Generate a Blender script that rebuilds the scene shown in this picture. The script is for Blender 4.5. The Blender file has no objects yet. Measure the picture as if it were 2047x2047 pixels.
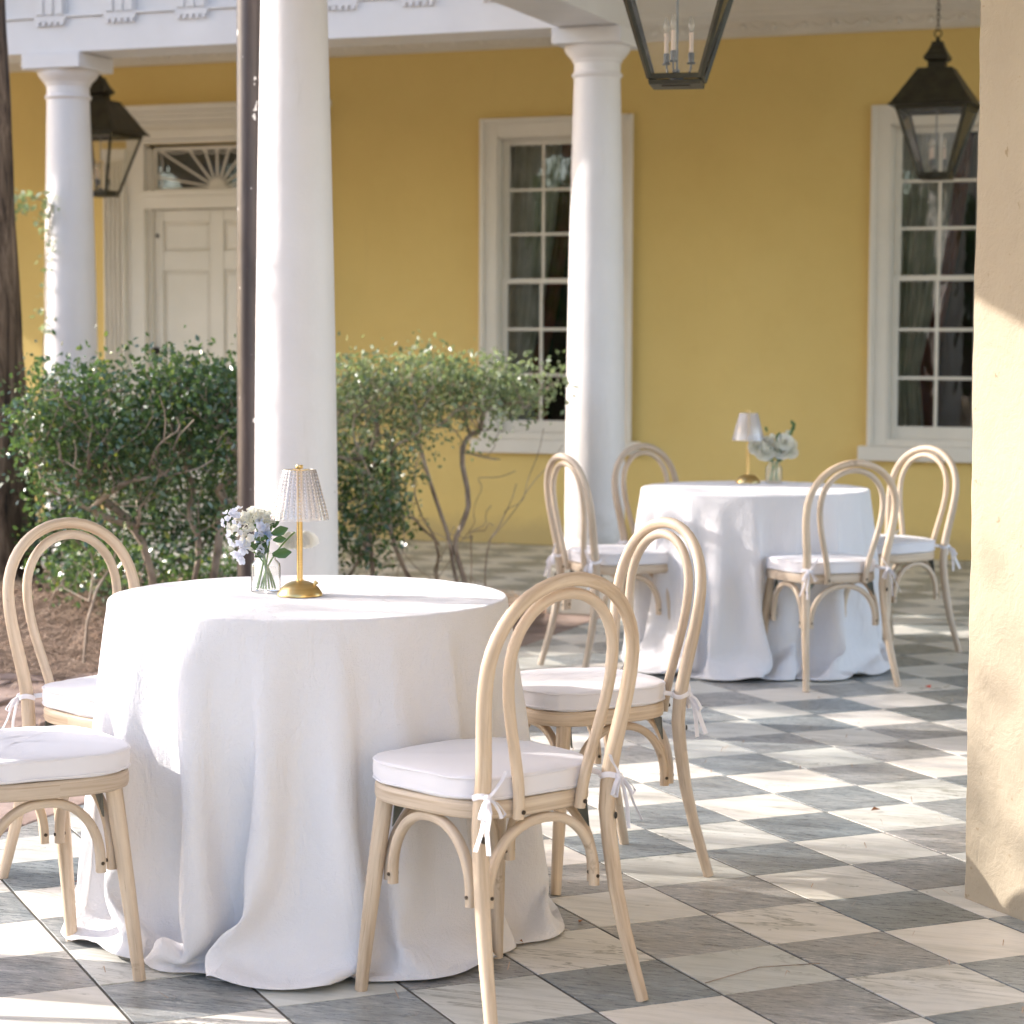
import bpy, math, random
import numpy as np
from mathutils import Vector, Matrix

rng = random.Random(11)
nrs = np.random.RandomState(7)
SC = bpy.context.scene
COL = SC.collection
R = math.radians

# ------------------------------------------------------------------ camera
cam = bpy.data.cameras.new('camera')
cam.lens = 78.32
cam.sensor_width = 36.0
cam.clip_start = 0.05
cam.clip_end = 900.0
cam.dof.use_dof = True
cam.dof.focus_distance = 5.35
cam.dof.aperture_fstop = 5.0
cam_o = bpy.data.objects.new('camera', cam)
COL.objects.link(cam_o)
CR = Vector((0.9347164, 0.3553828, 0.0028991))
CU = Vector((-0.0297661, 0.0701559, 0.9970918))
CB = Vector((0.3541459, -0.9320843, 0.0761542))
cam_o.matrix_world = Matrix(((CR.x, CU.x, CB.x, 0.0), (CR.y, CU.y, CB.y, 0.0), (CR.z, CU.z, CB.z, 1.40), (0, 0, 0, 1)))
SC.camera = cam_o

# ------------------------------------------------------------------ world, sun, exposure
EL = R(26.4)
SUN = Vector((0.9917 * math.cos(EL), 0.129 * math.cos(EL), -math.sin(EL)))
world = bpy.data.worlds.new('World')
SC.world = world
world.use_nodes = True
wn = world.node_tree
wn.nodes.clear()
sky = wn.nodes.new('ShaderNodeTexSky')
sky.sky_type = 'NISHITA'
sky.sun_disc = False
sky.sun_elevation = EL
sky.sun_rotation = math.atan2(-SUN.x, -SUN.y)
sky.air_density = 1.0
sky.dust_density = 1.1
sky.ozone_density = 1.25
bg = wn.nodes.new('ShaderNodeBackground')
bg.inputs['Strength'].default_value = 0.15
wo = wn.nodes.new('ShaderNodeOutputWorld')
wb = wn.nodes.new('ShaderNodeMix')
wb.data_type = 'RGBA'
wb.blend_type = 'MULTIPLY'
wb.inputs[0].default_value = 1.0
wb.inputs[7].default_value = (1.045, 0.972, 0.965, 1)
wn.links.new(sky.outputs[0], wb.inputs[6])
wn.links.new(wb.outputs[2], bg.inputs['Color'])
wn.links.new(bg.outputs[0], wo.inputs['Surface'])
sun = bpy.data.lights.new('sun', 'SUN')
sun.energy = 2.0
sun.angle = R(0.55)
sun.color = (1.0, 0.93, 0.87)
sun_o = bpy.data.objects.new('sun', sun)
sun_o.rotation_euler = SUN.to_track_quat('-Z', 'Y').to_euler()
sun_o.location = (-20, -2, 15)
COL.objects.link(sun_o)
SC.view_settings.view_transform = 'Standard'
SC.view_settings.look = 'None'
SC.view_settings.gamma = 1.0
SC.view_settings.use_curve_mapping = False
SC.view_settings.exposure = 2.07
SC.render.engine = 'CYCLES'
SC.cycles.max_bounces = 10
SC.cycles.diffuse_bounces = 7
SC.cycles.transparent_max_bounces = 24
SC.cycles.caustics_reflective = False
SC.cycles.caustics_refractive = False
SC.cycles.use_denoising = True
SC.cycles.sample_clamp_indirect = 6.0

# ------------------------------------------------------------------ materials
def mat(name):
    m = bpy.data.materials.new(name)
    m.use_nodes = True
    nt = m.node_tree
    return m, nt, nt.nodes['Principled BSDF'], nt.links

def ramp(nt, src, stops, interp='LINEAR'):
    r = nt.nodes.new('ShaderNodeValToRGB')
    r.color_ramp.interpolation = interp
    e = r.color_ramp.elements
    e[0].position, e[0].color = stops[0][0], (*stops[0][1], 1)
    e[1].position, e[1].color = stops[-1][0], (*stops[-1][1], 1)
    for p, c in stops[1:-1]:
        n = e.new(p)
        n.color = (*c, 1)
    nt.links.new(src, r.inputs[0])
    return r.outputs[0]

def coords(nt, scale=(1, 1, 1), kind='Object', rnd=False, rot=(0, 0, 0)):
    tc = nt.nodes.new('ShaderNodeTexCoord')
    mp = nt.nodes.new('ShaderNodeMapping')
    mp.inputs['Scale'].default_value = scale
    mp.inputs['Rotation'].default_value = rot
    src = tc.outputs[kind]
    if rnd:
        oi = nt.nodes.new('ShaderNodeObjectInfo')
        ml = nt.nodes.new('ShaderNodeMath')
        ml.operation = 'MULTIPLY'
        ml.inputs[1].default_value = 57.0
        nt.links.new(oi.outputs['Random'], ml.inputs[0])
        ad = nt.nodes.new('ShaderNodeVectorMath')
        ad.operation = 'ADD'
        nt.links.new(src, ad.inputs[0])
        nt.links.new(ml.outputs[0], ad.inputs[1])
        src = ad.outputs[0]
    nt.links.new(src, mp.inputs[0])
    return mp.outputs[0]

def noise(nt, vec, scale, detail=4.0, rough=0.55, dist=0.0):
    n = nt.nodes.new('ShaderNodeTexNoise')
    n.inputs['Scale'].default_value = scale
    n.inputs['Detail'].default_value = detail
    n.inputs['Roughness'].default_value = rough
    n.inputs['Distortion'].default_value = dist
    nt.links.new(vec, n.inputs['Vector'])
    return n.outputs[0]

def mix(nt, a, b, f, mode='MIX'):
    m = nt.nodes.new('ShaderNodeMix')
    m.data_type = 'RGBA'
    m.blend_type = mode
    for s, v in ((0, f), (6, a), (7, b)):
        if hasattr(v, 'is_linked') or hasattr(v, 'links'):
            nt.links.new(v, m.inputs[s])
        else:
            m.inputs[s].default_value = v if s == 0 else (*v, 1)
    return m.outputs[2]

def bump(nt, bsdf, h, strength=0.3, dist=0.01):
    b = nt.nodes.new('ShaderNodeBump')
    b.inputs['Strength'].default_value = strength
    b.inputs['Distance'].default_value = dist
    nt.links.new(h, b.inputs['Height'])
    nt.links.new(b.outputs[0], bsdf.inputs['Normal'])
    return b

def simple(name, c1, c2, scale=4.0, rough=0.6, bmp=0.0, bscale=80.0, metal=0.0, spec=0.4, bdist=0.004, rnd=False):
    m, nt, b, L = mat(name)
    v = coords(nt, rnd=rnd)
    col = ramp(nt, noise(nt, v, scale), [(0.3, c1), (0.7, c2)])
    L.new(col, b.inputs['Base Color'])
    b.inputs['Roughness'].default_value = rough
    b.inputs['Metallic'].default_value = metal
    b.inputs['Specular IOR Level'].default_value = spec
    if bmp:
        bump(nt, b, noise(nt, v, bscale, 5), bmp, bdist)
    return m

M = {}
# ochre stucco wall: broad soft tone drift, fine sand grain
m, nt, b, L = mat('ochre_stucco')
v = coords(nt)
c = ramp(nt, noise(nt, v, 0.7, 5, 0.6), [(0.3, (0.635, 0.465, 0.16)), (0.7, (0.71, 0.53, 0.195))])
c = mix(nt, c, (0.60, 0.41, 0.13), ramp(nt, noise(nt, v, 4.0, 7, 0.72), [(0.5, (0, 0, 0)), (0.8, (0.30, 0.30, 0.30))]))
c = mix(nt, c, (0.42, 0.32, 0.15), ramp(nt, noise(nt, coords(nt, (3.5, 1, 0.35)), 2.2, 6, 0.65), [(0.62, (0, 0, 0)), (0.8, (0.18, 0.18, 0.18))]))
sx = nt.nodes.new('ShaderNodeSeparateXYZ'); L.new(v, sx.inputs[0])
dz_ = nt.nodes.new('ShaderNodeMath'); dz_.operation = 'MULTIPLY_ADD'; dz_.inputs[1].default_value = -0.2
L.new(noise(nt, v, 6.0, 6, 0.7), dz_.inputs[0]); L.new(sx.outputs[2], dz_.inputs[2])
c = mix(nt, (0.36, 0.27, 0.14), c, ramp(nt, dz_.outputs[0], [(0.0, (0.55, 0.55, 0.55)), (0.10, (1, 1, 1))]))
L.new(c, b.inputs['Base Color'])
b.inputs['Roughness'].default_value = 0.85
bump(nt, b, noise(nt, v, 120, 4), 0.25, 0.004)
M['wall'] = m
# cream stucco of the pillar with trowel marks, pits and chips
m, nt, b, L = mat('cream_stucco')
v = coords(nt)
c = ramp(nt, noise(nt, v, 2.2, 5, 0.6), [(0.3, (0.345, 0.29, 0.21)), (0.7, (0.39, 0.335, 0.245))])
pit = ramp(nt, noise(nt, v, 30, 4, 0.6), [(0.66, (0, 0, 0)), (0.72, (1, 1, 1))])
c = mix(nt, c, (0.26, 0.20, 0.12), pit)
L.new(c, b.inputs['Base Color'])
b.inputs['Roughness'].default_value = 0.8
n1 = noise(nt, v, 14, 6, 0.65, 0.6)
n2 = noise(nt, v, 90, 3)
add = nt.nodes.new('ShaderNodeMath'); add.operation = 'MULTIPLY_ADD'
add.inputs[1].default_value = 0.25
L.new(n2, add.inputs[0]); L.new(n1, add.inputs[2])
bump(nt, b, add.outputs[0], 0.55, 0.012)
M['pillar'] = m

M['white'] = simple('white_paint', (0.64, 0.63, 0.63), (0.70, 0.69, 0.69), 3.0, 0.45, 0.12, 60)
M['trim'] = simple('cream_trim_paint', (0.67, 0.63, 0.545), (0.73, 0.685, 0.60), 3.0, 0.5, 0.1, 60)
m, nt, b, L = mat('column_paint')
v = coords(nt)
c = ramp(nt, noise(nt, v, 2.0, 5), [(0.3, (0.68, 0.65, 0.635)), (0.7, (0.76, 0.73, 0.715))])
c = mix(nt, c, (0.50, 0.48, 0.43), ramp(nt, noise(nt, coords(nt, (5, 5, 0.7)), 3.0, 6, 0.7), [(0.60, (0, 0, 0)), (0.80, (0.35, 0.35, 0.35))]))
c = mix(nt, c, (0.36, 0.34, 0.29), ramp(nt, noise(nt, v, 30, 3), [(0.76, (0, 0, 0)), (0.80, (0.6, 0.6, 0.6))]))
sz = nt.nodes.new('ShaderNodeSeparateXYZ'); L.new(v, sz.inputs[0])
mz = nt.nodes.new('ShaderNodeMath'); mz.operation = 'MULTIPLY_ADD'; mz.inputs[1].default_value = -0.5
L.new(noise(nt, v, 9.0, 6, 0.7), mz.inputs[0]); L.new(sz.outputs[2], mz.inputs[2])
c = mix(nt, (0.40, 0.36, 0.29), c, ramp(nt, mz.outputs[0], [(0.02, (0.35, 0.35, 0.35)), (0.30, (1, 1, 1))]))
L.new(c, b.inputs['Base Color']); b.inputs['Roughness'].default_value = 0.5
bump(nt, b, noise(nt, v, 16, 6), 0.4, 0.008)
M['column'] = m
M['stone_base'] = simple('plinth_stone', (0.45, 0.43, 0.37), (0.6, 0.57, 0.5), 6.0, 0.8, 0.4, 40)
M['ceiling'] = simple('ceiling_paint', (0.74, 0.71, 0.64), (0.80, 0.77, 0.70), 2.0, 0.6)
M['dark_metal'] = simple('lantern_bronze', (0.028, 0.024, 0.015), (0.055, 0.05, 0.03), 14, 0.48, 0.15, 60, 0.35)
M['steel'] = simple('lantern_steel', (0.10, 0.11, 0.115), (0.16, 0.17, 0.175), 14, 0.4, 0, 60, 0.5)
M['screw'] = simple('screw_metal', (0.05, 0.04, 0.03), (0.12, 0.1, 0.08), 60, 0.4, metal=0.8)
M['bracket'] = simple('bracket_metal', (0.09, 0.1, 0.09), (0.15, 0.16, 0.15), 30, 0.45, metal=0.6)
M['candle'] = simple('candle_sleeve', (0.72, 0.58, 0.48), (0.78, 0.64, 0.54), 10, 0.5)
M['knob'] = simple('door_knob_metal', (0.02, 0.015, 0.012), (0.05, 0.04, 0.03), 10, 0.3, metal=0.7)
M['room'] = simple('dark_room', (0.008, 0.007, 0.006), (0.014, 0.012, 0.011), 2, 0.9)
M['drape'] = simple('rust_drape', (0.22, 0.055, 0.03), (0.30, 0.08, 0.045), 9, 0.85)
M['sheer'] = simple('grey_sheer_curtain', (0.50, 0.51, 0.46), (0.72, 0.72, 0.66), 9, 0.9)
M['brown_metal'] = None
m, nt, b, L = mat('post_paint')
v = coords(nt, (1, 1, 0.35))
c = ramp(nt, noise(nt, v, 6, 6, 0.6), [(0.3, (0.022, 0.018, 0.018)), (0.7, (0.062, 0.046, 0.042))])
fl = ramp(nt, noise(nt, coords(nt, (1, 1, 0.5)), 32, 2, 0.5), [(0.71, (0, 0, 0)), (0.73, (1, 1, 1))])
c = mix(nt, c, (0.7, 0.68, 0.65), fl)
L.new(c, b.inputs['Base Color']); b.inputs['Roughness'].default_value = 0.34
bump(nt, b, noise(nt, v, 20, 5), 0.25, 0.006)
M['post'] = m

# limed beech, grain along the piece (uv: u round the rod, v along it in metres)
m, nt, b, L = mat('limed_beech')
v = coords(nt, (1, 1, 1), 'UV', rnd=True)
mp = nt.nodes.new('ShaderNodeMapping'); mp.inputs['Scale'].default_value = (55, 4.0, 1)
L.new(v, mp.inputs[0])
g = noise(nt, mp.outputs[0], 1.0, 5, 0.62, 0.5)
c = ramp(nt, g, [(0.30, (0.38, 0.29, 0.205)), (0.5, (0.53, 0.43, 0.325)), (0.72, (0.66, 0.57, 0.46))])
mp2 = nt.nodes.new('ShaderNodeMapping'); mp2.inputs['Scale'].default_value = (9, 2.2, 1)
L.new(v, mp2.inputs[0])
c = mix(nt, c, (0.66, 0.57, 0.47), ramp(nt, noise(nt, mp2.outputs[0], 1.0, 3), [(0.4, (0, 0, 0)), (0.7, (0.6, 0.6, 0.6))]))
mp3 = nt.nodes.new('ShaderNodeMapping'); mp3.inputs['Scale'].default_value = (260, 11, 1)
L.new(v, mp3.inputs[0])
pore = noise(nt, mp3.outputs[0], 1.0, 3, 0.6)
c = mix(nt, c, (0.26, 0.17, 0.10), ramp(nt, pore, [(0.60, (0, 0, 0)), (0.76, (0.55, 0.55, 0.55))]))
scuff = ramp(nt, noise(nt, coords(nt, (1, 1, 1), 'Object', rnd=True), 9, 5, 0.7), [(0.66, (0, 0, 0)), (0.72, (0.7, 0.7, 0.7))])
c = mix(nt, c, (0.30, 0.22, 0.15), scuff)
oi = nt.nodes.new('ShaderNodeObjectInfo')
c = mix(nt, c, ramp(nt, oi.outputs['Random'], [(0.0, (0.90, 0.88, 0.86)), (0.5, (1.0, 0.98, 0.95)), (1.0, (1.08, 1.02, 0.94))]), 1.0, 'MULTIPLY')
L.new(c, b.inputs['Base Color']); b.inputs['Roughness'].default_value = 0.5
bump(nt, b, g, 0.18, 0.002)
M['wood'] = m

def fabric(name, c, weave, str_, rough=0.85, wrinkle=3.0):
    m, nt, b, L = mat(name)
    v = coords(nt)
    n = noise(nt, v, 3.0, 3)
    cc = ramp(nt, n, [(0.3, tuple(x * 0.97 for x in c)), (0.7, c)])
    L.new(cc, b.inputs['Base Color'])
    b.inputs['Roughness'].default_value = rough
    b.inputs['Sheen Weight'].default_value = 0.25
    b.inputs['Specular IOR Level'].default_value = 0.2
    h1 = noise(nt, coords(nt, (weave, weave, weave * 0.22)), 1.0, 2, 0.6)
    h2 = noise(nt, coords(nt, (weave * 0.22, weave * 0.22, weave)), 1.0, 2, 0.6)
    ad = nt.nodes.new('ShaderNodeMath'); ad.operation = 'ADD'
    L.new(h1, ad.inputs[0]); L.new(h2, ad.inputs[1])
    w1 = nt.nodes.new('ShaderNodeMath'); w1.operation = 'MULTIPLY_ADD'; w1.inputs[1].default_value = wrinkle
    L.new(noise(nt, coords(nt, (1, 1, 0.45)), 14.0, 4, 0.6, 1.5), w1.inputs[0]); L.new(ad.outputs[0], w1.inputs[2])
    bump(nt, b, w1.outputs[0], str_, 0.0018)
    return m
M['cloth'] = fabric('table_linen', (0.735, 0.725, 0.74), 420, 0.75, 0.85, 5.0)
M['cushion'] = fabric('cushion_cotton', (0.75, 0.735, 0.76), 800, 0.2)
M['ribbon'] = fabric('ribbon_cotton', (0.82, 0.80, 0.83), 800, 0.2)

# marble and slate floor tiles: every tile shifts the pattern by its own random
m, nt, b, L = mat('white_marble_tile')
v = coords(nt, rnd=True)
st = nt.nodes.new('ShaderNodeMapping'); st.inputs['Scale'].default_value = (1.0, 6.5, 1); st.inputs['Rotation'].default_value = (0, 0, 0.3)
L.new(v, st.inputs[0])
n1 = noise(nt, st.outputs[0], 1.6, 6, 0.6, 0.9)
c = ramp(nt, n1, [(0.28, (0.62, 0.595, 0.53)), (0.45, (0.74, 0.71, 0.65)), (0.7, (0.80, 0.775, 0.73))])
vein = noise(nt, st.outputs[0], 1.1, 7, 0.62, 1.6)
vm = ramp(nt, vein, [(0.485, (0, 0, 0)), (0.502, (1, 1, 1)), (0.52, (0, 0, 0))])
patch = ramp(nt, noise(nt, v, 1.7, 2), [(0.42, (0, 0, 0)), (0.60, (0.9, 0.9, 0.9))])
vp = mix(nt, (0, 0, 0), vm, patch)
c = mix(nt, c, (0.20, 0.19, 0.135), vp)
cl = ramp(nt, noise(nt, st.outputs[0], 4.5, 7, 0.72), [(0.46, (0, 0, 0)), (0.74, (0.62, 0.62, 0.62))])
c = mix(nt, c, (0.42, 0.42, 0.37), cl)
sp = ramp(nt, noise(nt, v, 70, 2, 0.5), [(0.74, (0, 0, 0)), (0.80, (0.5, 0.5, 0.5))])
c = mix(nt, c, (0.25, 0.22, 0.16), sp)
oi = nt.nodes.new('ShaderNodeObjectInfo')
tone = ramp(nt, oi.outputs['Random'], [(0.0, (0.80, 0.84, 0.84)), (0.4, (0.94, 0.94, 0.92)), (1.0, (1.06, 1.03, 1.0))])
c = mix(nt, c, tone, 1.0, 'MULTIPLY')
L.new(c, b.inputs['Base Color'])
b.inputs['Specular IOR Level'].default_value = 0.45
L.new(ramp(nt, noise(nt, v, 9, 4), [(0.3, (0.27, 0.27, 0.27)), (0.7, (0.5, 0.5, 0.5))]), b.inputs['Roughness'])
bump(nt, b, noise(nt, v, 30, 5), 0.08, 0.003)
M['marble'] = m
m, nt, b, L = mat('grey_slate_tile')
v = coords(nt, rnd=True)
st = nt.nodes.new('ShaderNodeMapping'); st.inputs['Scale'].default_value = (1.0, 5.0, 1); st.inputs['Rotation'].default_value = (0, 0, -0.5)
L.new(v, st.inputs[0])
c = ramp(nt, noise(nt, st.outputs[0], 3.0, 7, 0.66, 0.8), [(0.3, (0.20, 0.22, 0.225)), (0.5, (0.30, 0.31, 0.31)), (0.72, (0.40, 0.395, 0.385))])
fk = noise(nt, st.outputs[0], 20, 7, 0.78, 0.5)
fm_ = ramp(nt, fk, [(0.53, (0, 0, 0)), (0.62, (0.95, 0.95, 0.95))])
c = mix(nt, c, (0.60, 0.585, 0.55), fm_)
c = mix(nt, c, (0.06, 0.065, 0.06), ramp(nt, noise(nt, st.outputs[0], 9, 6, 0.75), [(0.52, (0, 0, 0)), (0.68, (0.75, 0.75, 0.75))]))
br = ramp(nt, noise(nt, v, 2.0, 3), [(0.45, (0, 0, 0)), (0.75, (0.45, 0.45, 0.45))])
c = mix(nt, c, (0.20, 0.17, 0.13), br)
oi = nt.nodes.new('ShaderNodeObjectInfo')
tone = ramp(nt, oi.outputs['Random'], [(0.0, (0.68, 0.78, 0.84)), (0.35, (0.86, 0.9, 0.9)), (0.7, (1.0, 0.98, 0.96)), (1.0, (1.22, 1.17, 1.12))])
c = mix(nt, c, tone, 1.0, 'MULTIPLY')
L.new(c, b.inputs['Base Color'])
L.new(ramp(nt, fk, [(0.3, (0.20, 0.20, 0.20)), (0.7, (0.42, 0.42, 0.42))]), b.inputs['Roughness'])
bump(nt, b, fk, 0.25, 0.003)
M['slate'] = m
M['grout'] = simple('grout', (0.075, 0.068, 0.055), (0.13, 0.12, 0.10), 18, 0.95, 0.6, 150)
M['brownstone'] = simple('brownstone', (0.23, 0.155, 0.12), (0.40, 0.30, 0.25), 5, 0.85, 0.5, 30, bdist=0.01, rnd=True)
M['rock'] = simple('river_rock', (0.13, 0.12, 0.10), (0.36, 0.33, 0.29), 9, 0.9, 0.6, 24, bdist=0.02, rnd=True)
M['soil'] = simple('mulch_soil', (0.11, 0.07, 0.045), (0.24, 0.165, 0.115), 12, 1.0, 0.9, 50, bdist=0.03)
M['pale_ground'] = simple('bounce_paving', (0.40, 0.32, 0.23), (0.50, 0.41, 0.31), 3, 1.0, 0.6, 60, bdist=0.03)  # unseen ground, made pale paving to throw warm light into the porch
M['straw'] = simple('pine_straw', (0.34, 0.20, 0.12), (0.66, 0.49, 0.35), 20, 0.8)
M['dead_leaf'] = simple('dry_leaf', (0.28, 0.10, 0.035), (0.42, 0.2, 0.08), 30, 0.7, rnd=True)
M['red_petal'] = simple('fallen_petal', (0.5, 0.05, 0.03), (0.6, 0.1, 0.06), 30, 0.7)

m, nt, b, L = mat('tree_bark')
v = coords(nt, (16, 16, 2.2))
n1 = noise(nt, v, 1.0, 8, 0.75, 0.8)
c = ramp(nt, n1, [(0.38, (0.03, 0.02, 0.014)), (0.5, (0.17, 0.115, 0.075)), (0.66, (0.36, 0.26, 0.18))])
L.new(c, b.inputs['Base Color']); b.inputs['Roughness'].default_value = 0.95
bump(nt, b, n1, 1.0, 0.05)
M['bark'] = m
M['stem'] = simple('shrub_stem', (0.16, 0.12, 0.09), (0.46, 0.38, 0.30), 9, 0.85, 0.4, 60)

def leafmat(name, cols, rough=0.32, trans=0.3, tcol=(0.16, 0.30, 0.03), spec=0.6):
    m, nt, b, L = mat(name)
    at_ = nt.nodes.new('ShaderNodeAttribute'); at_.attribute_name = 'tone'
    c = ramp(nt, at_.outputs['Fac'], cols)
    L.new(c, b.inputs['Base Color'])
    b.inputs['Roughness'].default_value = rough
    b.inputs['Specular IOR Level'].default_value = spec
    tr = nt.nodes.new('ShaderNodeBsdfTranslucent')
    t2 = mix(nt, c, tcol, 0.5)
    L.new(t2, tr.inputs['Color'])
    ms = nt.nodes.new('ShaderNodeMixShader'); ms.inputs[0].default_value = trans
    L.new(b.outputs[0], ms.inputs[1]); L.new(tr.outputs[0], ms.inputs[2])
    L.new(ms.outputs[0], nt.nodes['Material Output'].inputs['Surface'])
    return m
M['leaf'] = leafmat('shrub_leaf', [(0.0, (0.025, 0.060, 0.038)), (0.5, (0.065, 0.13, 0.065)), (0.85, (0.15, 0.22, 0.08)), (1.0, (0.38, 0.40, 0.06))], 0.22, 0.34, (0.2, 0.34, 0.04), 0.85)
M['pale_leaf'] = leafmat('pale_shrub_leaf', [(0.0, (0.07, 0.12, 0.06)), (0.5, (0.24, 0.30, 0.16)), (0.85, (0.44, 0.48, 0.30)), (1.0, (0.56, 0.56, 0.34))], 0.28, 0.42, (0.3, 0.4, 0.1), 0.8)
M['tree_leaf'] = leafmat('tree_leaf', [(0.0, (0.02, 0.045, 0.018)), (1.0, (0.07, 0.11, 0.03))])
M['vase_leaf'] = leafmat('bouquet_leaf', [(0.0, (0.03, 0.085, 0.025)), (1.0, (0.08, 0.17, 0.05))], 0.35, 0.25)
M['stalk'] = simple('flower_stalk', (0.10, 0.20, 0.05), (0.20, 0.30, 0.10), 30, 0.5)
M['petal_w'] = leafmat('white_petal', [(0.0, (0.80, 0.81, 0.70)), (0.6, (0.88, 0.87, 0.83)), (1.0, (0.88, 0.87, 0.87))], 0.6, 0.45, (0.8, 0.8, 0.6), 0.2)
M['petal_b'] = leafmat('blue_petal', [(0.0, (0.50, 0.63, 0.82)), (0.4, (0.74, 0.78, 0.85)), (1.0, (0.86, 0.86, 0.88))], 0.6, 0.35, (0.6, 0.65, 0.85), 0.2)

def glassy(name, tint, gloss=0.12, rough=0.03, ior=1.45, base=None, basef=0.0):
    m = bpy.data.materials.new(name)
    m.use_nodes = True
    nt = m.node_tree
    nt.nodes.clear()
    L = nt.links
    out = nt.nodes.new('ShaderNodeOutputMaterial')
    tr = nt.nodes.new('ShaderNodeBsdfTransparent'); tr.inputs[0].default_value = (*tint, 1)
    gl = nt.nodes.new('ShaderNodeBsdfGlossy'); gl.inputs['Roughness'].default_value = rough
    fr = nt.nodes.new('ShaderNodeFresnel'); fr.inputs[0].default_value = ior
    ad = nt.nodes.new('ShaderNodeMath'); ad.operation = 'MULTIPLY_ADD'; ad.use_clamp = True
    ad.inputs[1].default_value = 1.0; ad.inputs[2].default_value = gloss
    L.new(fr.outputs[0], ad.inputs[0])
    ms = nt.nodes.new('ShaderNodeMixShader')
    L.new(ad.outputs[0], ms.inputs[0]); L.new(tr.outputs[0], ms.inputs[1]); L.new(gl.outputs[0], ms.inputs[2])
    last = ms.outputs[0]
    if base:
        df = nt.nodes.new('ShaderNodeBsdfPrincipled'); df.inputs['Base Color'].default_value = (*base, 1); df.inputs['Roughness'].default_value = 0.3
        m2 = nt.nodes.new('ShaderNodeMixShader'); m2.inputs[0].default_value = basef
        L.new(last, m2.inputs[1]); L.new(df.outputs[0], m2.inputs[2])
        last = m2.outputs[0]
    L.new(last, out.inputs['Surface'])
    return m, nt, gl
M['window_glass'], nt, gl = glassy('old_window_glass', (0.88, 0.90, 0.87), 0.035, 0.02, 1.42)
bp = nt.nodes.new('ShaderNodeBump'); bp.inputs['Strength'].default_value = 0.16; bp.inputs['Distance'].default_value = 0.01
tc = coords(nt, (2.5, 1, 1.2))
nt.links.new(noise(nt, tc, 2.2, 2), bp.inputs['Height']); nt.links.new(bp.outputs[0], gl.inputs['Normal'])
M['lantern_glass'], _, _ = glassy('lantern_glass', (0.985, 0.985, 0.975), 0.03, 0.06, 1.08, (0.75, 0.74, 0.68), 0.025)
M['jar_glass'], _, _ = glassy('jar_glass', (0.99, 0.995, 0.995), 0.025, 0.02, 1.06, (0.86, 0.88, 0.89), 0.055)
M['water'], _, _ = glassy('jar_water', (0.99, 0.99, 0.99), 0.015, 0.02, 1.05, (0.88, 0.89, 0.91), 0.05)
M['crystal'], _, _ = glassy('crystal_acrylic', (0.985, 0.98, 0.985), 0.10, 0.10, 1.35, (0.90, 0.86, 0.84), 0.16)
M['facet'], _, _ = glassy('crystal_facet', (0.9, 0.88, 0.92), 0.35, 0.06, 1.5, (0.92, 0.87, 0.84), 0.42)
M['bulb'], _, _ = glassy('bulb_glass', (0.95, 0.93, 0.88), 0.08, 0.05, 1.45, (0.8, 0.75, 0.65), 0.25)
m, nt, b, L = mat('brushed_brass')
v = coords(nt, (1, 1, 60))
b.inputs['Metallic'].default_value = 1.0
L.new(ramp(nt, noise(nt, v, 6, 3), [(0.3, (0.62, 0.44, 0.18)), (0.7, (0.76, 0.57, 0.27))]), b.inputs['Base Color'])
b.inputs['Roughness'].default_value = 0.3
M['brass'] = m

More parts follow.
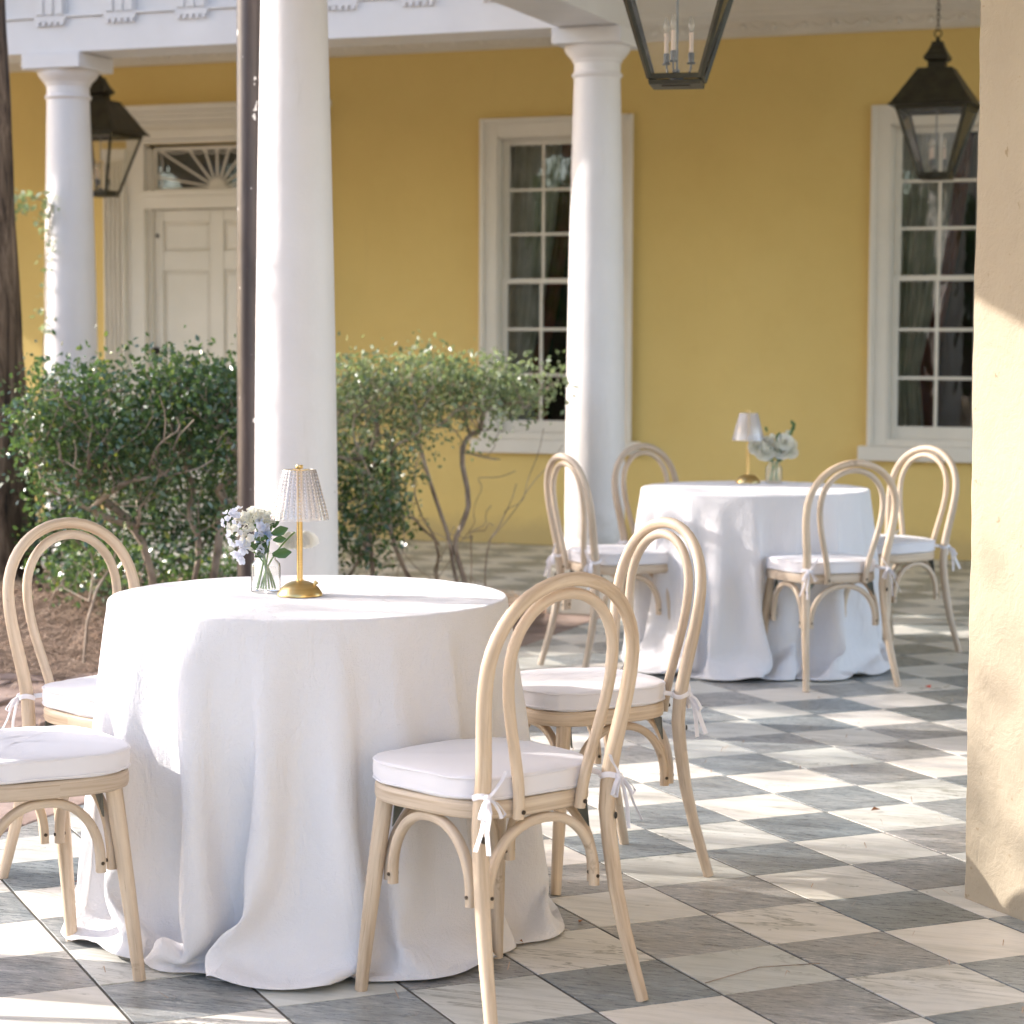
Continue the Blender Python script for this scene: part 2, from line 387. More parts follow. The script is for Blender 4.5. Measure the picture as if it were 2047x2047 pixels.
# ------------------------------------------------------------------ mesh helpers
class MB:
    def __init__(self):
        self.v, self.f, self.uv = [], [], []

    def add(self, vs, fs, uvs=None):
        o = len(self.v)
        self.v += [tuple(p) for p in vs]
        for k, f in enumerate(fs):
            self.f.append(tuple(o + i for i in f))
            self.uv.append(uvs[k] if uvs else [(0, 0)] * len(f))
        return self

    def box(self, x0, x1, y0, y1, z0, z1):
        vs = [(x, y, z) for z in (z0, z1) for y in (y0, y1) for x in (x0, x1)]
        fs = [(0, 2, 3, 1), (4, 5, 7, 6), (0, 1, 5, 4), (2, 6, 7, 3), (0, 4, 6, 2), (1, 3, 7, 5)]
        uvs = []
        for f in fs:
            uvs.append([(vs[i][1] + vs[i][2], vs[i][0]) for i in f])
        return self.add(vs, fs, uvs)

    def frustum(self, c, h0, h1, z0, z1):
        cx, cy = c
        vs = [(cx + sx * h, cy + sy * h, z) for h, z in ((h0, z0), (h1, z1)) for sy in (-1, 1) for sx in (-1, 1)]
        return self.add(vs, [(0, 2, 3, 1), (4, 5, 7, 6), (0, 1, 5, 4), (2, 6, 7, 3), (0, 4, 6, 2), (1, 3, 7, 5)])

    def bar(self, a, b, w, d=None, up=(0, 0, 1)):
        a, b = Vector(a), Vector(b)
        t = (b - a).normalized()
        u = Vector(up)
        s = t.cross(u)
        if s.length < 1e-4:
            s = t.cross(Vector((1, 0, 0)))
        s.normalize()
        u = s.cross(t).normalized()
        d = w if d is None else d
        vs = [p + s * sx * w / 2 + u * sz * d / 2 for p in (a, b) for sx, sz in ((-1, -1), (1, -1), (1, 1), (-1, 1))]
        return self.add(vs, [(3, 2, 1, 0), (4, 5, 6, 7), (0, 1, 5, 4), (1, 2, 6, 5), (2, 3, 7, 6), (3, 0, 4, 7)])

    def tube(self, pts, rad, seg=10, caps=True, flat=None, up=None, rnd=1.0):
        """swept rod; rad a number or a list; flat=(w,h) gives an oval/rounded-square section factor"""
        P = [Vector(p) for p in pts]
        n = len(P)
        if not hasattr(rad, '__len__'):
            rad = [rad] * n
        T = [((P[min(i + 1, n - 1)] - P[max(i - 1, 0)])).normalized() for i in range(n)]
        ref = Vector(up) if up else (Vector((0, 0, 1)) if abs(T[0].z) < 0.9 else Vector((0, 1, 0)))
        N = (ref - T[0] * ref.dot(T[0])).normalized()
        o = len(self.v)
        ln = 0.0
        lens = []
        for i in range(n):
            if i:
                N = N - T[i] * N.dot(T[i])
                if N.length < 1e-6:
                    N = T[i].orthogonal()
                N.normalize()
                ln += (P[i] - P[i - 1]).length
            lens.append(ln)
            B = T[i].cross(N)
            for k in range(seg):
                a = 2 * math.pi * k / seg
                ca, sa = math.cos(a), math.sin(a)
                if flat:
                    e = flat[2] if len(flat) > 2 else 1.0
                    ca2 = math.copysign(abs(ca) ** e, ca) * flat[0]
                    sa2 = math.copysign(abs(sa) ** e, sa) * flat[1]
                else:
                    ca2, sa2 = ca, sa
                self.v.append(tuple(P[i] + N * ca2 * rad[i] + B * sa2 * rad[i]))
        circ = 2 * math.pi * max(rad)
        for i in range(n - 1):
            for k in range(seg):
                a = o + i * seg + k
                b_ = o + i * seg + (k + 1) % seg
                self.f.append((a, b_, b_ + seg, a + seg))
                u0, u1 = k / seg * circ, (k + 1) / seg * circ
                self.uv.append([(u0, lens[i]), (u1, lens[i]), (u1, lens[i + 1]), (u0, lens[i + 1])])
        if caps:
            self.f.append(tuple(o + k for k in reversed(range(seg)))); self.uv.append([(0.01 * math.cos(k), 0.01 * math.sin(k)) for k in range(seg)])
            self.f.append(tuple(o + (n - 1) * seg + k for k in range(seg))); self.uv.append([(0.01 * math.cos(k), 0.01 * math.sin(k)) for k in range(seg)])
        return self

    def lathe(self, prof, c=(0, 0, 0), seg=32, cap=True, flute=None):
        o = len(self.v)
        n = len(prof)
        for r, z in prof:
            for k in range(seg):
                a = 2 * math.pi * k / seg
                rr = r * (flute(a) if flute else 1.0)
                self.v.append((c[0] + rr * math.cos(a), c[1] + rr * math.sin(a), c[2] + z))
        for i in range(n - 1):
            for k in range(seg):
                a = o + i * seg + k
                b_ = o + i * seg + (k + 1) % seg
                self.f.append((a, b_, b_ + seg, a + seg))
                self.uv.append([(k / seg, prof[i][1]), ((k + 1) / seg, prof[i][1]), ((k + 1) / seg, prof[i + 1][1]), (k / seg, prof[i + 1][1])])
        if cap:
            self.f.append(tuple(o + k for k in reversed(range(seg)))); self.uv.append([(0, 0)] * seg)
            self.f.append(tuple(o + (n - 1) * seg + k for k in range(seg))); self.uv.append([(0, 0)] * seg)
        return self

    def build(self, name, m, parent=None, smooth=None, bevel=0.0, tone=None, loc=None):
        me = bpy.data.meshes.new(name)
        me.from_pydata(self.v, [], self.f)
        uvl = me.uv_layers.new(name='UVMap')
        flat = [c for f in self.uv for p in f for c in p]
        uvl.data.foreach_set('uv', flat)
        me.materials.append(m)
        if tone is not None:
            at_ = me.attributes.new('tone', 'FLOAT', 'FACE')
            at_.data.foreach_set('value', tone)
        me.update()
        if smooth is not None:
            me.polygons.foreach_set('use_smooth', [True] * len(me.polygons))
            me.set_sharp_from_angle(angle=R(smooth))
        o = bpy.data.objects.new(name, me)
        COL.objects.link(o)
        if parent:
            o.parent = parent
        if loc:
            o.location = loc
        if bevel:
            md = o.modifiers.new('bevel', 'BEVEL')
            md.width = bevel; md.segments = 2; md.limit_method = 'ANGLE'; md.angle_limit = R(40)
            md.harden_normals = False
        return o

def tag(o, label=None, cat=None, group=None, kind=None):
    if label: o['label'] = label
    if cat: o['category'] = cat
    if group: o['group'] = group
    if kind: o['kind'] = kind
    return o

def empty(name, loc=(0, 0, 0), rz=0.0, label=None, cat=None, group=None):
    o = bpy.data.objects.new(name, None)
    o.empty_display_size = 0.1
    o.location = loc
    o.rotation_euler = (0, 0, rz)
    COL.objects.link(o)
    return tag(o, label, cat, group)

def kids(o):
    return [c for c in bpy.data.objects if c.parent == o]

def copy_tree(o, parent=None):
    c = o.copy()
    COL.objects.link(c)
    c.parent = parent
    for ch in KID.get(o.name, []) or kids(o):
        copy_tree(ch, c)
    return c
KID = {}

# ------------------------------------------------------------------ ground and floor
WY = 14.42          # face of the house wall
BZ = 2.99           # underside of the entablature
CXM = -3.70         # centre line of the side colonnade
FY = 10.95          # centre line of the colonnade parallel to the wall
EDGE_X = -3.58      # tiled floor begins
EDGE_Y = 11.14

mb = MB()
n = 60
mb.add([(-250, -250, -0.12), (250, -250, -0.12), (250, 250, -0.12), (-250, 250, -0.12)], [(0, 1, 2, 3)])
tag(mb.build('ground', M['pale_ground']), kind='structure')

def hump(x, y):
    z = -0.055
    for cx, cy, s, h in ((-4.05, 10.2, 0.42, 0.13), (-5.9, 9.6, 1.0, 0.17), (-4.9, 8.9, 0.7, 0.07), (-6.9, 8.8, 0.9, 0.16), (-7.6, 6.5, 1.2, 0.1)):
        z += h * math.exp(-((x - cx) ** 2 + (y - cy) ** 2) / (2 * s * s))
    return z
mb = MB()
nx, ny = 70, 90
X0, X1, Y0, Y1 = -14.0, -3.93, -3.0, 10.78
vs = []
for j in range(ny + 1):
    for i in range(nx + 1):
        x = X0 + (X1 - X0) * i / nx; y = Y0 + (Y1 - Y0) * j / ny
        vs.append((x, y, hump(x, y) + 0.012 * math.sin(x * 9 + y * 5) * math.sin(y * 11 - x * 3)))
mb.add(vs, [(j * (nx + 1) + i, j * (nx + 1) + i + 1, (j + 1) * (nx + 1) + i + 1, (j + 1) * (nx + 1) + i) for j in range(ny) for i in range(nx)])
tag(mb.build('garden_bed', M['soil'], smooth=60), kind='structure')

# tiled floor: grout slab, each tile in view its own part
floor = MB()
floor.box(EDGE_X, 2.5, -6.0, WY, -0.10, -0.0026)
floor.box(-14.0, EDGE_X, EDGE_Y, WY, -0.10, -0.0026)
floor_o = tag(floor.build('floor', M['grout']), kind='structure')

TO = Vector((-1.456, 5.201)); TS = 0.3033
DI = Vector((0.70711, 0.70711)); DJ = Vector((0.70711, -0.70711))
GI, GJ = 0.0040, 0.0016     # half joint across each family of joints

def in_view(x, y, z=0.0, m=60):
    d = Vector((x, y, z - 1.40))
    dep = -d.dot(CB)
    if dep < 0.5:
        return False
    px = 1023.5 + 4453.5 * d.dot(CR) / dep
    py = 1023.5 - 4453.5 * d.dot(CU) / dep
    return -m < px < 2047 + m and -m < py < 2047 + m

def clip(poly, f):
    out = []
    for k in range(len(poly)):
        a, b = poly[k], poly[(k + 1) % len(poly)]
        fa, fb = f(a), f(b)
        if fa >= 0: out.append(a)
        if (fa >= 0) != (fb >= 0):
            t = fa / (fa - fb)
            out.append(a + (b - a) * t)
    return out

def tile_mb(poly, ch=0.0006, top=0.0, seam=-0.007):
    """closed little slab: chamfered top, sides down to the grout"""
    mb = MB()
    n_ = len(poly)
    c = sum(poly, Vector((0, 0))) / n_
    inner = []
    for p in poly:
        d = c - p
        inner.append(p + d.normalized() * ch * 1.4)
    vs = [(p.x, p.y, top) for p in inner] + [(p.x, p.y, top - ch) for p in poly] + [(p.x, p.y, seam) for p in poly]
    fs = [tuple(range(n_))]
    for k in range(n_):
        k2 = (k + 1) % n_
        fs.append((n_ + k, n_ + k2, k2, k))
        fs.append((2 * n_ + k, 2 * n_ + k2, n_ + k2, n_ + k))
    return mb.add(vs, fs)

hi, hj = TS / 2 - GI, TS / 2 - GJ
full = [DI * -hi + DJ * -hj, DI * -hi + DJ * hj, DI * hi + DJ * hj, DI * hi + DJ * -hj]
full = [Vector(p) for p in full]
if (full[1] - full[0]).cross(full[2] - full[1]) < 0:
    full.reverse()
me_tile = {}
for nm, mk in (('tile_marble', 'marble'), ('tile_slate', 'slate')):
    o = tile_mb(full).build('tile', M[mk])
    me_tile[mk] = o.data
    bpy.data.objects.remove(o)
rest = {'marble': MB(), 'slate': MB()}
regions = [[lambda p: p.x - (EDGE_X + 0.004), lambda p: WY - 0.003 - p.y, lambda p: 2.5 - p.x, lambda p: p.y + 6.0],
           [lambda p: (EDGE_X + 0.004) - p.x, lambda p: p.y - EDGE_Y - 0.004, lambda p: WY - 0.003 - p.y, lambda p: p.x + 13.0]]
n_tiles = 0
for i in range(-45, 60):
    for j in range(-60, 50):
        c = TO + DI * TS * (i + 0.5) + DJ * TS * (j + 0.5)
        if not (-13.3 < c.x < 2.8 and -6.3 < c.y < 14.8):
            continue
        mk = 'marble' if (i + j) % 2 == 0 else 'slate'
        vis = in_view(c.x, c.y)
        for reg in regions:
            poly = [p + c for p in full]
            whole = all(f(p) >= 0 for f in reg for p in poly)
            if not whole:
                for f in reg:
                    poly = clip(poly, f) if poly else poly
                if len(poly) < 3:
                    continue
                area = abs(sum(poly[k].cross(poly[(k + 1) % len(poly)]) for k in range(len(poly)))) / 2
                if area < 0.0012:
                    continue
            dz = rng.uniform(-0.0009, 0.0009)
            if vis and n_tiles < 300:
                if whole:
                    o = bpy.data.objects.new('tile', me_tile[mk])
                    COL.objects.link(o)
                else:
                    o = tile_mb([p - c for p in poly]).build('tile', M[mk])
                o.location = (c.x, c.y, dz)
                o.rotation_euler = (rng.uniform(-0.0012, 0.0012), rng.uniform(-0.0012, 0.0012), 0)
                o.parent = floor_o
                n_tiles += 1
            else:
                t = tile_mb(poly)
                rest[mk].add(t.v, t.f)
print('tiles', n_tiles)
for mk, t in rest.items():
    tag(t.build('tile_field', M[mk], floor_o), kind='stuff')

# brownstone curb under the columns
curb = empty('stone_curb'); tag(curb, kind='structure')
y = -6.0
while y < 11.1:
    l = rng.uniform(0.8, 1.25)
    y2 = min(y + l, 11.12)
    MB().box(-3.93, EDGE_X - 0.004, y + 0.004, y2 - 0.004, -0.14, 0.0 + rng.uniform(-0.004, 0.003)).build('curb_stone', M['brownstone'], curb, bevel=0.008)
    y = y2
x = -13.0
while x < -3.95:
    l = rng.uniform(0.8, 1.2)
    x2 = min(x + l, -3.94)
    MB().box(x + 0.004, x2 - 0.004, 10.80, 11.13, -0.14, rng.uniform(-0.004, 0.003)).build('curb_stone', M['brownstone'], curb, bevel=0.008)
    x = x2

# ------------------------------------------------------------------ river rocks, flagstone path
def rock_mb(r, seed, squash=0.7):
    rr = random.Random(seed)
    mb = MB()
    nz, na = 7, 11
    vs = []
    for i in range(nz + 1):
        ph = math.pi * i / nz
        for k in range(na):
            a = 2 * math.pi * k / na
            w = 1 + 0.16 * math.sin(3 * a + seed) * math.sin(ph) + rr.uniform(-0.07, 0.07)
            vs.append((r * w * math.sin(ph) * math.cos(a), r * w * math.sin(ph) * math.sin(a) * 0.85, r * squash * math.cos(ph) * w))
    fs = [(i * na + k, (i + 1) * na + k, (i + 1) * na + (k + 1) % na, i * na + (k + 1) % na) for i in range(nz) for k in range(na)]
    return mb.add(vs, fs)
border = empty('rock_border', (-4.1, 7.2, -0.05), 0, 'row of rough grey and brown river rocks edging the garden bed', 'rock border')
protos = []
for s in range(6):
    o = rock_mb(0.11, s).build('rock', M['rock'], border, smooth=50)
    protos.append(o)
spots = []
y = 4.6
while y < 9.6:
    spots.append((-4.08 + rng.uniform(-0.05, 0.05), y)); y += rng.uniform(0.17, 0.25)
    if rng.random() < 0.75: spots.append((-4.30 + rng.uniform(-0.06, 0.06), y - 0.08))
for k, (x, y) in enumerate(spots):
    o = protos[k] if k < 6 else protos[k % 6].copy()
    if k >= 6:
        COL.objects.link(o); o.parent = border
    s = rng.uniform(0.75, 1.3)
    o.location = (x + 4.1, y - 7.2, rng.uniform(-0.01, 0.03))
    o.scale = (s, s * rng.uniform(0.8, 1.2), s * rng.uniform(0.7, 1.0))
    o.rotation_euler = (rng.uniform(-0.3, 0.3), rng.uniform(-0.3, 0.3), rng.uniform(0, 6))

path = empty('path', (0, 0, 0)); tag(path, kind='structure')
yy = 5.0
row = 0
while yy < 8.35:
    h = rng.uniform(0.26, 0.40)
    x = -6.9 + rng.uniform(0, 0.3)
    while x < -4.45:
        w = rng.uniform(0.3, 0.6)
        x2 = min(x + w, -4.42)
        if x2 - x > 0.1:
            j = lambda: rng.uniform(-0.02, 0.02)
            pts = [Vector((x + 0.015 + j(), yy + 0.012 + j() * 0.5)), Vector((x2 - 0.015 + j(), yy + 0.012 + j() * 0.5)),
                   Vector((x2 - 0.015 + j(), yy + h - 0.012 + j() * 0.5)), Vector((x + 0.015 + j(), yy + h - 0.012 + j() * 0.5))]
            t = tile_mb(pts, 0.006, 0.0, -0.05)
            o = t.build('flagstone', M['brownstone'], path)
            o.location.z = 0.012 + rng.uniform(-0.012, 0.012)
        x = x2
    yy += h

# pine straw and fallen leaves: needles nobody could count
mb = MB()
def needle(mb, x, y, z, l, w=0.0016):
    a = rng.uniform(0, 6.283); t = rng.uniform(-0.25, 0.5)
    dx, dy, dz = math.cos(a) * l, math.sin(a) * l, math.sin(t) * l * 0.5
    px, py = -math.sin(a) * w, math.cos(a) * w
    bx, by = rng.uniform(-.2, .2) * l, rng.uniform(-.2, .2) * l
    mb.add([(x - px, y - py, z), (x + px, y + py, z), (x + dx / 2 + bx + px, y + dy / 2 + by + py, z + dz / 2 + 0.012), (x + dx / 2 + bx - px, y + dy / 2 + by - py, z + dz / 2 + 0.012), (x + dx, y + dy, z + dz)],
           [(0, 1, 2, 3), (3, 2, 4)])
for cx, cy, sx, sy, n_ in ((-4.05, 10.2, 0.28, 0.42, 3200), (-5.9, 9.6, 0.8, 0.7, 6500), (-4.8, 8.8, 0.5, 0.5, 2500), (-6.9, 8.9, 0.8, 0.6, 3500), (-5.2, 7.8, 0.8, 0.5, 700), (-4.6, 6.9, 0.35, 0.5, 400), (-4.2, 9.4, 0.2, 0.5, 600)):
    for _ in range(n_):
        x = nrs.normal(cx, sx); y = nrs.normal(cy, sy)
        if x > -3.96 or y > 10.76: continue
        needle(mb, x, y, hump(x, y) + 0.012 + rng.random() * 0.04, rng.uniform(0.07, 0.17))
tag(mb.build('pine_straw', M['straw']), 'loose brown pine straw heaped over the garden bed under the shrubs', kind='stuff')

# bits lying on the tiles
def bit(x, y, s, mname, name, label, cat, grp=None):
    a = rng.uniform(0, 6.28)
    mb = MB()
    pts = [(0, 0, 0.003), (s * .5, s * .28, 0.012), (s, 0, 0.004), (s * .5, -s * .25, 0.006)]
    mb.add(pts, [(0, 1, 2), (0, 2, 3)])
    o = mb.build(name, M[mname]); o.location = (x, y, 0.002); o.rotation_euler.z = a
    tag(o, label, cat, grp)
    return o
bit(-1.33, 6.53, 0.035, 'dead_leaf', 'dry_leaf', 'small dry brown leaf lying on a sunlit marble tile', 'leaf')
bit(-1.72, 5.02, 0.032, 'dead_leaf', 'dry_leaf', 'curled dry leaf by the front foot of the middle chair', 'leaf')
bit(-1.80, 4.77, 0.025, 'dead_leaf', 'dry_leaf', 'dry leaf crumb in the joint beside the hem of the near cloth', 'leaf')
bit(-1.62, 9.02, 0.05, 'red_petal', 'fallen_petal', 'reddish petal fallen on the tiles before the far table', 'petal')
bit(-3.05, 4.92, 0.03, 'red_petal', 'fallen_petal', 'red petal on a tile at the left edge of the near cloth', 'petal')
mb = MB()
mb.tube([(-1.02, 4.09, .003), (-1.08, 4.16, .004), (-1.11, 4.25, .004), (-1.07, 4.33, .004)], 0.0012, 5)
mb.tube([(-1.11, 4.25, .004), (-1.16, 4.27, .004)], 0.0009, 5)
tag(mb.build('twig', M['stem']), 'thin pale curved twig on the tiles at the bottom edge', 'twig')
mb = MB()
mb.tube([(-1.30, 4.62, .003), (-1.22, 4.78, .004), (-1.10, 4.86, .004)], 0.0012, 5)
tag(mb.build('twig', M['stem']), 'thin brown pine needle twig lying across a slate tile', 'twig')

# brown needles and crumbs blown over the tiles
mb = MB()
for _ in range(150):
    x, y = rng.uniform(-3.4, -0.6), rng.uniform(4.0, 10.5)
    needle(mb, x, y, 0.002, rng.uniform(0.01, 0.045), 0.0011)
tag(mb.build('leaf_litter', M['straw']), 'tiny brown needles and crumbs scattered thinly over the tiles', kind='stuff')

# ------------------------------------------------------------------ the house
house = empty('yellow_house', (0, WY, 0), 0, 'ochre yellow stucco house wall with white sash windows, panelled door and cornice', 'house')
def hb(name, mk, bevel=0.004, par=None, **kw):
    """boxes given in world x,z with depth in front of the wall: (x0,x1,d0,d1,z0,z1), d measured out from the wall towards the porch"""
    mb = MB()
    for x0, x1, d0, d1, z0, z1 in kw['b']:
        mb.box(x0, x1, -d1, -d0, z0, z1)
    return mb.build(name, M[mk], par or house, bevel=bevel)

W1 = (-5.70, -4.615); W2 = (-2.983, -1.897)
WZ0, WZ1 = 0.73, 2.915
openings = [(W1[0] + 0.06, W1[1] - 0.06, WZ0 + 0.02, WZ1 - 0.06), (W2[0] + 0.06, W2[1] - 0.06, WZ0 + 0.02, WZ1 - 0.06), (-8.42, -7.18, 0.0, 2.83)]
xs = sorted({-14.0, 6.0, *[o[0] for o in openings], *[o[1] for o in openings]})
zs = sorted({-0.1, 5.0, *[o[2] for o in openings], *[o[3] for o in openings]})
mb = MB()
for a, b in zip(xs[:-1], xs[1:]):
    for c, d in zip(zs[:-1], zs[1:]):
        mx, mz = (a + b) / 2, (c + d) / 2
        if any(o[0] < mx < o[1] and o[2] < mz < o[3] for o in openings):
            continue
        mb.add([(a, 0, c), (b, 0, c), (b, 0, d), (a, 0, d)], [(0, 1, 2, 3)])
        mb.add([(a, 0.3, c), (b, 0.3, c), (b, 0.3, d), (a, 0.3, d)], [(3, 2, 1, 0)])
for x0, x1, z0, z1 in openings:
    q = [(x0, z0), (x1, z0), (x1, z1), (x0, z1)]
    for k in range(4):
        (ax, az), (bx, bz) = q[k], q[(k + 1) % 4]
        mb.add([(ax, 0, az), (bx, 0, bz), (bx, 0.3, bz), (ax, 0.3, az)], [(3, 2, 1, 0)])
mb.build('wall', M['wall'], house)

# rooms behind the openings
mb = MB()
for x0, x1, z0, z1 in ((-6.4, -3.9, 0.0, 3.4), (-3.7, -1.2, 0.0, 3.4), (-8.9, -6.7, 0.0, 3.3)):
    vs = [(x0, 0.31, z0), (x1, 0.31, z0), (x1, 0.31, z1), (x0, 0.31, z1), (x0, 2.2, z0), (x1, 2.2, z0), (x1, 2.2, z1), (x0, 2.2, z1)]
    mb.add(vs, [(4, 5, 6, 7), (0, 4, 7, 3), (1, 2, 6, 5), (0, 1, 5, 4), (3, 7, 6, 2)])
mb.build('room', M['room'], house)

def window(x0, x1, tag_=None):
    w = x1 - x0
    fr = MB()
    # casing: flat board with a back band and an inner bead
    for bx0, bx1, bz0, bz1 in ((x0, x0 + 0.115, WZ0, WZ1), (x1 - 0.115, x1, WZ0, WZ1), (x0 + 0.115, x1 - 0.115, WZ1 - 0.115, WZ1)):
        fr.box(bx0, bx1, -0.028, 0.02, bz0, bz1)
    for bx0, bx1, bz0, bz1 in ((x0 - 0.012, x0 + 0.022, WZ0, WZ1 + 0.012), (x1 - 0.022, x1 + 0.012, WZ0, WZ1 + 0.012), (x0 + 0.0225, x1 - 0.0225, WZ1 - 0.022, WZ1 + 0.012)):
        fr.box(bx0, bx1, -0.045, -0.0285, bz0, bz1)
    fr.box(x0 + 0.1155, x0 + 0.128, -0.02, 0.10, WZ0, WZ1 - 0.128); fr.box(x1 - 0.128, x1 - 0.1155, -0.02, 0.10, WZ0, WZ1 - 0.128)
    fr.box(x0 + 0.1285, x1 - 0.1285, -0.02, 0.10, WZ1 - 0.128, WZ1 - 0.1155)
    fr.box(x0 + 0.1155, x1 - 0.1155, -0.026, 0.02, WZ0, WZ0 + 0.045)
    wnd = fr.build('window', M['trim'], house, bevel=0.004)
    MB().box(x0 - 0.065, x1 + 0.065, -0.075, 0.12, WZ0 - 0.095, WZ0 - 0.0).build('sill', M['trim'], wnd, bevel=0.006)
    s0, s1 = x0 + 0.1285, x1 - 0.1285
    gx0, gx1 = x0 + 0.172, x1 - 0.172
    for nm, z0, z1, y0 in (('upper', 1.800, WZ1 - 0.1285, 0.062), ('lower', WZ0 + 0.055, 1.835, 0.025)):
        mb = MB()
        gz0 = z0 + (0.035 if nm == 'upper' else 0.075)
        gz1 = z1 - (0.04 if nm == 'upper' else 0.035)
        mb.box(s0 + 0.001, gx0, y0, y0 + 0.034, z0, z1); mb.box(gx1, s1 - 0.001, y0, y0 + 0.034, z0, z1)
        mb.box(gx0 + 0.0005, gx1 - 0.0005, y0, y0 + 0.034, z0, gz0); mb.box(gx0 + 0.0005, gx1 - 0.0005, y0, y0 + 0.034, gz1, z1)
        t = 0.0105
        cw = (gx1 - gx0) / 3
        for k in (1, 2):
            mb.box(gx0 + cw * k - t, gx0 + cw * k + t, y0 + 0.004, y0 + 0.03, gz0, gz1)
        ch = (gz1 - gz0) / 3
        for k in (1, 2):
            for c_ in range(3):
                mb.box(gx0 + cw * c_ + (t if c_ else 0.0005), gx0 + cw * (c_ + 1) - (t if c_ < 2 else 0.0005), y0 + 0.006, y0 + 0.03, gz0 + ch * k - t, gz0 + ch * k + t)
        mb.build('sash', M['trim'], wnd, bevel=0.0025)
        for r_ in range(3):
            for c_ in range(3):
                a = gx0 + cw * c_; b = gz0 + ch * r_
                p = MB().box(0, cw - 0.012, -0.0015, 0.0015, 0, ch - 0.012)
                o = p.build('pane', M['window_glass'], wnd)
                o.location = (a + 0.006, y0 + 0.019, b + 0.006)
                o.rotation_euler = (rng.uniform(-0.006, 0.006), 0, rng.uniform(-0.008, 0.008))
    MB().box(s0, s1, 0.0245, 0.11, WZ0 - 0.0, WZ0 + 0.0545).build('stool', M['trim'], wnd)
    # curtains tied back to the left: pale sheer and a rust drape
    def curtain(name, mk, xl, wtop, wmid, wbot, yy, seed, mirror=False):
        mb = MB(); nu, nv = 60, 24
        vs = []
        for v_ in range(nv + 1):
            z = 2.95 - 2.4 * v_ / nv
            f = (2.95 - z) / 2.4
            w_ = wtop + (wmid - wtop) * min(1, (f / 0.72)) ** 1.6 if f < 0.72 else wmid + (wbot - wmid) * (f - 0.72) / 0.28
            for u in range(nu + 1):
                q = u / nu
                x = q * w_
                vs.append(((xl - x) if mirror else (xl + x), yy + 0.030 * math.sin(q * 42 + seed + 0.8 * math.sin(f * 4)) + 0.012 * math.sin(q * 17 + f * 5), z))
        mb.add(vs, [(v_ * (nu + 1) + u, v_ * (nu + 1) + u + 1, (v_ + 1) * (nu + 1) + u + 1, (v_ + 1) * (nu + 1) + u) for v_ in range(nv) for u in range(nu)])
        return mb.build(name, M[mk], wnd, smooth=80)
    curtain('curtain', 'sheer', x0 + 0.06, w * 0.42, w * 0.20, w * 0.26, 0.22, 1.0)
    curtain('drape', 'drape', x0 + 0.20, w * 0.36, w * 0.13, w * 0.18, 0.30, 2.0)
    curtain('curtain', 'sheer', x1 - 0.06, w * 0.16, w * 0.12, w * 0.14, 0.22, 3.0, True)
    return wnd
window(*W1); window(*W2)

# door with fluted pilasters, entablature and sunburst fanlight
dx = -7.80
surr = MB()
for s in (-1, 1):
    a, b = sorted((dx + s * 0.88, dx + s * 0.70))
    surr.box(a, b, -0.05, 0.0, 0.16, 2.72)
    surr.box(a - 0.012, b + 0.012, -0.065, 0.0, 0.0, 0.1595)
    surr.box(a - 0.012, b + 0.012, -0.065, 0.0, 2.7205, 2.80)
    for k in range(5):
        fx = a + 0.008 + k * 0.038
        surr.box(fx, fx + 0.014, -0.076, -0.0505, 0.17, 2.70)
    a, b = sorted((dx + s * 0.6995, dx + s * 0.555))
    surr.box(a, b, -0.03, 0.10, 0.0, 2.83)
    a, b = sorted((dx + s * 0.5545, dx + s * 0.52))
    surr.box(a, b, 0.02, 0.10, 0.0, 2.80)
surr.box(dx - 0.6995, dx + 0.6995, -0.03, 0.0, 2.8305, 2.86)
surr.box(dx - 0.90, dx + 0.90, -0.06, 0.0, 2.8605, 2.93)
surr.box(dx - 0.90, dx + 0.90, -0.045, 0.0, 2.9305, 2.985)
surr.box(dx - 0.91, dx + 0.91, -0.075, 0.0, 2.9855, 3.02)
surr.box(dx - 0.93, dx + 0.93, -0.10, 0.0, 3.0205, 3.055)
surr.box(dx - 0.95, dx + 0.95, -0.13, 0.0, 3.0555, 3.10)
surr.box(dx - 0.56, dx + 0.56, -0.045, 0.08, 2.36, 2.45)
surr.box(dx - 0.58, dx + 0.58, -0.065, 0.08, 2.4505, 2.49)
ds = surr.build('door_surround', M['trim'], house, bevel=0.004)
leaf = MB()
lx0, lx1, lz0, lz1, ly = dx - 0.519, dx + 0.519, 0.02, 2.355, 0.05
cols_ = [(lx0 + 0.075, dx - 0.055), (dx + 0.055, lx1 - 0.075)]
rows_ = [(0.22, 0.90), (1.03, 1.915), (2.055, 2.27)]
# stiles and rails round the sunk panels
leaf.box(lx0, lx0 + 0.075, ly, ly + 0.045, lz0, lz1); leaf.box(lx1 - 0.075, lx1, ly, ly + 0.045, lz0, lz1)
leaf.box(dx - 0.055, dx + 0.055, ly, ly + 0.045, lz0, lz1)
zz = [lz0] + [z for r_ in rows_ for z in r_] + [lz1]
for k in range(0, len(zz), 2):
    for a, b in cols_:
        leaf.box(a + 0.0005, b - 0.0005, ly, ly + 0.045, zz[k], zz[k + 1])
door_o = leaf.build('door', M['trim'], house, bevel=0.005)
for a, b in cols_:
    for c_, d_ in rows_:
        mb = MB()
        e = 0.035
        vs = [(a, ly + 0.022, c_), (b, ly + 0.022, c_), (b, ly + 0.022, d_), (a, ly + 0.022, d_),
              (a + e, ly + 0.008, c_ + e), (b - e, ly + 0.008, c_ + e), (b - e, ly + 0.008, d_ - e), (a + e, ly + 0.008, d_ - e)]
        mb.add(vs, [(4, 5, 6, 7), (0, 1, 5, 4), (1, 2, 6, 5), (2, 3, 7, 6), (3, 0, 4, 7)])
        mb.build('door_panel', M['trim'], door_o)
kn = MB()
